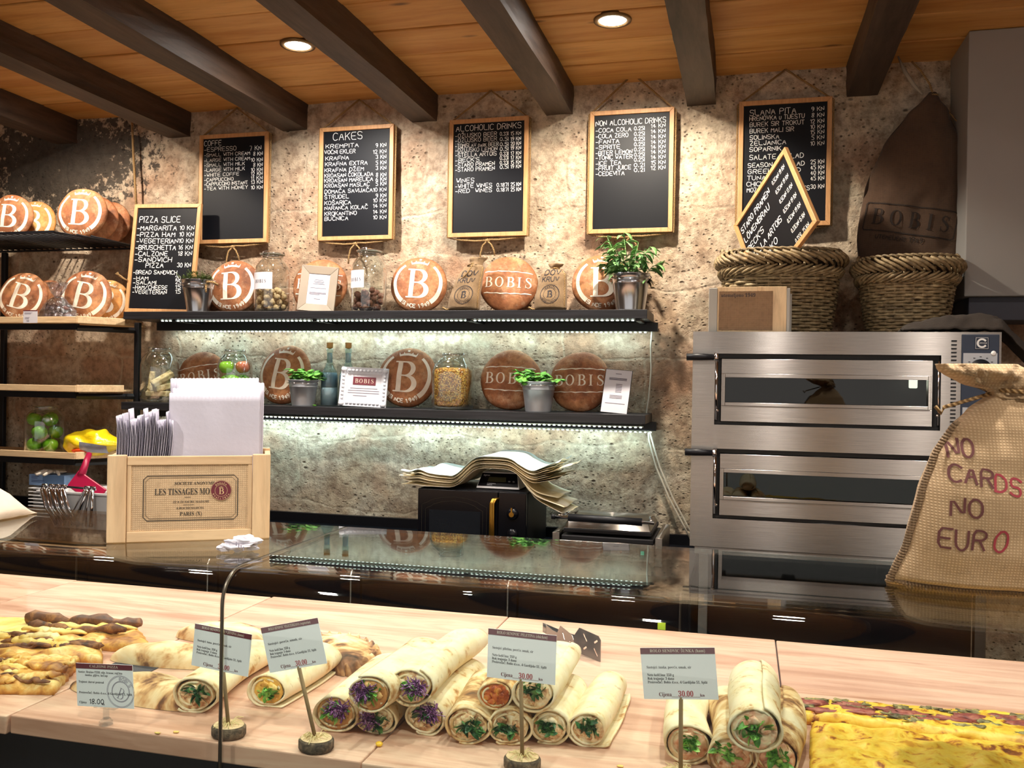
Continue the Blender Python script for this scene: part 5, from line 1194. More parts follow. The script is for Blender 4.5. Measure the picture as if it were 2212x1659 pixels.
m_ = MB(); print_mesh(m_, 'digitron', .006, lambda u, v: (sl(u, v)[0], sl(u, v)[1]-.0012, sl(u, v)[2]), -W*.72, .052); print_mesh(m_, 'AT-SCALE DIGITAL', .003, lambda u, v: (sl(u, v)[0], sl(u, v)[1]-.0012, sl(u, v)[2]), -W*.5, .022); print_mesh(m_, 'multifunction', .003, lambda u, v: (sl(u, v)[0], sl(u, v)[1]-.0012, sl(u, v)[2]), -W*.5, .017)
m_.build('lettering', WHITEP, t)
for k in range(2): MB().ball(sl(W*(.50+.2*k), .033), .004, 10, 6, (1.3, .4, .8)).build('button', plain('scale_button', '6a6c70', .5), t, True)
X0, X1 = LX(880, 1040, 3.5), LX(1240, 980, 3.6)
for k in range(11):
    q = random.Random(k*5+1)
    o1, o2, y0, y1 = q.uniform(-.0, .05), q.uniform(-.09, .02), 3.40+q.uniform(-.015, .02), 3.72+q.uniform(-.03, .03)
    def sh(u, v, k=k, o1=o1, o2=o2, y0=y0, y1=y1):
        x = X0+o1+(X1+o2-X0-o1)*u; c = (sx0+sx1)/2; hump = .080*math.exp(-((x-c)/.125)**4)
        right = max(0, x-sx1-.01); f = k/10
        yy = y0+(y1-y0)*v; wav = .010*noise.noise(Vector((x*9, yy*9, 1)))*min(1, abs(x-c)*6)
        zb = MZ1+.010+k*.0021+hump
        if k < 3: zb -= right*.5*(1-k*.3)
        else: zb += (right*.26+.012*min(1, right*12))*(.5+f*.5) + (f-.2)*.035*(1-math.exp(-((x-X0)/.16)**2)) + f*.028*(1+noise.noise(Vector((x*14, yy*6, 5))))*max(0, min(1, (abs(x-c)-.17)*7))
        zb = max(zb+wav, MZ1+.0015+k*.0021 if MX0-.05 < x < MX1+.03 else zb+wav)
        return (x, yy, zb)
    tag(MB().grid(sh, 60, 14).build('parchment_sheet', BAGP if k < 10 else plain('blueish_parchment', 'cfe0dc', .6, 0, .05, 6), None, True, solid=.0007), ('greaseproof sheet draped over the digital scale, %s from the bottom of the stack' % ('first', 'second', 'third', 'fourth', 'fifth', 'sixth', 'seventh', 'eighth', 'ninth', 'tenth', 'top')[k]) if 0 < k < 10 else ('lowest greaseproof sheet hanging in front of the digital scale' if k == 0 else 'topmost bluish greaseproof sheet of the stack on the scale'), 'paper', 'greaseproof sheets on the scale')
# ------------------------------------------------------------------ contact grill
gx0, gx1 = LX(1193, 1180, 3.36), LX(1431, 1180, 3.36); gy = 3.36; gz = BACKTOP
t = thing('contact_grill', 'stainless steel contact grill with black handle bar beside the microwave', 'grill', (0, 0, 0))
MB().b2((gx0+.028, gy, gz+.012), (gx1-.028, gy+.33, gz+.080)).build('base', STEEL, t, False, .002)
for a, b_ in ((gx0, gx0+.028), (gx1-.028, gx1)): MB().b2((a, gy-.004, gz+.001), (b_, gy+.34, gz+.108)).build('side_panel', STEEL, t, False, .002)
MB().b2((gx0+.034, gy+.004, gz+.081), (gx1-.034, gy+.31, gz+.098)).build('lower_plate', plain('cast_iron', '2c2b2d', .5, .6), t, False, .003)
up = thing('lid_pivot', None, None); bpy.data.objects.remove(up)
ld = MB().b2((gx0+.04, gy+.012, gz+.108), (gx1-.042, gy+.30, gz+.124)).build('upper_plate', plain('cast_iron', '2c2b2d', .5, .6), t, False, .003)
MB().add([(gx0+.042, gy+.012, gz+.125), (gx1-.046, gy+.012, gz+.125), (gx1-.046, gy+.30, gz+.125), (gx0+.042, gy+.30, gz+.125), (gx0+.050, gy+.05, gz+.152), (gx1-.058, gy+.05, gz+.152), (gx1-.058, gy+.26, gz+.158), (gx0+.050, gy+.26, gz+.158)], [(0, 3, 2, 1), (4, 5, 6, 7), (0, 1, 5, 4), (1, 2, 6, 5), (2, 3, 7, 6), (3, 0, 4, 7)]).build('lid', STEEL, t, False, .002)
hz_ = gz+.170; hy = gy-.02
MB().tube([(gx0+.01, hy, hz_), (gx1-.03, hy, hz_-.004)], .007, 12).tube([(gx0+.02, hy, hz_), (gx0+.05, gy+.12, hz_), (gx0+.05, gy+.26, hz_-.015)], .006, 8).tube([(gx1-.04, hy, hz_), (gx1-.06, gy+.12, hz_), (gx1-.06, gy+.26, hz_-.015)], .006, 8).build('handle_bar', CHROME, t, True)
MB().tube([(gx0+.065, hy, hz_), (gx1-.075, hy, hz_-.003)], .0145, 20).tube([(gx0+.000, hy, hz_), (gx0+.014, hy, hz_)], .010, 14).build('handle_grip', BLACKM, t, True)
for k in range(6): pass
kx = gx0+(gx1-gx0)*.49; MB().lathe([(0, 0), (.021, 0), (.018, .016), (0, .018)], 24, M=Matrix.Rotation(PI/2, 3, 'X')).build('thermostat_knob', BLACKM, t, True, loc=(kx, gy, gz+.046))
MB().ball((gx0+(gx1-gx0)*.63, gy-.002, gz+.048), .005, 10, 8).build('pilot_light', plain('amber', '8a5a44', .3), t, True)
sw = MB().b2((gx1-.085, gy-.004, gz+.032), (gx1-.062, gy, gz+.064)).build('switch', BLACKM, t, False, .002); MB().b2((gx1-.080, gy-.0065, gz+.042), (gx1-.067, gy-.004, gz+.056)).build('switch_light', emis('green_glow', (.0, .6, .35), .8), sw)
m_ = MB(); print_mesh(m_, 'NORICA', .006, lambda u, v: (u, gy-.0012, v), gx0+.07, gz+.045); m_.build('lettering', INK, t)
# ------------------------------------------------------------------ left end of the back counter
def px3(px, py, y): return PY(px, py, y)
q = random.Random(4)
for k in range(9):
    zz = BACKTOP+.001+k*.0165
    o = MB().b2((-3.25, 3.52, zz), (-2.72+q.uniform(-.01, .01), 3.72, zz+.006)).b2((-3.265, 3.505, zz+.006), (-2.705+q.uniform(-.01, .01), 3.735, zz+.011)).build('white_tray', WHITEP, None, False, .002)
    tag(o, 'white plastic tray, %s in the stack behind the white tub' % ('lowest', 'second from bottom', 'third from bottom', 'fourth from bottom', 'middle one', 'fourth from top', 'third from top', 'second from top', 'topmost')[k], 'tray', 'stacked white plastic trays')
zt_ = BACKTOP+.001+9*.0165
t = thing('glove_box', 'light blue glove carton lying on the stacked white trays', 'box', (px3(100, 1055, 3.54).x, 3.54, zt_-.0045))
MB().b2((-.10, 0, .006), (.10, .12, .058)).build('carton', plain('light_blue_card', '8fb0dc', .5), t, False, .002)
MB().b2((-.02, -.001, .007), (.10, .0, .057)).build('blue_panel', plain('mid_blue_card', '5f7ea6', .5), t); lines_card(t, .20, .06, -.0016, [(-.42, -.2, .82), (-.42, -.25, .68), (-.42, -.05, .5), (-.42, -.1, .38)], plain('navy_print', '3c4a7c', .5))
GLV = plain('glove_latex', 'cfc4b4', .6, 0, .06)
t = thing('disposable_glove', 'limp pale glove lying over the blue glove carton', 'glove', (px3(112, 1035, 3.56).x, 3.585, zt_+.058))
g = MB().ball((0, 0, .008), .045, 14, 8, (1.2, .8, .25), .25, 3)
for a, L in ((3.5, .07), (3.9, .07), (4.4, .08), (4.9, .085), (5.6, .06)): g.tube([(.02*math.cos(a), .02*math.sin(a), .010), (.05*math.cos(a), .05*math.sin(a), .012), ((.04+L*.7)*math.cos(a), (.04+L*.7)*math.sin(a), -.0+.0)], [.010, .009, .006], 7)
g.build('glove_skin', GLV, t, True)
MAG = plain('magenta_plastic', 'a3123f', .35)
t = thing('scoop', 'magenta plastic scoop stuck in the white tub', 'scoop', (px3(186, 1070, 3.40).x, 3.405, 1.035))
MB().box((0, 0, 0), (.17, .012, .085)).build('blade', MAG, t, False, .02, seg=4); MB().tube([(-.06, 0, .03), (-.10, .03, .085), (-.125, .05, .12)], [.018, .014, .013], 10).build('handle', MAG, t, True)
t.rotation_euler = (-.35, .5, 0)
xA, xB = px3(88, 1090, 3.32).x, px3(262, 1090, 3.32).x
t = thing('white_tub', 'white plastic tub full of serving tongs beside the stacked trays', 'tub', ((xA+xB)/2, 3.40, BACKTOP+.001)); a = (xB-xA)/2
def ring(z, s): return [(-a*s, -.09*s, z), (a*s, -.09*s, z), (a*s, .12*s, z), (-a*s, .12*s, z)]
vs = ring(0, .72)+ring(.15, 1)+ring(.155, 1.06)+ring(.165, 1.06)+ring(.165, .97)+ring(.02, .72)
MB().add(vs, [(3, 2, 1, 0)]+[(r*4+i, r*4+(i+1) % 4, (r+1)*4+(i+1) % 4, (r+1)*4+i) for r in range(5) for i in range(4)]+[(20, 21, 22, 23)]).build('tub_body', WHITEP, t, False, .002)
def tongs(x, lab, ang, L=.20):
    t = thing('serving_tongs', lab, 'tongs', (x, 3.295, BACKTOP+.168), group='steel tongs hung on the white tub')
    m_ = MB()
    for s in (-1, 1): m_.tube([(0, -.0, .02), (s*.008, -.012, .008), (s*.014+ang*.3*L, -.016, -L*.35), (s*.012+ang*.8*L, -.014, -L*.72)], [.006, .0075, .007, .009], 6, flat=.5)
    m_.build('arms', CHROME, t, True); MB().tube([(-.012, .0, .012), (-.010, 0, .026), (.010, 0, .026), (.012, 0, .012)], .005, 6).build('spring_loop', CHROME, t, True)
for px, lab, an in ((98, 'leftmost leaning steel tongs on the white tub', .55), (113, 'second steel tongs from the left on the white tub', .55), (126, 'third steel tongs from the left on the white tub', .55), (139, 'fourth steel tongs from the left on the white tub', .5), (190, 'steel tongs splayed left on the right half of the white tub', -.6), (202, 'steel tongs hanging straight down on the right half of the white tub', -.05)): tongs(px3(px, 1075, 3.30).x, lab, an)
t = thing('ladle_rest', 'thin black skewer rod lying across the white tub rim', 'rod', (px3(150, 1072, 3.33).x, 3.36, BACKTOP+.176)); MB().tube([(-.11, 0, .004), (.11, 0, 0)], .005, 7).build('rod', BLACKM, t, True)
# ------------------------------------------------------------------ paper-bag crate on the glass
zg = GLASS+.0008; G = 1.447
A = PZ(229, 1174, zg); B = PZ(582, 1163, zg); d = B-A; rz = math.atan2(d.y, d.x); W = d.length/G; H = .118; Dp = .088
t = thing('bag_crate', 'pale wooden crate with a printed burlap panel standing on the glass counter', 'crate', ((A.x+B.x)/2, (A.y+B.y)/2, zg), rz); t.scale = (G, G, G); bpy.context.view_layer.update()
w2 = W/2
for a_, b_ in ((-w2, -w2+.024), (w2-.024, w2)): MB().b2((a_, 0, 0), (b_, .009, H)).build('corner_post', PALEWZ, t, False, .0012)
for a_, b_ in ((0, .014), (H-.014, H-.002)): MB().b2((-w2+.0245, .002, a_), (w2-.0245, .009, b_)).build('rail', PALEW, t, False, .0008)
for a_, b_ in ((-w2+.0245, -w2+.030), (w2-.030, w2-.0245)): MB().b2((a_, .003, .014), (b_, .009, H-.014)).build('stile', PALEWZ, t, False, .0005)
MB().b2((-w2, .010, 0), (-w2+.008, Dp, H-.002)).b2((w2-.008, .010, 0), (w2, Dp, H-.002)).b2((-w2, Dp, 0), (-w2+.02, Dp+.008, H+.002)).b2((w2-.02, Dp, 0), (w2, Dp+.008, H+.002)).build('end_panel', PALEWZ, t, False, .001)
MB().b2((-w2+.0205, Dp, .0), (w2-.0205, Dp+.006, H-.010)).b2((-w2+.008, .010, .001), (w2-.008, Dp, .006)).build('back_panel', PALEW, t)
pn = MB().b2((-w2+.030, .0045, .014), (w2-.030, .0075, H-.014)).build('burlap_panel', jute('panel_jute', 'ecd4ac', 'c4a27a', 700.), t)
px0, px1, pz0, pz1 = -w2+.030, w2-.030, .014, H-.014; pw, ph_ = px1-px0, pz1-pz0
F = lambda u, v: (px0+u*pw, .0040, pz0+v*ph_)
m_ = MB(); K = lambda L: [(a/pw, b/ph_) for a, b in L]
for k, wd in ((0, .0011), (.0028, .0005)):
    a, b, c, e_ = .10*pw+k, .91*pw-k, .155*ph_+k, .835*ph_-k; rr = .005
    ribbons(m_, [[(a+rr, c), (b-rr, c), (b, c+rr), (b, e_-rr), (b-rr, e_), (a+rr, e_), (a, e_-rr), (a, c+rr), (a+rr, c)]], wd, lambda u, v: (px0+u, .0040, pz0+v))
GL_ = lambda u, v: (px0+u+ (v-.03)*.12, .0040, pz0+v)
G0 = lambda u, v: (px0+u, .0040, pz0+v)
print_mesh(m_, 'SOCIETE ANONYME', .0042, GL_, .335*pw, .695*ph_, .345*pw, True); print_mesh(m_, 'LES TISSAGES MO', .0088, G0, .195*pw, .545*ph_, .47*pw, True)
print_mesh(m_, '22 & 24 SACRE MADAME', .0030, GL_, .345*pw, .42*ph_, .31*pw, True); print_mesh(m_, '4 ROCHEMARCEL', .0028, GL_, .38*pw, .325*ph_, .24*pw, True); print_mesh(m_, 'PARIS (X)', .0052, G0, .41*pw, .225*ph_, .19*pw, True)
ribbons(m_, [[(.45*pw, .505*ph_), (.50*pw, .505*ph_)], [(.44*pw, .39*ph_), (.53*pw, .39*ph_)]], .0006, G0)
m_.build('printed_lettering', plain('stamp_ink', '3b362f', .9), pn)
cxs, czs, rs = px0+.765*pw, pz0+.60*ph_, .0140
sl_ = MB().lathe([(0, 0), (rs, 0), (rs*.98, .0006), (0, .0006)], 40, M=Matrix.Rotation(PI/2, 3, 'X')).build('round_seal', MAROON, pn, loc=(cxs, .0038, czs))
m_ = MB(); F2 = lambda u, v: (u, -.0011, v)
for r in (.0135, .0082): ribbons(m_, [circ(0, 0, r, 0, 360, None, 40)], .0004, F2)
ribbons(m_, serif('B', -.0030, -.0050, .0085, .0062), 0, F2); ribbons(m_, CROWN(.009, 0, .0045), 0, F2); ribbons(m_, arc_text('domaća', 0, 0, .0108, 90, .0026), .0005, F2); ribbons(m_, arc_text('kvaliteta', 0, 0, .0108, -90, .0026, True), .0005, F2)
m_.build('seal_emblem', plain('seal_gold', 'd8b98a', .5), sl_)
BAGW = plain('bag_paper', 'c8c4cf', .7, 0, .05, 12, .25)
def zig(x0, x1, z, n, a=.0009):
    return [(x0+(x1-x0)*i/n, z+(a if i % 2 else 0)) for i in range(n+1)]
def flatbag(lab, x, y, w_, h, tilt, yaw, roll, sd):
    tp = zig(w_/2, -w_/2, h, 50); pts = [(-w_/2, 0), (w_/2, 0)]+tp
    M = t.matrix_basis; ob = thing('paper_bag', lab, 'paper bag', group='large white paper bags in the crate')
    ob.matrix_basis = t.matrix_world @ Matrix.Translation((x, y, .012)) @ Matrix.Rotation(yaw, 4, 'Z') @ Matrix.Rotation(roll, 4, 'Y') @ Matrix.Rotation(-tilt, 4, 'X')
    q = random.Random(sd); c1, c2 = q.uniform(.3, .5), q.uniform(.6, .8)
    def g(u, v): zz = h*v; return (-w_/2+w_*u, -.0010-.0016*math.sin(PI*v)*math.exp(-((u-c1)/.12)**2)-.0012*noise.noise(Vector((u*3, v*3, sd))), zz+(.0010 if (int(u*50) % 2 and v > .99) else 0))
    def g2(u, v): p = g(u, v); return (p[0], .0008-p[1]*.3, (p[2]) - (.004 if v > .99 else 0))
    MB().grid(g, 50, 16).build('front_sheet', BAGW, ob, True, solid=.0004); MB().grid(g2, 50, 10).build('back_sheet', BAGW, ob, True, solid=.0004)
xb_ = .031
bags = [('frontmost large white paper bag in the crate', xb_, .030, .122, .190, .02, 0, -.01), ('second large white paper bag, its zigzag top just above the frontmost', xb_+.001, .038, .121, .196, .03, 0, .0), ('third large white paper bag, shifted right in the crate', .004+xb_, .046, .118, .202, .04, .02, .01), ('fourth large white paper bag, shifted left in the crate', xb_-.002, .054, .121, .207, .05, 0, .03), ('rearmost large white paper bag rising highest in the crate', xb_-.0, .063, .122, .211, .045, 0, -.02)]
for i, b_ in enumerate(bags): flatbag(*b_, i)
t2 = thing('card_divider', 'brown card divider sticking up behind the large paper bags', 'card'); t2.matrix_basis = t.matrix_world @ Matrix.Translation((xb_+.002, .0775, .010)) @ Matrix.Rotation(-.05, 4, 'X')
MB().b2((-.060, 0, 0), (.058, .0012, .211)).build('divider_card', plain('brown_card', '6a5550', .8), t2)
proto = None; q = random.Random(11)
for k in range(20):
    if proto is None:
        proto = thing('narrow_bag', 'narrow white paper sleeve standing on edge in the left of the crate', 'paper bag', group='narrow white paper sleeves in the crate')
        def e1(u, v): return (.0011*(1 if u > .5 else -1)*(1 if v < .9 else .4+2.0*(v-.9))+.0016*math.sin(v*9), -.002+.05*(u if u <= .5 else 1-u)*2, .17*v+(.0016 if int(u*24) % 2 and v > .99 else 0))
        MB().grid(e1, 24, 14).build('sleeve', BAGW, proto, True, solid=.0003); ob = proto
    else: ob = dup(proto)
    s = q.uniform(.90, 1.0)
    ob.matrix_basis = t.matrix_world @ Matrix.Translation((-w2+.015+k*.00305, .022+q.uniform(-.004, .006), .008)) @ Matrix.Rotation(q.uniform(-.012, .012), 4, 'Z') @ Matrix.Rotation(-.05+.0045*k+q.uniform(-.002, .002), 4, 'Y') @ Matrix.Diagonal((1, 1, s, 1))
# crumpled receipt
p = PZ(518, 1192, zg)
t = thing('crumpled_receipt', 'crumpled white receipt lying on the glass at the top of the seam', 'paper', (p.x, p.y+.006, zg), .5); t.scale = (G, G, G)
MB().ball((0, 0, .0095), .0125, 22, 16, (1.9, .9, .72), .7, 5).build('crumple', PAPER, t, False); MB().ball((-.020, -.004, .006), .0075, 12, 9, (1.5, .8, .6), .6, 9).build('twisted_end', PAPER, t, False)
m_ = MB(); 
for k in range(4): m_.box((-.006+.003*k, -.0125-.0008*k, .012-.002*k), (.0012, .0006, .005))
m_.build('print_lines', GREYINK, t)
# linen heap at the far left
LIN = plain('beige_linen', 'cfc0ab', .9, 0, .08, 20, .3)
def ln(u, v):
    x = -1.98+.39*u; h = .15*max(0, 1-((u-.15)/.86)**2)**.8 if u < 1 else 0; y = 1.66+.15*(v-.5)
    return (x, y, zg+.0015+max(0, h*(1-abs(2*v-1)**2.5)*(1+.2*noise.noise(Vector((u*6, v*4, 1)))))+.002*abs(noise.noise(Vector((u*20, v*10, 2)))))
tag(MB().grid(ln, 40, 24).build('linen_heap', LIN, None, True, solid=.002), 'folded beige linen heap on the glass at the left picture edge', 'cloth')
# ------------------------------------------------------------------ NO CARDS sack
c = PZ(2150, 1312, zg); sx_, sy_ = c.x+.018, 1.115*G
t = thing('burlap_sack', 'full burlap sack marked NO CARDS NO EURO on the glass at the right', 'sack', (sx_, sy_, zg), 0); t.scale = (G, G, G)
dx0 = (PY(1925, 1275, 1.075*G).x-sx_)/G
Wb = -dx0
S = Sack([(0, Wb, .020), (.012, Wb*.97, .052), (.05, Wb*.86, .070), (.11, Wb*.78, .072), (.150, Wb*.69, .066), (.180, Wb*.55, .056), (.202, Wb*.38, .046), (.220, Wb*.20, .030)], lambda z: .02*(z/.22), 2, .006, 12, 2.4)
S.mesh(MB(), 90, 70).build('burlap_body', jute('sack_jute', 'ecd0a6', 'bb9a70', 620.), t, True)
top = Sack([(.216, Wb*.21, .030), (.224, Wb*.19, .026), (.233, Wb*.36, .036), (.247, Wb*.44, .042), (.254, Wb*.40, .036)], lambda z: .022-(z-.218)*1.0, 8, .016, 60)
top.mesh(MB(), 120, 16).build('gathered_top', bpy.data.materials['sack_jute'], t, True)
MRK = plain('marker_brown', '6f4340', .9, 0, .25, 60); MRR = plain('marker_red', 'a8414a', .9, 0, .25, 60)
def onS(px, py): q_ = PY(px, py, sy_-.065*G); return (q_.x-sx_)/G, (q_.z-zg)/G
def mark(tx, x0, yb0, x1, yb1, h_px, mat_, th=.0024):
    a = onS(x0, yb0); b_ = onS(x1, yb1); hh = onS(x0, yb0-h_px)[1]-a[1]; L = b_[0]-a[0]; sl2 = (b_[1]-a[1])/L; mm = MB()
    ps = [[(x_, z_+(x_-a[0])*sl2) for x_, z_ in p] for p in strokes(tx, a[0], a[1], hh, L, .5, .05)]
    ribbons(mm, ps, th, lambda u, v: S.front(u, v, .0014), .004); return mm
mk = mark('NO', 2060, 992, 2108, 990, 38, MRK)
for args in (('CAR', 2056, 1040, 2142, 1052, 36, MRK), ('NO', 2056, 1116, 2118, 1118, 38, MRK), ('EUR', 2030, 1184, 2124, 1190, 42, MRK)):
    m2 = mark(*args); mk.add(m2.v, m2.f)
mk.build('marker_lettering', MRK, t)
mr = mark('DS', 2146, 1060, 2200, 1072, 36, MRR); m2 = mark('O', 2144, 1194, 2172, 1190, 44, MRR); mr.add(m2.v, m2.f); mr.build('red_lettering', MRR, t)
sm = MB(); ed = [S.front(S.bend(z)-S.wd(z)[0]*.985, z, .004) for z in [.004+.185*k/14 for k in range(15)]]; sm.tube(ed, .0030, 6); stitches(sm, ed, .0030, 60)
bt = [S.front(S.bend(0)-Wb*(.985-1.9*k/14), .005, .003) for k in range(15)]; sm.tube(bt, .0028, 6); stitches(sm, bt, .0028, 60)
sm.build('stitched_seam', JUTE, t, True)
tw = MB(); tw.tube([(S.bend(.22)+Wb*.21*math.cos(k*.5)+.004, -.036*math.sin(k*.5)-.001, .222+.0006*k) for k in range(14)], .0026, 6); tw.tube([(S.bend(.2)-Wb*.2, -.02, .221), (-Wb*.5, -.03, .205), (-Wb*.52, -.028, .198), (-Wb*.58, -.03, .206)], .0022, 5); tw.build('neck_twine', ROPE, t, True)
# ------------------------------------------------------------------ rolled flatbread sandwiches
def greens(mb, c, r, n, q, flat=.6):
    for k in range(n):
        a = q.uniform(0, 2*PI); rr = r*math.sqrt(q.random()); b = Vector((c[0]+rr*math.cos(a), c[1]+q.uniform(-.001, .006), c[2]+rr*math.sin(a)*flat))
        d = Vector((q.uniform(-1, 1), q.uniform(-.25, .05), q.uniform(-.7, .7))); leaf(mb, b, d, q.uniform(.010, .020), q.uniform(.007, .013), q.uniform(-.6, .9), q.uniform(.2, .9), 4, q.uniform(-1, 1))
def shreds(mb, c, r, n, q, flat=.6, rr0=.0011):
    for k in range(n):
        a = q.uniform(0, 2*PI); rr = r*math.sqrt(q.random()); p = Vector((c[0]+rr*math.cos(a), c[1]+q.uniform(-.002, .004), c[2]+rr*math.sin(a)*flat)); pts = [p]
        d = Vector((q.uniform(-1, 1), q.uniform(-.4, .2), q.uniform(-1, 1))).normalized()
        for i in range(4): d = (d+Vector((q.uniform(-.6, .6), q.uniform(-.3, .3), q.uniform(-.6, .6)))).normalized(); pts.append(pts[-1]+d*.0042)
        mb.tube(pts, rr0*q.uniform(.7, 1.3), 4, flat=.5)
def wrap(f, b, R, lab, kind, lift=0, flap=.0, side=1, toast=False, seed=1, sq=.88, group='rolled flatbread sandwiches'):
    zc = WOOD + R*sq + lift; A = PZ(f[0], f[1], zc); B = PZ(b[0], b[1], zc); d = B-A; L = d.length
    t = thing('rolled_sandwich', lab, 'sandwich', (A.x, A.y, zc), math.atan2(d.y, d.x)-PI/2, group)
    q = random.Random(seed); mat = TORT2 if toast else TORT
    prof = []; turns = 2.1; n = 76; a_end = -PI/2 if flap else q.uniform(.5, 2.5); a0 = a_end-side*turns*2*PI
    for i in range(n+1):
        f_ = i/n; a = a0+(a_end-a0)*f_; r = R*(.50+.50*min(1, f_*1.12)**.8) * (1+.03*math.sin(3*a+seed))
        if f_ < .12: r *= .85+.15*f_/.12
        prof.append((r*math.cos(a)*1.06, max(r*math.sin(a)*sq, -R*sq+.0015)))
    if flap:
        x, z = prof[-1]
        for i in range(1, 9): prof.append((x+side*flap*i/8, -R*sq+.0022+.004*max(0, (i-5)/3)**2*(1 if seed % 2 else .4)))
    th = .0017; N = len(prof); nor = []
    for i in range(N):
        p0, p1 = prof[max(i-1, 0)], prof[min(i+1, N-1)]; dx, dz = p1[0]-p0[0], p1[1]-p0[1]; l = math.hypot(dx, dz) or 1; nor.append((-dz/l*th, dx/l*th))
    loop = [(p[0]+m_[0], p[1]+m_[1]) for p, m_ in zip(prof, nor)]+[(p[0]-m_[0], p[1]-m_[1]) for p, m_ in reversed(list(zip(prof, nor)))]
    M_ = 16; K = len(loop); vs = []; fs = []; sd = Vector((seed*1.7, seed*.9, 0)); bow = q.uniform(-.012, .012)
    for j in range(M_+1):
        v = j/M_; e = max(0, (v-.80)/.20); kx = 1+.05*math.sin(v*7+seed)-.16*e**2; kz = 1+.04*math.sin(v*5+seed*2)-.40*e**1.7
        for i, (x, z) in enumerate(loop):
            rag = .0022*noise.noise(Vector((x*160, z*160, seed)))*(1-v)**6 + (.010*noise.noise(Vector((x*35, z*35, seed+3))) if j == M_ else 0)
            px_ = x*kx + bow*math.sin(PI*v); pz_ = z*kz-(1-kz)*R*sq*(.9 if lift == 0 else .2)
            nn = noise.noise(Vector((px_*26, v*7, pz_*26))+sd)*.0016
            vs.append((px_+nn, L*v+rag+ (.10*x*(1-v)), pz_+nn))
    for j in range(M_):
        for i in range(K): a_, b_ = j*K+i, j*K+(i+1) % K; fs.append((a_, a_+K, b_+K, b_))
    half = N
    for jj, flip in ((0, 0), (M_, 1)):
        o_ = jj*K
        for i in range(N-1):
            f4 = (o_+i, o_+i+1, o_+K-2-i, o_+K-1-i); fs.append(f4 if not flip else f4[::-1])
    MB().add(vs, fs).build('tortilla', mat, t, True)
    # blunt folded rear end
    MB().ball((bow*.1, L*.93, -R*.14), R*.86, 18, 10, (.86, .35, .66), .15, seed).build('folded_end', mat, t, True)
    # layer inside and fillings
    fill, g1, c1 = {'tuna': (CHICK, DKLETT, None), 'veg': (SAUCE, LETT, CABB), 'vegc': (CHICK, LETT, CABB), 'chick': (CHICK, DKLETT, None), 'spicy': (mottled('pepper_filling', [(.3, '8a3414'), (.5, 'c8642a'), (.65, 'e09a44'), (.8, 'e6c890')], 70, .5), None, None), 'cheese': (mottled('cheese_sauce', [(.3, 'c08a3c'), (.5, 'e6b454'), (.7, 'f0d68c')], 40, .5), LETT, None), 'ham': (HAM, LETT, None), 'cabb': (CHICK, DKLETT, CABB)}[kind]
    def fd(u, v):
        a = 2*PI*u; r = R*.86*v; x = r*math.cos(a); z = r*math.sin(a)*sq; return (x+bow*0, .004-.004*(1-v*v)+.0040*noise.noise(Vector((x*110, z*110, seed))), z)
    MB().grid(fd, 30, 8, True).build('filling', fill, t, True, solid=.003)
    MB().lathe([(R*.45, 0), (R*.45, L*.4)], 24, M=Matrix.Rotation(-PI/2, 3, 'X'), sx=1, sy=sq, c=(0, .006, 0)).build('inner_layer', SAUCE, t, True)
    ox, oz = q.uniform(-.15, .15)*R, q.uniform(-.1, .25)*R
    lump = MB()
    for k in range(5): a = q.uniform(0, 6.28); lump.ball((R*.42*math.cos(a), -.001, R*.42*sq*math.sin(a)), R*q.uniform(.13, .24), 9, 6, (1.3, .5, .9), .5, k+seed)
    lump.build('filling_chunks', fill, t, True)
    if g1: mm = MB(); greens(mm, (ox, -.005, oz), R*.42, 30, q); mm.build('lettuce', g1, t, True)
    if c1: mm = MB(); shreds(mm, (ox+R*.24*(1 if seed % 2 else -1), -.005, oz+R*.12), R*.38, 80, q, .6, .0015); mm.build('red_cabbage', c1, t, True)
    return t
W = wrap
W((418, 1503), (575, 1396), 0.04, 'long tuna roll lying in front of the tuna price card, dark greens in its end', 'tuna', flap=.028, side=-1, seed=1, sq=.8)
W((577, 1492), (712, 1408), 0.036, 'roll with pale lettuce under the vegetarian price card, flap spread to the right', 'cheese', flap=.03, seed=2)
W((722, 1541), (858, 1424), 0.039, 'lowest left roll of the pile, red cabbage and corn showing', 'veg', seed=3)
W((811, 1556), (900, 1470), 0.037, 'flattened roll at the bottom of the pile under the lettuce roll', 'cabb', seed=4, sq=.66)
W((916, 1550), (1022, 1440), 0.036, 'bottom roll with red cabbage, third from the left along the front', 'cabb', flap=.015, side=-1, seed=5)
W((797, 1499), (925, 1396), 0.038, 'upper roll with bright lettuce resting on the left pile', 'veg', lift=0.055, seed=6, sq=.86)
W((886, 1484), (1022, 1375), 0.037, 'topmost long roll with purple cabbage crossing the pile', 'vegc', lift=0.06, flap=.0, seed=7, sq=.9)
W((1008, 1568), (1068, 1466), 0.037, 'scorched roll at the bottom beside the cabbage rolls', 'chick', seed=8, toast=True, flap=.012, side=-1)
W((1098, 1570), (1148, 1470), 0.037, 'toasted chicken roll standing behind the chicken card stick', 'chick', seed=9, toast=True, flap=.02, side=-1)
W((1186, 1572), (1236, 1470), 0.0335, 'white chicken roll with greens, second from the right of the chicken group', 'chick', seed=10, flap=.02, side=-1)
W((1268, 1577), (1328, 1468), 0.0335, 'white chicken roll at the right end of the chicken group', 'chick', seed=11, flap=.04)
W((1068, 1502), (1110, 1425), 0.03, 'small upper roll with orange spicy filling behind the chicken card', 'spicy', lift=0.056, seed=12, toast=True)
W((1150, 1500), (1218, 1400), 0.035, 'upper chicken roll partly hidden by the chicken price card', 'chick', lift=0.058, seed=13)
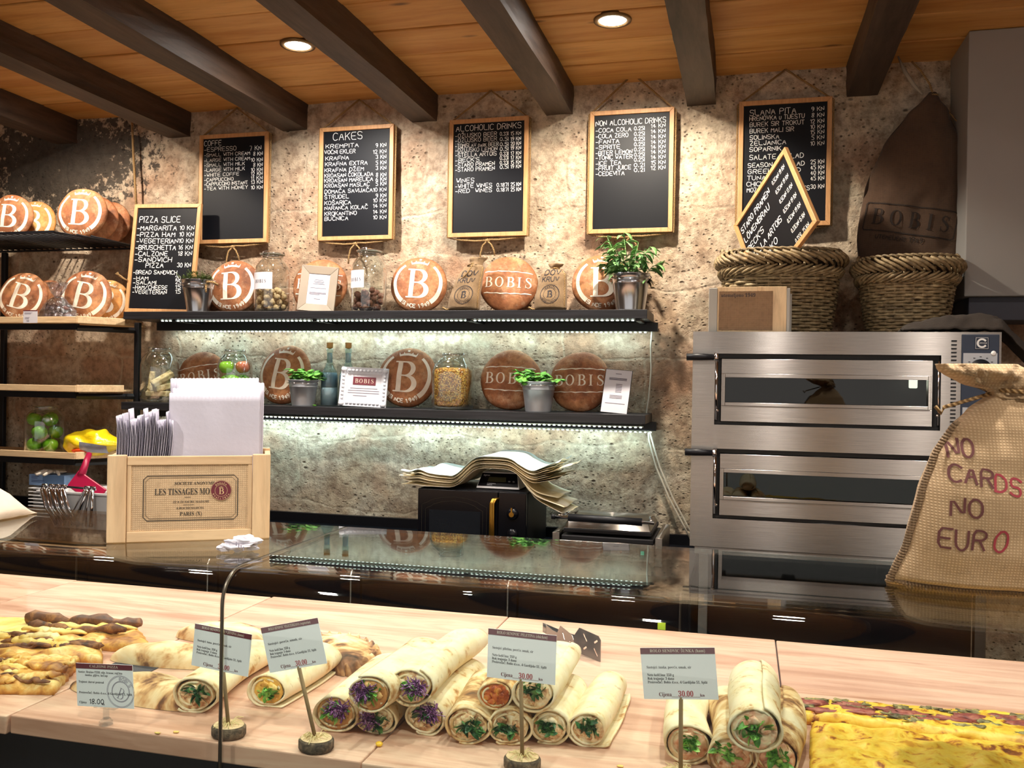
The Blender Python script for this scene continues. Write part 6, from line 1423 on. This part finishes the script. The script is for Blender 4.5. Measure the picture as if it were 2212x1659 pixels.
W((1485, 1609), (1492, 1500), 0.0375, 'left roll of the ham group, partly behind the ham card stick', 'ham', seed=14, flap=.012, side=-1)
W((1577, 1634), (1562, 1500), 0.0375, 'middle lower roll of the ham group with a scorch mark', 'ham', seed=15, toast=True, flap=.01, side=-1)
W((1672, 1638), (1686, 1500), 0.0375, 'right lower roll of the ham group with grill marks', 'ham', seed=17, toast=True)
W((1629, 1577), (1626, 1446), 0.04, 'upright looking top roll resting on the ham group', 'ham', lift=0.066, seed=16)

# ------------------------------------------------------------------ calzones
DOUGH = mottled('calzone_dough', [(.34, 'f0dfba'), (.48, 'e6cb9c'), (.56, 'c89a66'), (.62, '83583a'), (.70, '3a2a1c')], 13, .8, .35, 4, .006)
def calzone(px, py, a, b, h, rz, lab, crimp=1.0, seed=1):
    p = PZ(px, py, WOOD+.01)
    t = thing('calzone', lab, 'calzone', (p.x, p.y, WOOD+.0005), rz, 'folded calzones'); sd = Vector((seed, seed*2.3, 0))
    def fn(u, v):
        ph = 2*PI*u; c, s = math.cos(ph), math.sin(ph); up = s > -.05
        ry = b if s > 0 else b*.34; e = .035 if s > 0 else 0
        fold = 1+ (.030*math.sin(ph*26)*crimp if up else 0)*(1 if v > .8 else 0)
        x = a*c*v*fold; y = ry*s*v*fold
        z = h*max(0, 1-v**2.6)**.62
        if up and v > .78: z = max(z, h*.0+.016*crimp*(math.sin(PI*(v-.78)/.22))**.7*(.75+.35*math.sin(ph*26+.8)))
        z *= 1+.22*noise.noise(Vector((x*14, y*14, 0))+sd)
        return (x, y, max(z, .0004) if v < .999 else .0004)
    MB().grid(fn, 150, 26, True).build('dough', DOUGH, t, True)
    return t
calzone(352, 1424, .128, .085, .040, .05, 'pale calzone behind the tuna price card', .4, 2)
calzone(292, 1497, .165, .105, .034, -.12, 'front calzone with scorched top behind the eighteen kuna card', .6, 3)
calzone(478, 1376, .120, .085, .040, 0.0, 'rear calzone with crimped rim between the two leftmost rolo cards', 1, 4)
calzone(718, 1412, .135, .105, .038, -.9, 'calzone with a dark braided rim right of the vegetarian price card', 1.5, 5)
# ------------------------------------------------------------------ baked slices at the left, cheese pizzas at the right
def slab(name, lab, pts, h, mat, amp, fr, seed, crust=None, cat='pizza', group=None, extra=None, lift=0):
    """pts: four pixel corners (back-left, back-right, front-right, front-left) read on the board top"""
    P = [PZ(x, y, WOOD) for x, y in pts]; c = sum(P, Vector())/4
    t = thing(name, lab, cat, (c.x, c.y, WOOD+.0004+lift), 0, group)
    def base(u, v): a = P[3].lerp(P[2], u); b_ = P[0].lerp(P[1], u); q_ = a.lerp(b_, v)-c; return q_
    nu, nv = 60, 40; vs = []; fs = []
    def nz(x, y): return noise.noise(Vector((x*fr, y*fr, seed)))+.5*noise.noise(Vector((x*fr*2.6, y*fr*2.6, seed+4)))
    for lay in (0, 1):
        for j in range(nv+1):
            for i in range(nu+1):
                u, v = i/nu, j/nv; q_ = base(u, v); e = min(u, 1-u, v*.7, (1-v)*.7)*14; ed = min(1, e)
                w_ = .006*noise.noise(Vector((u*9, v*9, seed+7))) if e < .2 else 0
                z = 0 if lay == 0 else h*(.45+.55*math.sqrt(ed))+amp*nz(q_.x, q_.y)*ed
                vs.append((q_.x+w_, q_.y+w_, max(z, 0)))
    n = (nu+1)*(nv+1); R0 = lambda i, j: j*(nu+1)+i
    for j in range(nv):
        for i in range(nu): a = R0(i, j); fs += [(a, a+nu+1, a+nu+2, a+1), (n+a, n+a+1, n+a+nu+2, n+a+nu+1)]
    for i in range(nu): fs += [(R0(i, 0), R0(i+1, 0), n+R0(i+1, 0), n+R0(i, 0)), (R0(i+1, nv), R0(i, nv), n+R0(i, nv), n+R0(i+1, nv))]
    for j in range(nv): fs += [(R0(0, j+1), R0(0, j), n+R0(0, j), n+R0(0, j+1)), (R0(nu, j), R0(nu, j+1), n+R0(nu, j+1), n+R0(nu, j))]
    MB().add(vs, fs).build('pizza_base', mat, t, True)
    return t, base
BAKED = mottled('baked_cheese_top', [(.30, '7a4422'), (.42, 'b5793e'), (.52, 'e0a850'), (.62, 'f0d48c'), (.72, 'a8622c'), (.8, '4a2a18')], 17, .5, .7, 5, .006)
YEL2 = mottled('yellow_cheese_top', [(.34, 'c88a20'), (.42, 'eab834'), (.53, 'f2cf50'), (.60, 'e6ac2c'), (.645, 'a85e1a'), (.70, '6e3612')], 26, .45, .5, 4, .003)
PALEC = mottled('pale_cheese', [(.3, 'dcae4c'), (.5, 'f0cf78'), (.7, 'f6e2a8')], 20, .5, .3)
DARKC = mottled('dark_crust', [(.3, '3a2216'), (.5, '6e4226'), (.7, 'a8713c')], 40, .7, .6)
slab('pizza_slice', 'smooth yellow cheese pizza at the far left behind the baked slices', [(-160, 1338), (60, 1345), (112, 1392), (-160, 1398)], .018, PALEC, .003, 9, 2, group='baked pizza slices')
def lumps(t, base, n, q, r0, r1, mat, name, hz, el=2.2):
    mm = MB()
    for k in range(n): b_ = base(q.uniform(.04, .96), q.uniform(.06, .94)); mm.ball((b_.x, b_.y, hz), q.uniform(r0, r1), 12, 8, (q.uniform(1.2, el), q.uniform(.6, 1), .45), .5, k, Matrix.Rotation(q.uniform(-.4, .4), 3, 'Z'))
    mm.build(name, mat, t, True)
q = random.Random(21)
def ridges(t, base, n, q, mat, name, r=.010, ln=(.25, .7), hz=.026):
    mm = MB()
    for k in range(n):
        u0, v0, L = q.uniform(.0, .6), q.uniform(.12, .92), q.uniform(*ln); N_ = 16; dv = q.uniform(-.15, .15); sd = q.uniform(0, 50); pts = []; rs = []
        for i in range(N_+1):
            f = i/N_; b_ = base(min(.99, u0+L*f), min(.97, max(.03, v0+dv*f+.05*noise.noise(Vector((f*4, sd, 0)))))); pts.append((b_.x, b_.y, hz+.007*noise.noise(Vector((f*6, sd, 3))))); rs.append(max(.0015, r*math.sin(PI*min(1, .06+f*.9))**.5*(1+.7*noise.noise(Vector((f*9, sd, 7))))))
        mm.tube(pts, rs, 9, flat=.6)
    mm.build(name, mat, t, True)
t, b_ = slab('pizza_slice', 'rear baked pizza slice with browned curled rim', [(60, 1362), (300, 1372), (330, 1412), (40, 1398)], .022, BAKED, .010, 16, 3, group='baked pizza slices')
MB().tube([(b_(f, .95).x, b_(f, .95).y+.004*math.sin(f*9), .030+.006*math.sin(f*13)) for f in [k/16 for k in range(17)]], [.014+.004*math.sin(k*1.9) for k in range(17)], 10).tube([(b_(f, .45).x, b_(f, .45).y+.004*math.sin(f*9), .030+.005*math.sin(f*11)) for f in [.05+k/18 for k in range(15)]], [.009+.004*math.sin(k*1.7) for k in range(15)], 10).build('browned_rim', DARKC, t, True); ridges(t, b_, 5, q, PALEC, 'melted_cheese', .012)
t, b_ = slab('pizza_slice', 'middle baked pizza slice with melted cheese hanging at its end', [(-60, 1388), (215, 1398), (222, 1438), (-60, 1436)], .024, BAKED, .010, 15, 4, group='baked pizza slices', lift=.002)
ridges(t, b_, 8, q, DARKC, 'browned_ridges', .009); ridges(t, b_, 8, q, PALEC, 'melted_cheese', .013, (.1, .3))
t, b_ = slab('pizza_slice', 'front baked pizza slice with folded brown topping beside the eighteen kuna card', [(-60, 1434), (168, 1444), (118, 1502), (-60, 1500)], .024, BAKED, .010, 14, 6, group='baked pizza slices')
ridges(t, b_, 9, q, BAKED, 'browned_folds', .013); ridges(t, b_, 5, q, DARKC, 'dark_edges', .006); ridges(t, b_, 5, q, PALEC, 'melted_cheese', .010, (.1, .3))
tag(MB().b2((0, 0, 0), (.11, .05, .0012)).build('dark_liner', plain('dark_paper', '3a3a42', .6), None, False, loc=PZ(215, 1447, WOOD+.0004)), 'dark paper liner showing between the baked slices and the pale calzone', 'paper')
t, b_ = slab('cheese_pizza', 'rear pizza strip with ham and mushrooms at the right', [(1716, 1527), (2330, 1575), (2330, 1640), (1714, 1562)], .024, YEL2, .005, 22, 8, group='yellow cheese pizzas')
hb = MB(); mbm = MB(); q = random.Random(5)
for k in range(13):
    p_ = b_((k+.4)/13+q.uniform(-.02, .02), q.uniform(.2, .7)); hb.ball((p_.x, p_.y, .023), q.uniform(.016, .027), 16, 8, (1.7, .7, .2), .8, k)
    for j in range(4): p_ = b_(min(.98, (k+.1*j)/13+q.uniform(0, .06)), q.uniform(.15, .85)); mbm.ball((p_.x, p_.y, .023), q.uniform(.006, .012), 12, 8, (1.7, .8, .35), 1.0, k+j)
hb.build('ham_pieces', mottled('baked_ham', [(.3, '6a2a26'), (.5, '9a4a40'), (.7, 'c07a62')], 50, .5), t, True); mbm.build('mushrooms', mottled('mushroom', [(.3, '3c3020'), (.5, '8a7c50'), (.7, 'c0b070')], 60, .6), t, True)
slab('cheese_pizza', 'front yellow cheese pizza with brown baked spots at the lower right corner', [(1752, 1572), (2330, 1640), (2400, 1760), (1744, 1745)], .022, YEL2, .008, 24, 9, group='yellow cheese pizzas')

# ------------------------------------------------------------------ price cards on sticks
CARDP = plain('card_white', 'fbfafd', .5, 0, .03)
def price_sign(name, lab, corners, base_px, rows, header, price, stick=None, sw=.0, kind='stick'):
    bp = PZ(base_px[0], base_px[1], WOOD+.004); y0 = bp.y-.004
    tl, tr_, br, bl = [PY(x, y, y0) for x, y in corners]
    c = (tl+tr_+br+bl)/4; W_ = ((tr_-tl).length+(br-bl).length)/2; H_ = ((tl-bl).length+(tr_-br).length)/2
    dd = (tr_-tl)+(br-bl); roll = -math.atan2(dd.z, dd.x)
    t = thing('price_sign', lab, 'price sign', (bp.x, bp.y, WOOD+.0004), group='price cards standing on the boards')
    cd = bpy.data.objects.new('card_pivot', None)
    M = Matrix.Translation((c.x-bp.x, y0-bp.y, c.z-WOOD)) @ Matrix.Rotation(roll, 4, 'Y')
    def B(mb, n, m_, par=None):
        par = par or t
        mb.v = [tuple(M @ Vector(v)) for v in mb.v]; return mb.build(n, m_, par)
    cb = B(MB().b2((-W_/2, -.0006, -H_/2), (W_/2, .0006, H_/2)), 'card', CARDP)
    B(MB().b2((-W_/2, -.0011, H_/2*.76), (W_/2, -.0006, H_/2)), 'header_band', MAROON, cb)
    F = lambda u, v: (u, -.0014, v); FB = lambda u, v: (u, -.0009, v)
    m_ = MB(); print_mesh(m_, header, H_*.060, F, .0, H_*.415, W_*.74 if kind == 'stick' else W_*.5, True, 'C'); B(m_, 'header_lettering', plain('pale_print', 'd9c8b8', .6), cb)
    m_ = MB()
    for tx, u, v, w_ in rows: print_mesh(m_, tx, H_*.050, FB, -W_/2+u*W_, H_/2-v*H_, w_*W_, True)
    if kind == 'stick':
        B(m_, 'small_print', INK, cb)
        m_ = MB(); print_mesh(m_, 'Cijena', H_*.075, FB, -W_*.29, -H_*.44, W_*.17, True); print_mesh(m_, 'kn', H_*.055, FB, W_*.26, -H_*.44, W_*.06, True); m_.b2((-W_*.12, -.0009, -H_*.455), (W_*.26, -.0008, -H_*.450)); B(m_, 'price_word', MAROON, cb)
        m_ = MB(); print_mesh(m_, price, H_*.105, FB, -W_*.03, -H_*.44, W_*.20, True); B(m_, 'price_figure', REDINK, cb)
        sk = stick or [(0, 0), ]
        top = M @ Vector((sw*W_, .0, -H_/2+.003)); MB().tube([(0, 0, .012), (top.x*.5, top.y*.5+.001, (top.z+.012)/2), (top.x, top.y+.002, top.z)], .0034, 8).build('stick', plain('twig', '8d7350', .8, 0, .2, 40), t, True)
        bk = MB().lathe([(0, 0), (.026, 0), (.029, .004), (.029, .016), (.027, .019), (0, .0195)], 28, sx=1.05, sy=.9).build('log_slice', mottled('bark', [(.3, '2e2620'), (.5, '5a4a3a'), (.7, '85705a')], 90, .9, .8), t, True)
        MB().lathe([(0, .0196), (.026, .0196), (.025, .0204), (0, .0206)], 28, sx=1.05, sy=.9).build('cut_face', PALEW, t, True)
        rf = MB(); qq = random.Random(int(base_px[0]))
        for k in range(34):
            a = qq.uniform(0, 6.28); p0 = Vector((.004*math.cos(a), .004*math.sin(a), .021)); a2 = a+qq.uniform(-1, 1); r = qq.uniform(.012, .027); rf.tube([p0, p0+Vector((r*.5*math.cos(a2), r*.5*math.sin(a2), qq.uniform(.002, .009))), p0+Vector((r*math.cos(a2), r*math.sin(a2), qq.uniform(-.002, .004)))], .0006, 4)
        rf.build('raffia_tuft', plain('raffia', 'd8c48e', .8, 0, .1, 50), t)
    else:
        B(m_, 'small_print', INK, cb)
        m_ = MB(); ribbons(m_, strokes(price, -W_*.28, -H_*.43, H_*.11, W_*.25, .3, .1), .0012, FB); B(m_, 'handwritten_price', INK, cb)
        m_ = MB()
        for r in (.24, .225, .155, .145): ribbons(m_, [circ(W_*.28, -H_*.12, W_*r, 0, 360, None, 44)], .0007, FB)
        ribbons(m_, arc_text('BOBIS', W_*.28, -H_*.12, W_*.19, 60, W_*.045), .0008, FB)
        ribbons(m_, [[(a_*.8+W_*.20+b2*.35, b2*.8-a_*.3-H_*.26, c_*.5) for a_, b2, c_ in p] for p in serif('B', 0, 0, H_*.30, W_*.12)], 0, FB); B(m_, 'round_stamp', GREYINK, cb)
        ac = glass_mat('acrylic', (.9, .93, .95), 1.49, 1.3); zc = c.z-WOOD-H_/2
        MB().b2((-.022, -.006, zc-.003), (.022, .006, zc+.001)).tube([(0, 0, .010), (0, 0, zc-.003)], .0055, 16).lathe([(0, 0), (.012, 0), (.012, .006), (.007, .011), (0, .011)], 20).build('acrylic_holder', ac, t)
    return t
def rw(a): return [('Sastojci: %s, umak, sir' % a, .07, .40, .60), ('Neto količina: 350 g', .07, .55, .36), ('Rok trajanja: 3 dana', .07, .62, .36), ('Proizvođač: Bobis d.o.o., 4 Gardijske 51, Split', .07, .69, .80)]
price_sign('p', 'price card headed SUNKA on a stick before the ham rolls', [(1385, 1399), (1546, 1400), (1550, 1511), (1389, 1511)], (1470, 1690), rw('šunka, povrće'), 'ROLO SENDVIC ŠUNKA (ham)', '30,00')
price_sign('p', 'price card headed PILETINA on a stick before the chicken rolls', [(1056, 1357), (1203, 1374), (1199, 1480), (1051, 1463)], (1128, 1655), rw('piletina, povrće'), 'ROLO SENDVIC PILETINA (chicken)', '30,00')
price_sign('p', 'tilted price card headed VEGETERIJANA on a leaning stick', [(561, 1358), (687, 1334), (706, 1434), (586, 1453)], (683, 1614), rw('povrće'), 'ROLO SENDVIC VEGETERIJANA (vegetarian)', '30,00', sw=.0)
price_sign('p', 'price card headed TUNJEVINA behind the glass seam', [(422, 1343), (543, 1375), (537, 1459), (414, 1441)], (494, 1585), rw('tuna, povrće'), 'ROLO SENDVIC TUNJEVINA (tuna)', '30,00', sw=.05)
price_sign('p', 'stamped price card with handwritten 18,00 in a clear holder', [(165, 1432), (289, 1438), (287, 1531), (167, 1525)], (229, 1560), [('Sastav: Brašno T550, ulje, kvasac, rajčica', .04, .22, .78), ('šunka, gljive, kečap', .16, .29, .40), ('Trajnost: dnevni proizvod', .04, .45, .45), ('Proizvođač: Bobis d.o.o., 4 Gardijske 51, Split', .04, .70, .94), ('Cijena', .04, .93, .13), ('kn', .44, .95, .05)], 'CALZONE PIZZA', '18,00', kind='acrylic')
# ------------------------------------------------------------------ slotted serving tongs
def plate2d(outer, holes, th):
    cu = bpy.data.curves.new('c', 'CURVE'); cu.dimensions = '2D'; cu.fill_mode = 'BOTH'; cu.extrude = th/2
    for L in [outer]+holes:
        s = cu.splines.new('POLY'); s.points.add(len(L)-1); s.use_cyclic_u = True
        for p_, (x, z) in zip(s.points, L): p_.co = (x, z, 0, 1)
    ob = bpy.data.objects.new('c', cu); COL.objects.link(ob); me = bpy.data.meshes.new_from_object(ob); bpy.data.objects.remove(ob); bpy.data.curves.remove(cu)
    v = [tuple(q_.co) for q_ in me.vertices]; f = [tuple(p_.vertices) for p_ in me.polygons]; bpy.data.meshes.remove(me); return v, f
p0 = PZ(1176, 1384, WOOD); p1 = PZ(1297, 1430, WOOD); p2 = PZ(1238, 1428, WOOD)
t = thing('slotted_tongs', 'steel serving tongs with two slotted square blades standing on edge behind the rolls', 'tongs', (p0.x, p0.y, WOOD+.0005)); zc = .030
TST = plain('tongs_steel', '8d8682', .3, 1, .08)
def slot(cx, cz, a, l=.010, w_=.0022): return [(cx+(u*l*math.cos(a)-v*w_*math.sin(a)), cz+(u*l*math.sin(a)+v*w_*math.cos(a))) for u, v in ((-1, -.7), (-.8, -1), (.8, -1), (1, -.7), (1, .7), (.8, 1), (-.8, 1), (-1, .7))]
for P_ in (p1, p2):
    d = Vector((P_.x-p0.x, P_.y-p0.y, 0)); L = d.length; d.normalize(); x1 = L; x0 = L-.088; h = .030
    outer = [(.004, zc-.011), (x0-.03, zc-.008), (x0, zc-.009), (x0+.018, zc-h+.001), (x1, zc-h), (x1, zc+h-.012), (x1-.008, zc+h-.004), (x0+.016, zc+h), (x0+.006, zc+.018), (x0, zc+.010), (x0-.03, zc+.008), (.004, zc+.011)]
    cxb = (x0+x1)/2+.010; hs = [slot(cxb-.018, zc+.012, -.9), slot(cxb+.018, zc+.011, .6, .007), slot(cxb-.018, zc-.012, .6, .007), slot(cxb+.018, zc-.013, -.9)]
    v, f = plate2d(outer, hs, .0016)
    MB().add([(x*d.x-z*d.y*1.0, x*d.y+z*d.x, y) for x, y, z in v], f).build('blade_arm', TST, t)
d1 = Vector((p1.x-p0.x, p1.y-p0.y, 0)).normalized(); d2 = Vector((p2.x-p0.x, p2.y-p0.y, 0)).normalized(); m_ = (d1+d2).normalized()
def bend(u, v): 
    a = u*2-1; s = d1.lerp(d2, u); r = .012
    return (s.x*.012*(abs(a)) - m_.x*.008*(1-a*a), s.y*.012*abs(a)-m_.y*.008*(1-a*a), zc-.011+.022*v)
MB().grid(bend, 14, 2).build('spring_bend', TST, t, True, solid=.0016)
tag(MB().ball(PZ(819, 1607, WOOD+.0045), .0055, 10, 8, (1.2, 1, .8), .2, 1).build('corn_kernel', mottled('loose_corn', [(.3, 'e0a01c'), (.7, 'f6cf3c')], 60, .4), None, True), 'single yellow corn kernel dropped on the board seam', 'crumb')
for i, (px, py, l) in enumerate(((380, 1581, 'small pastry flake on the board near the front edge left of the seam'), (340, 1583, 'tiny pastry crumb further left on the board near the acrylic holder'), (1340, 1655, 'pale crumb on the board at the bottom picture edge'))):
    tag(MB().ball(PZ(px, py, WOOD+.0018), .004, 8, 6, (1.5, .9, .4), .5, i).build('pastry_crumb', PALEC, None, True), l, 'crumb')
tag(MB().b2((-.010, 0, 0), (.010, .0015, .018)).build('green_label', plain('lime_label', 'b8e03c', .5), None, loc=PZ(1428, 1363, WOOD-.004)+Vector((0, .012, 0))), 'small lime green label stuck behind the rear edge of the boards', 'label')
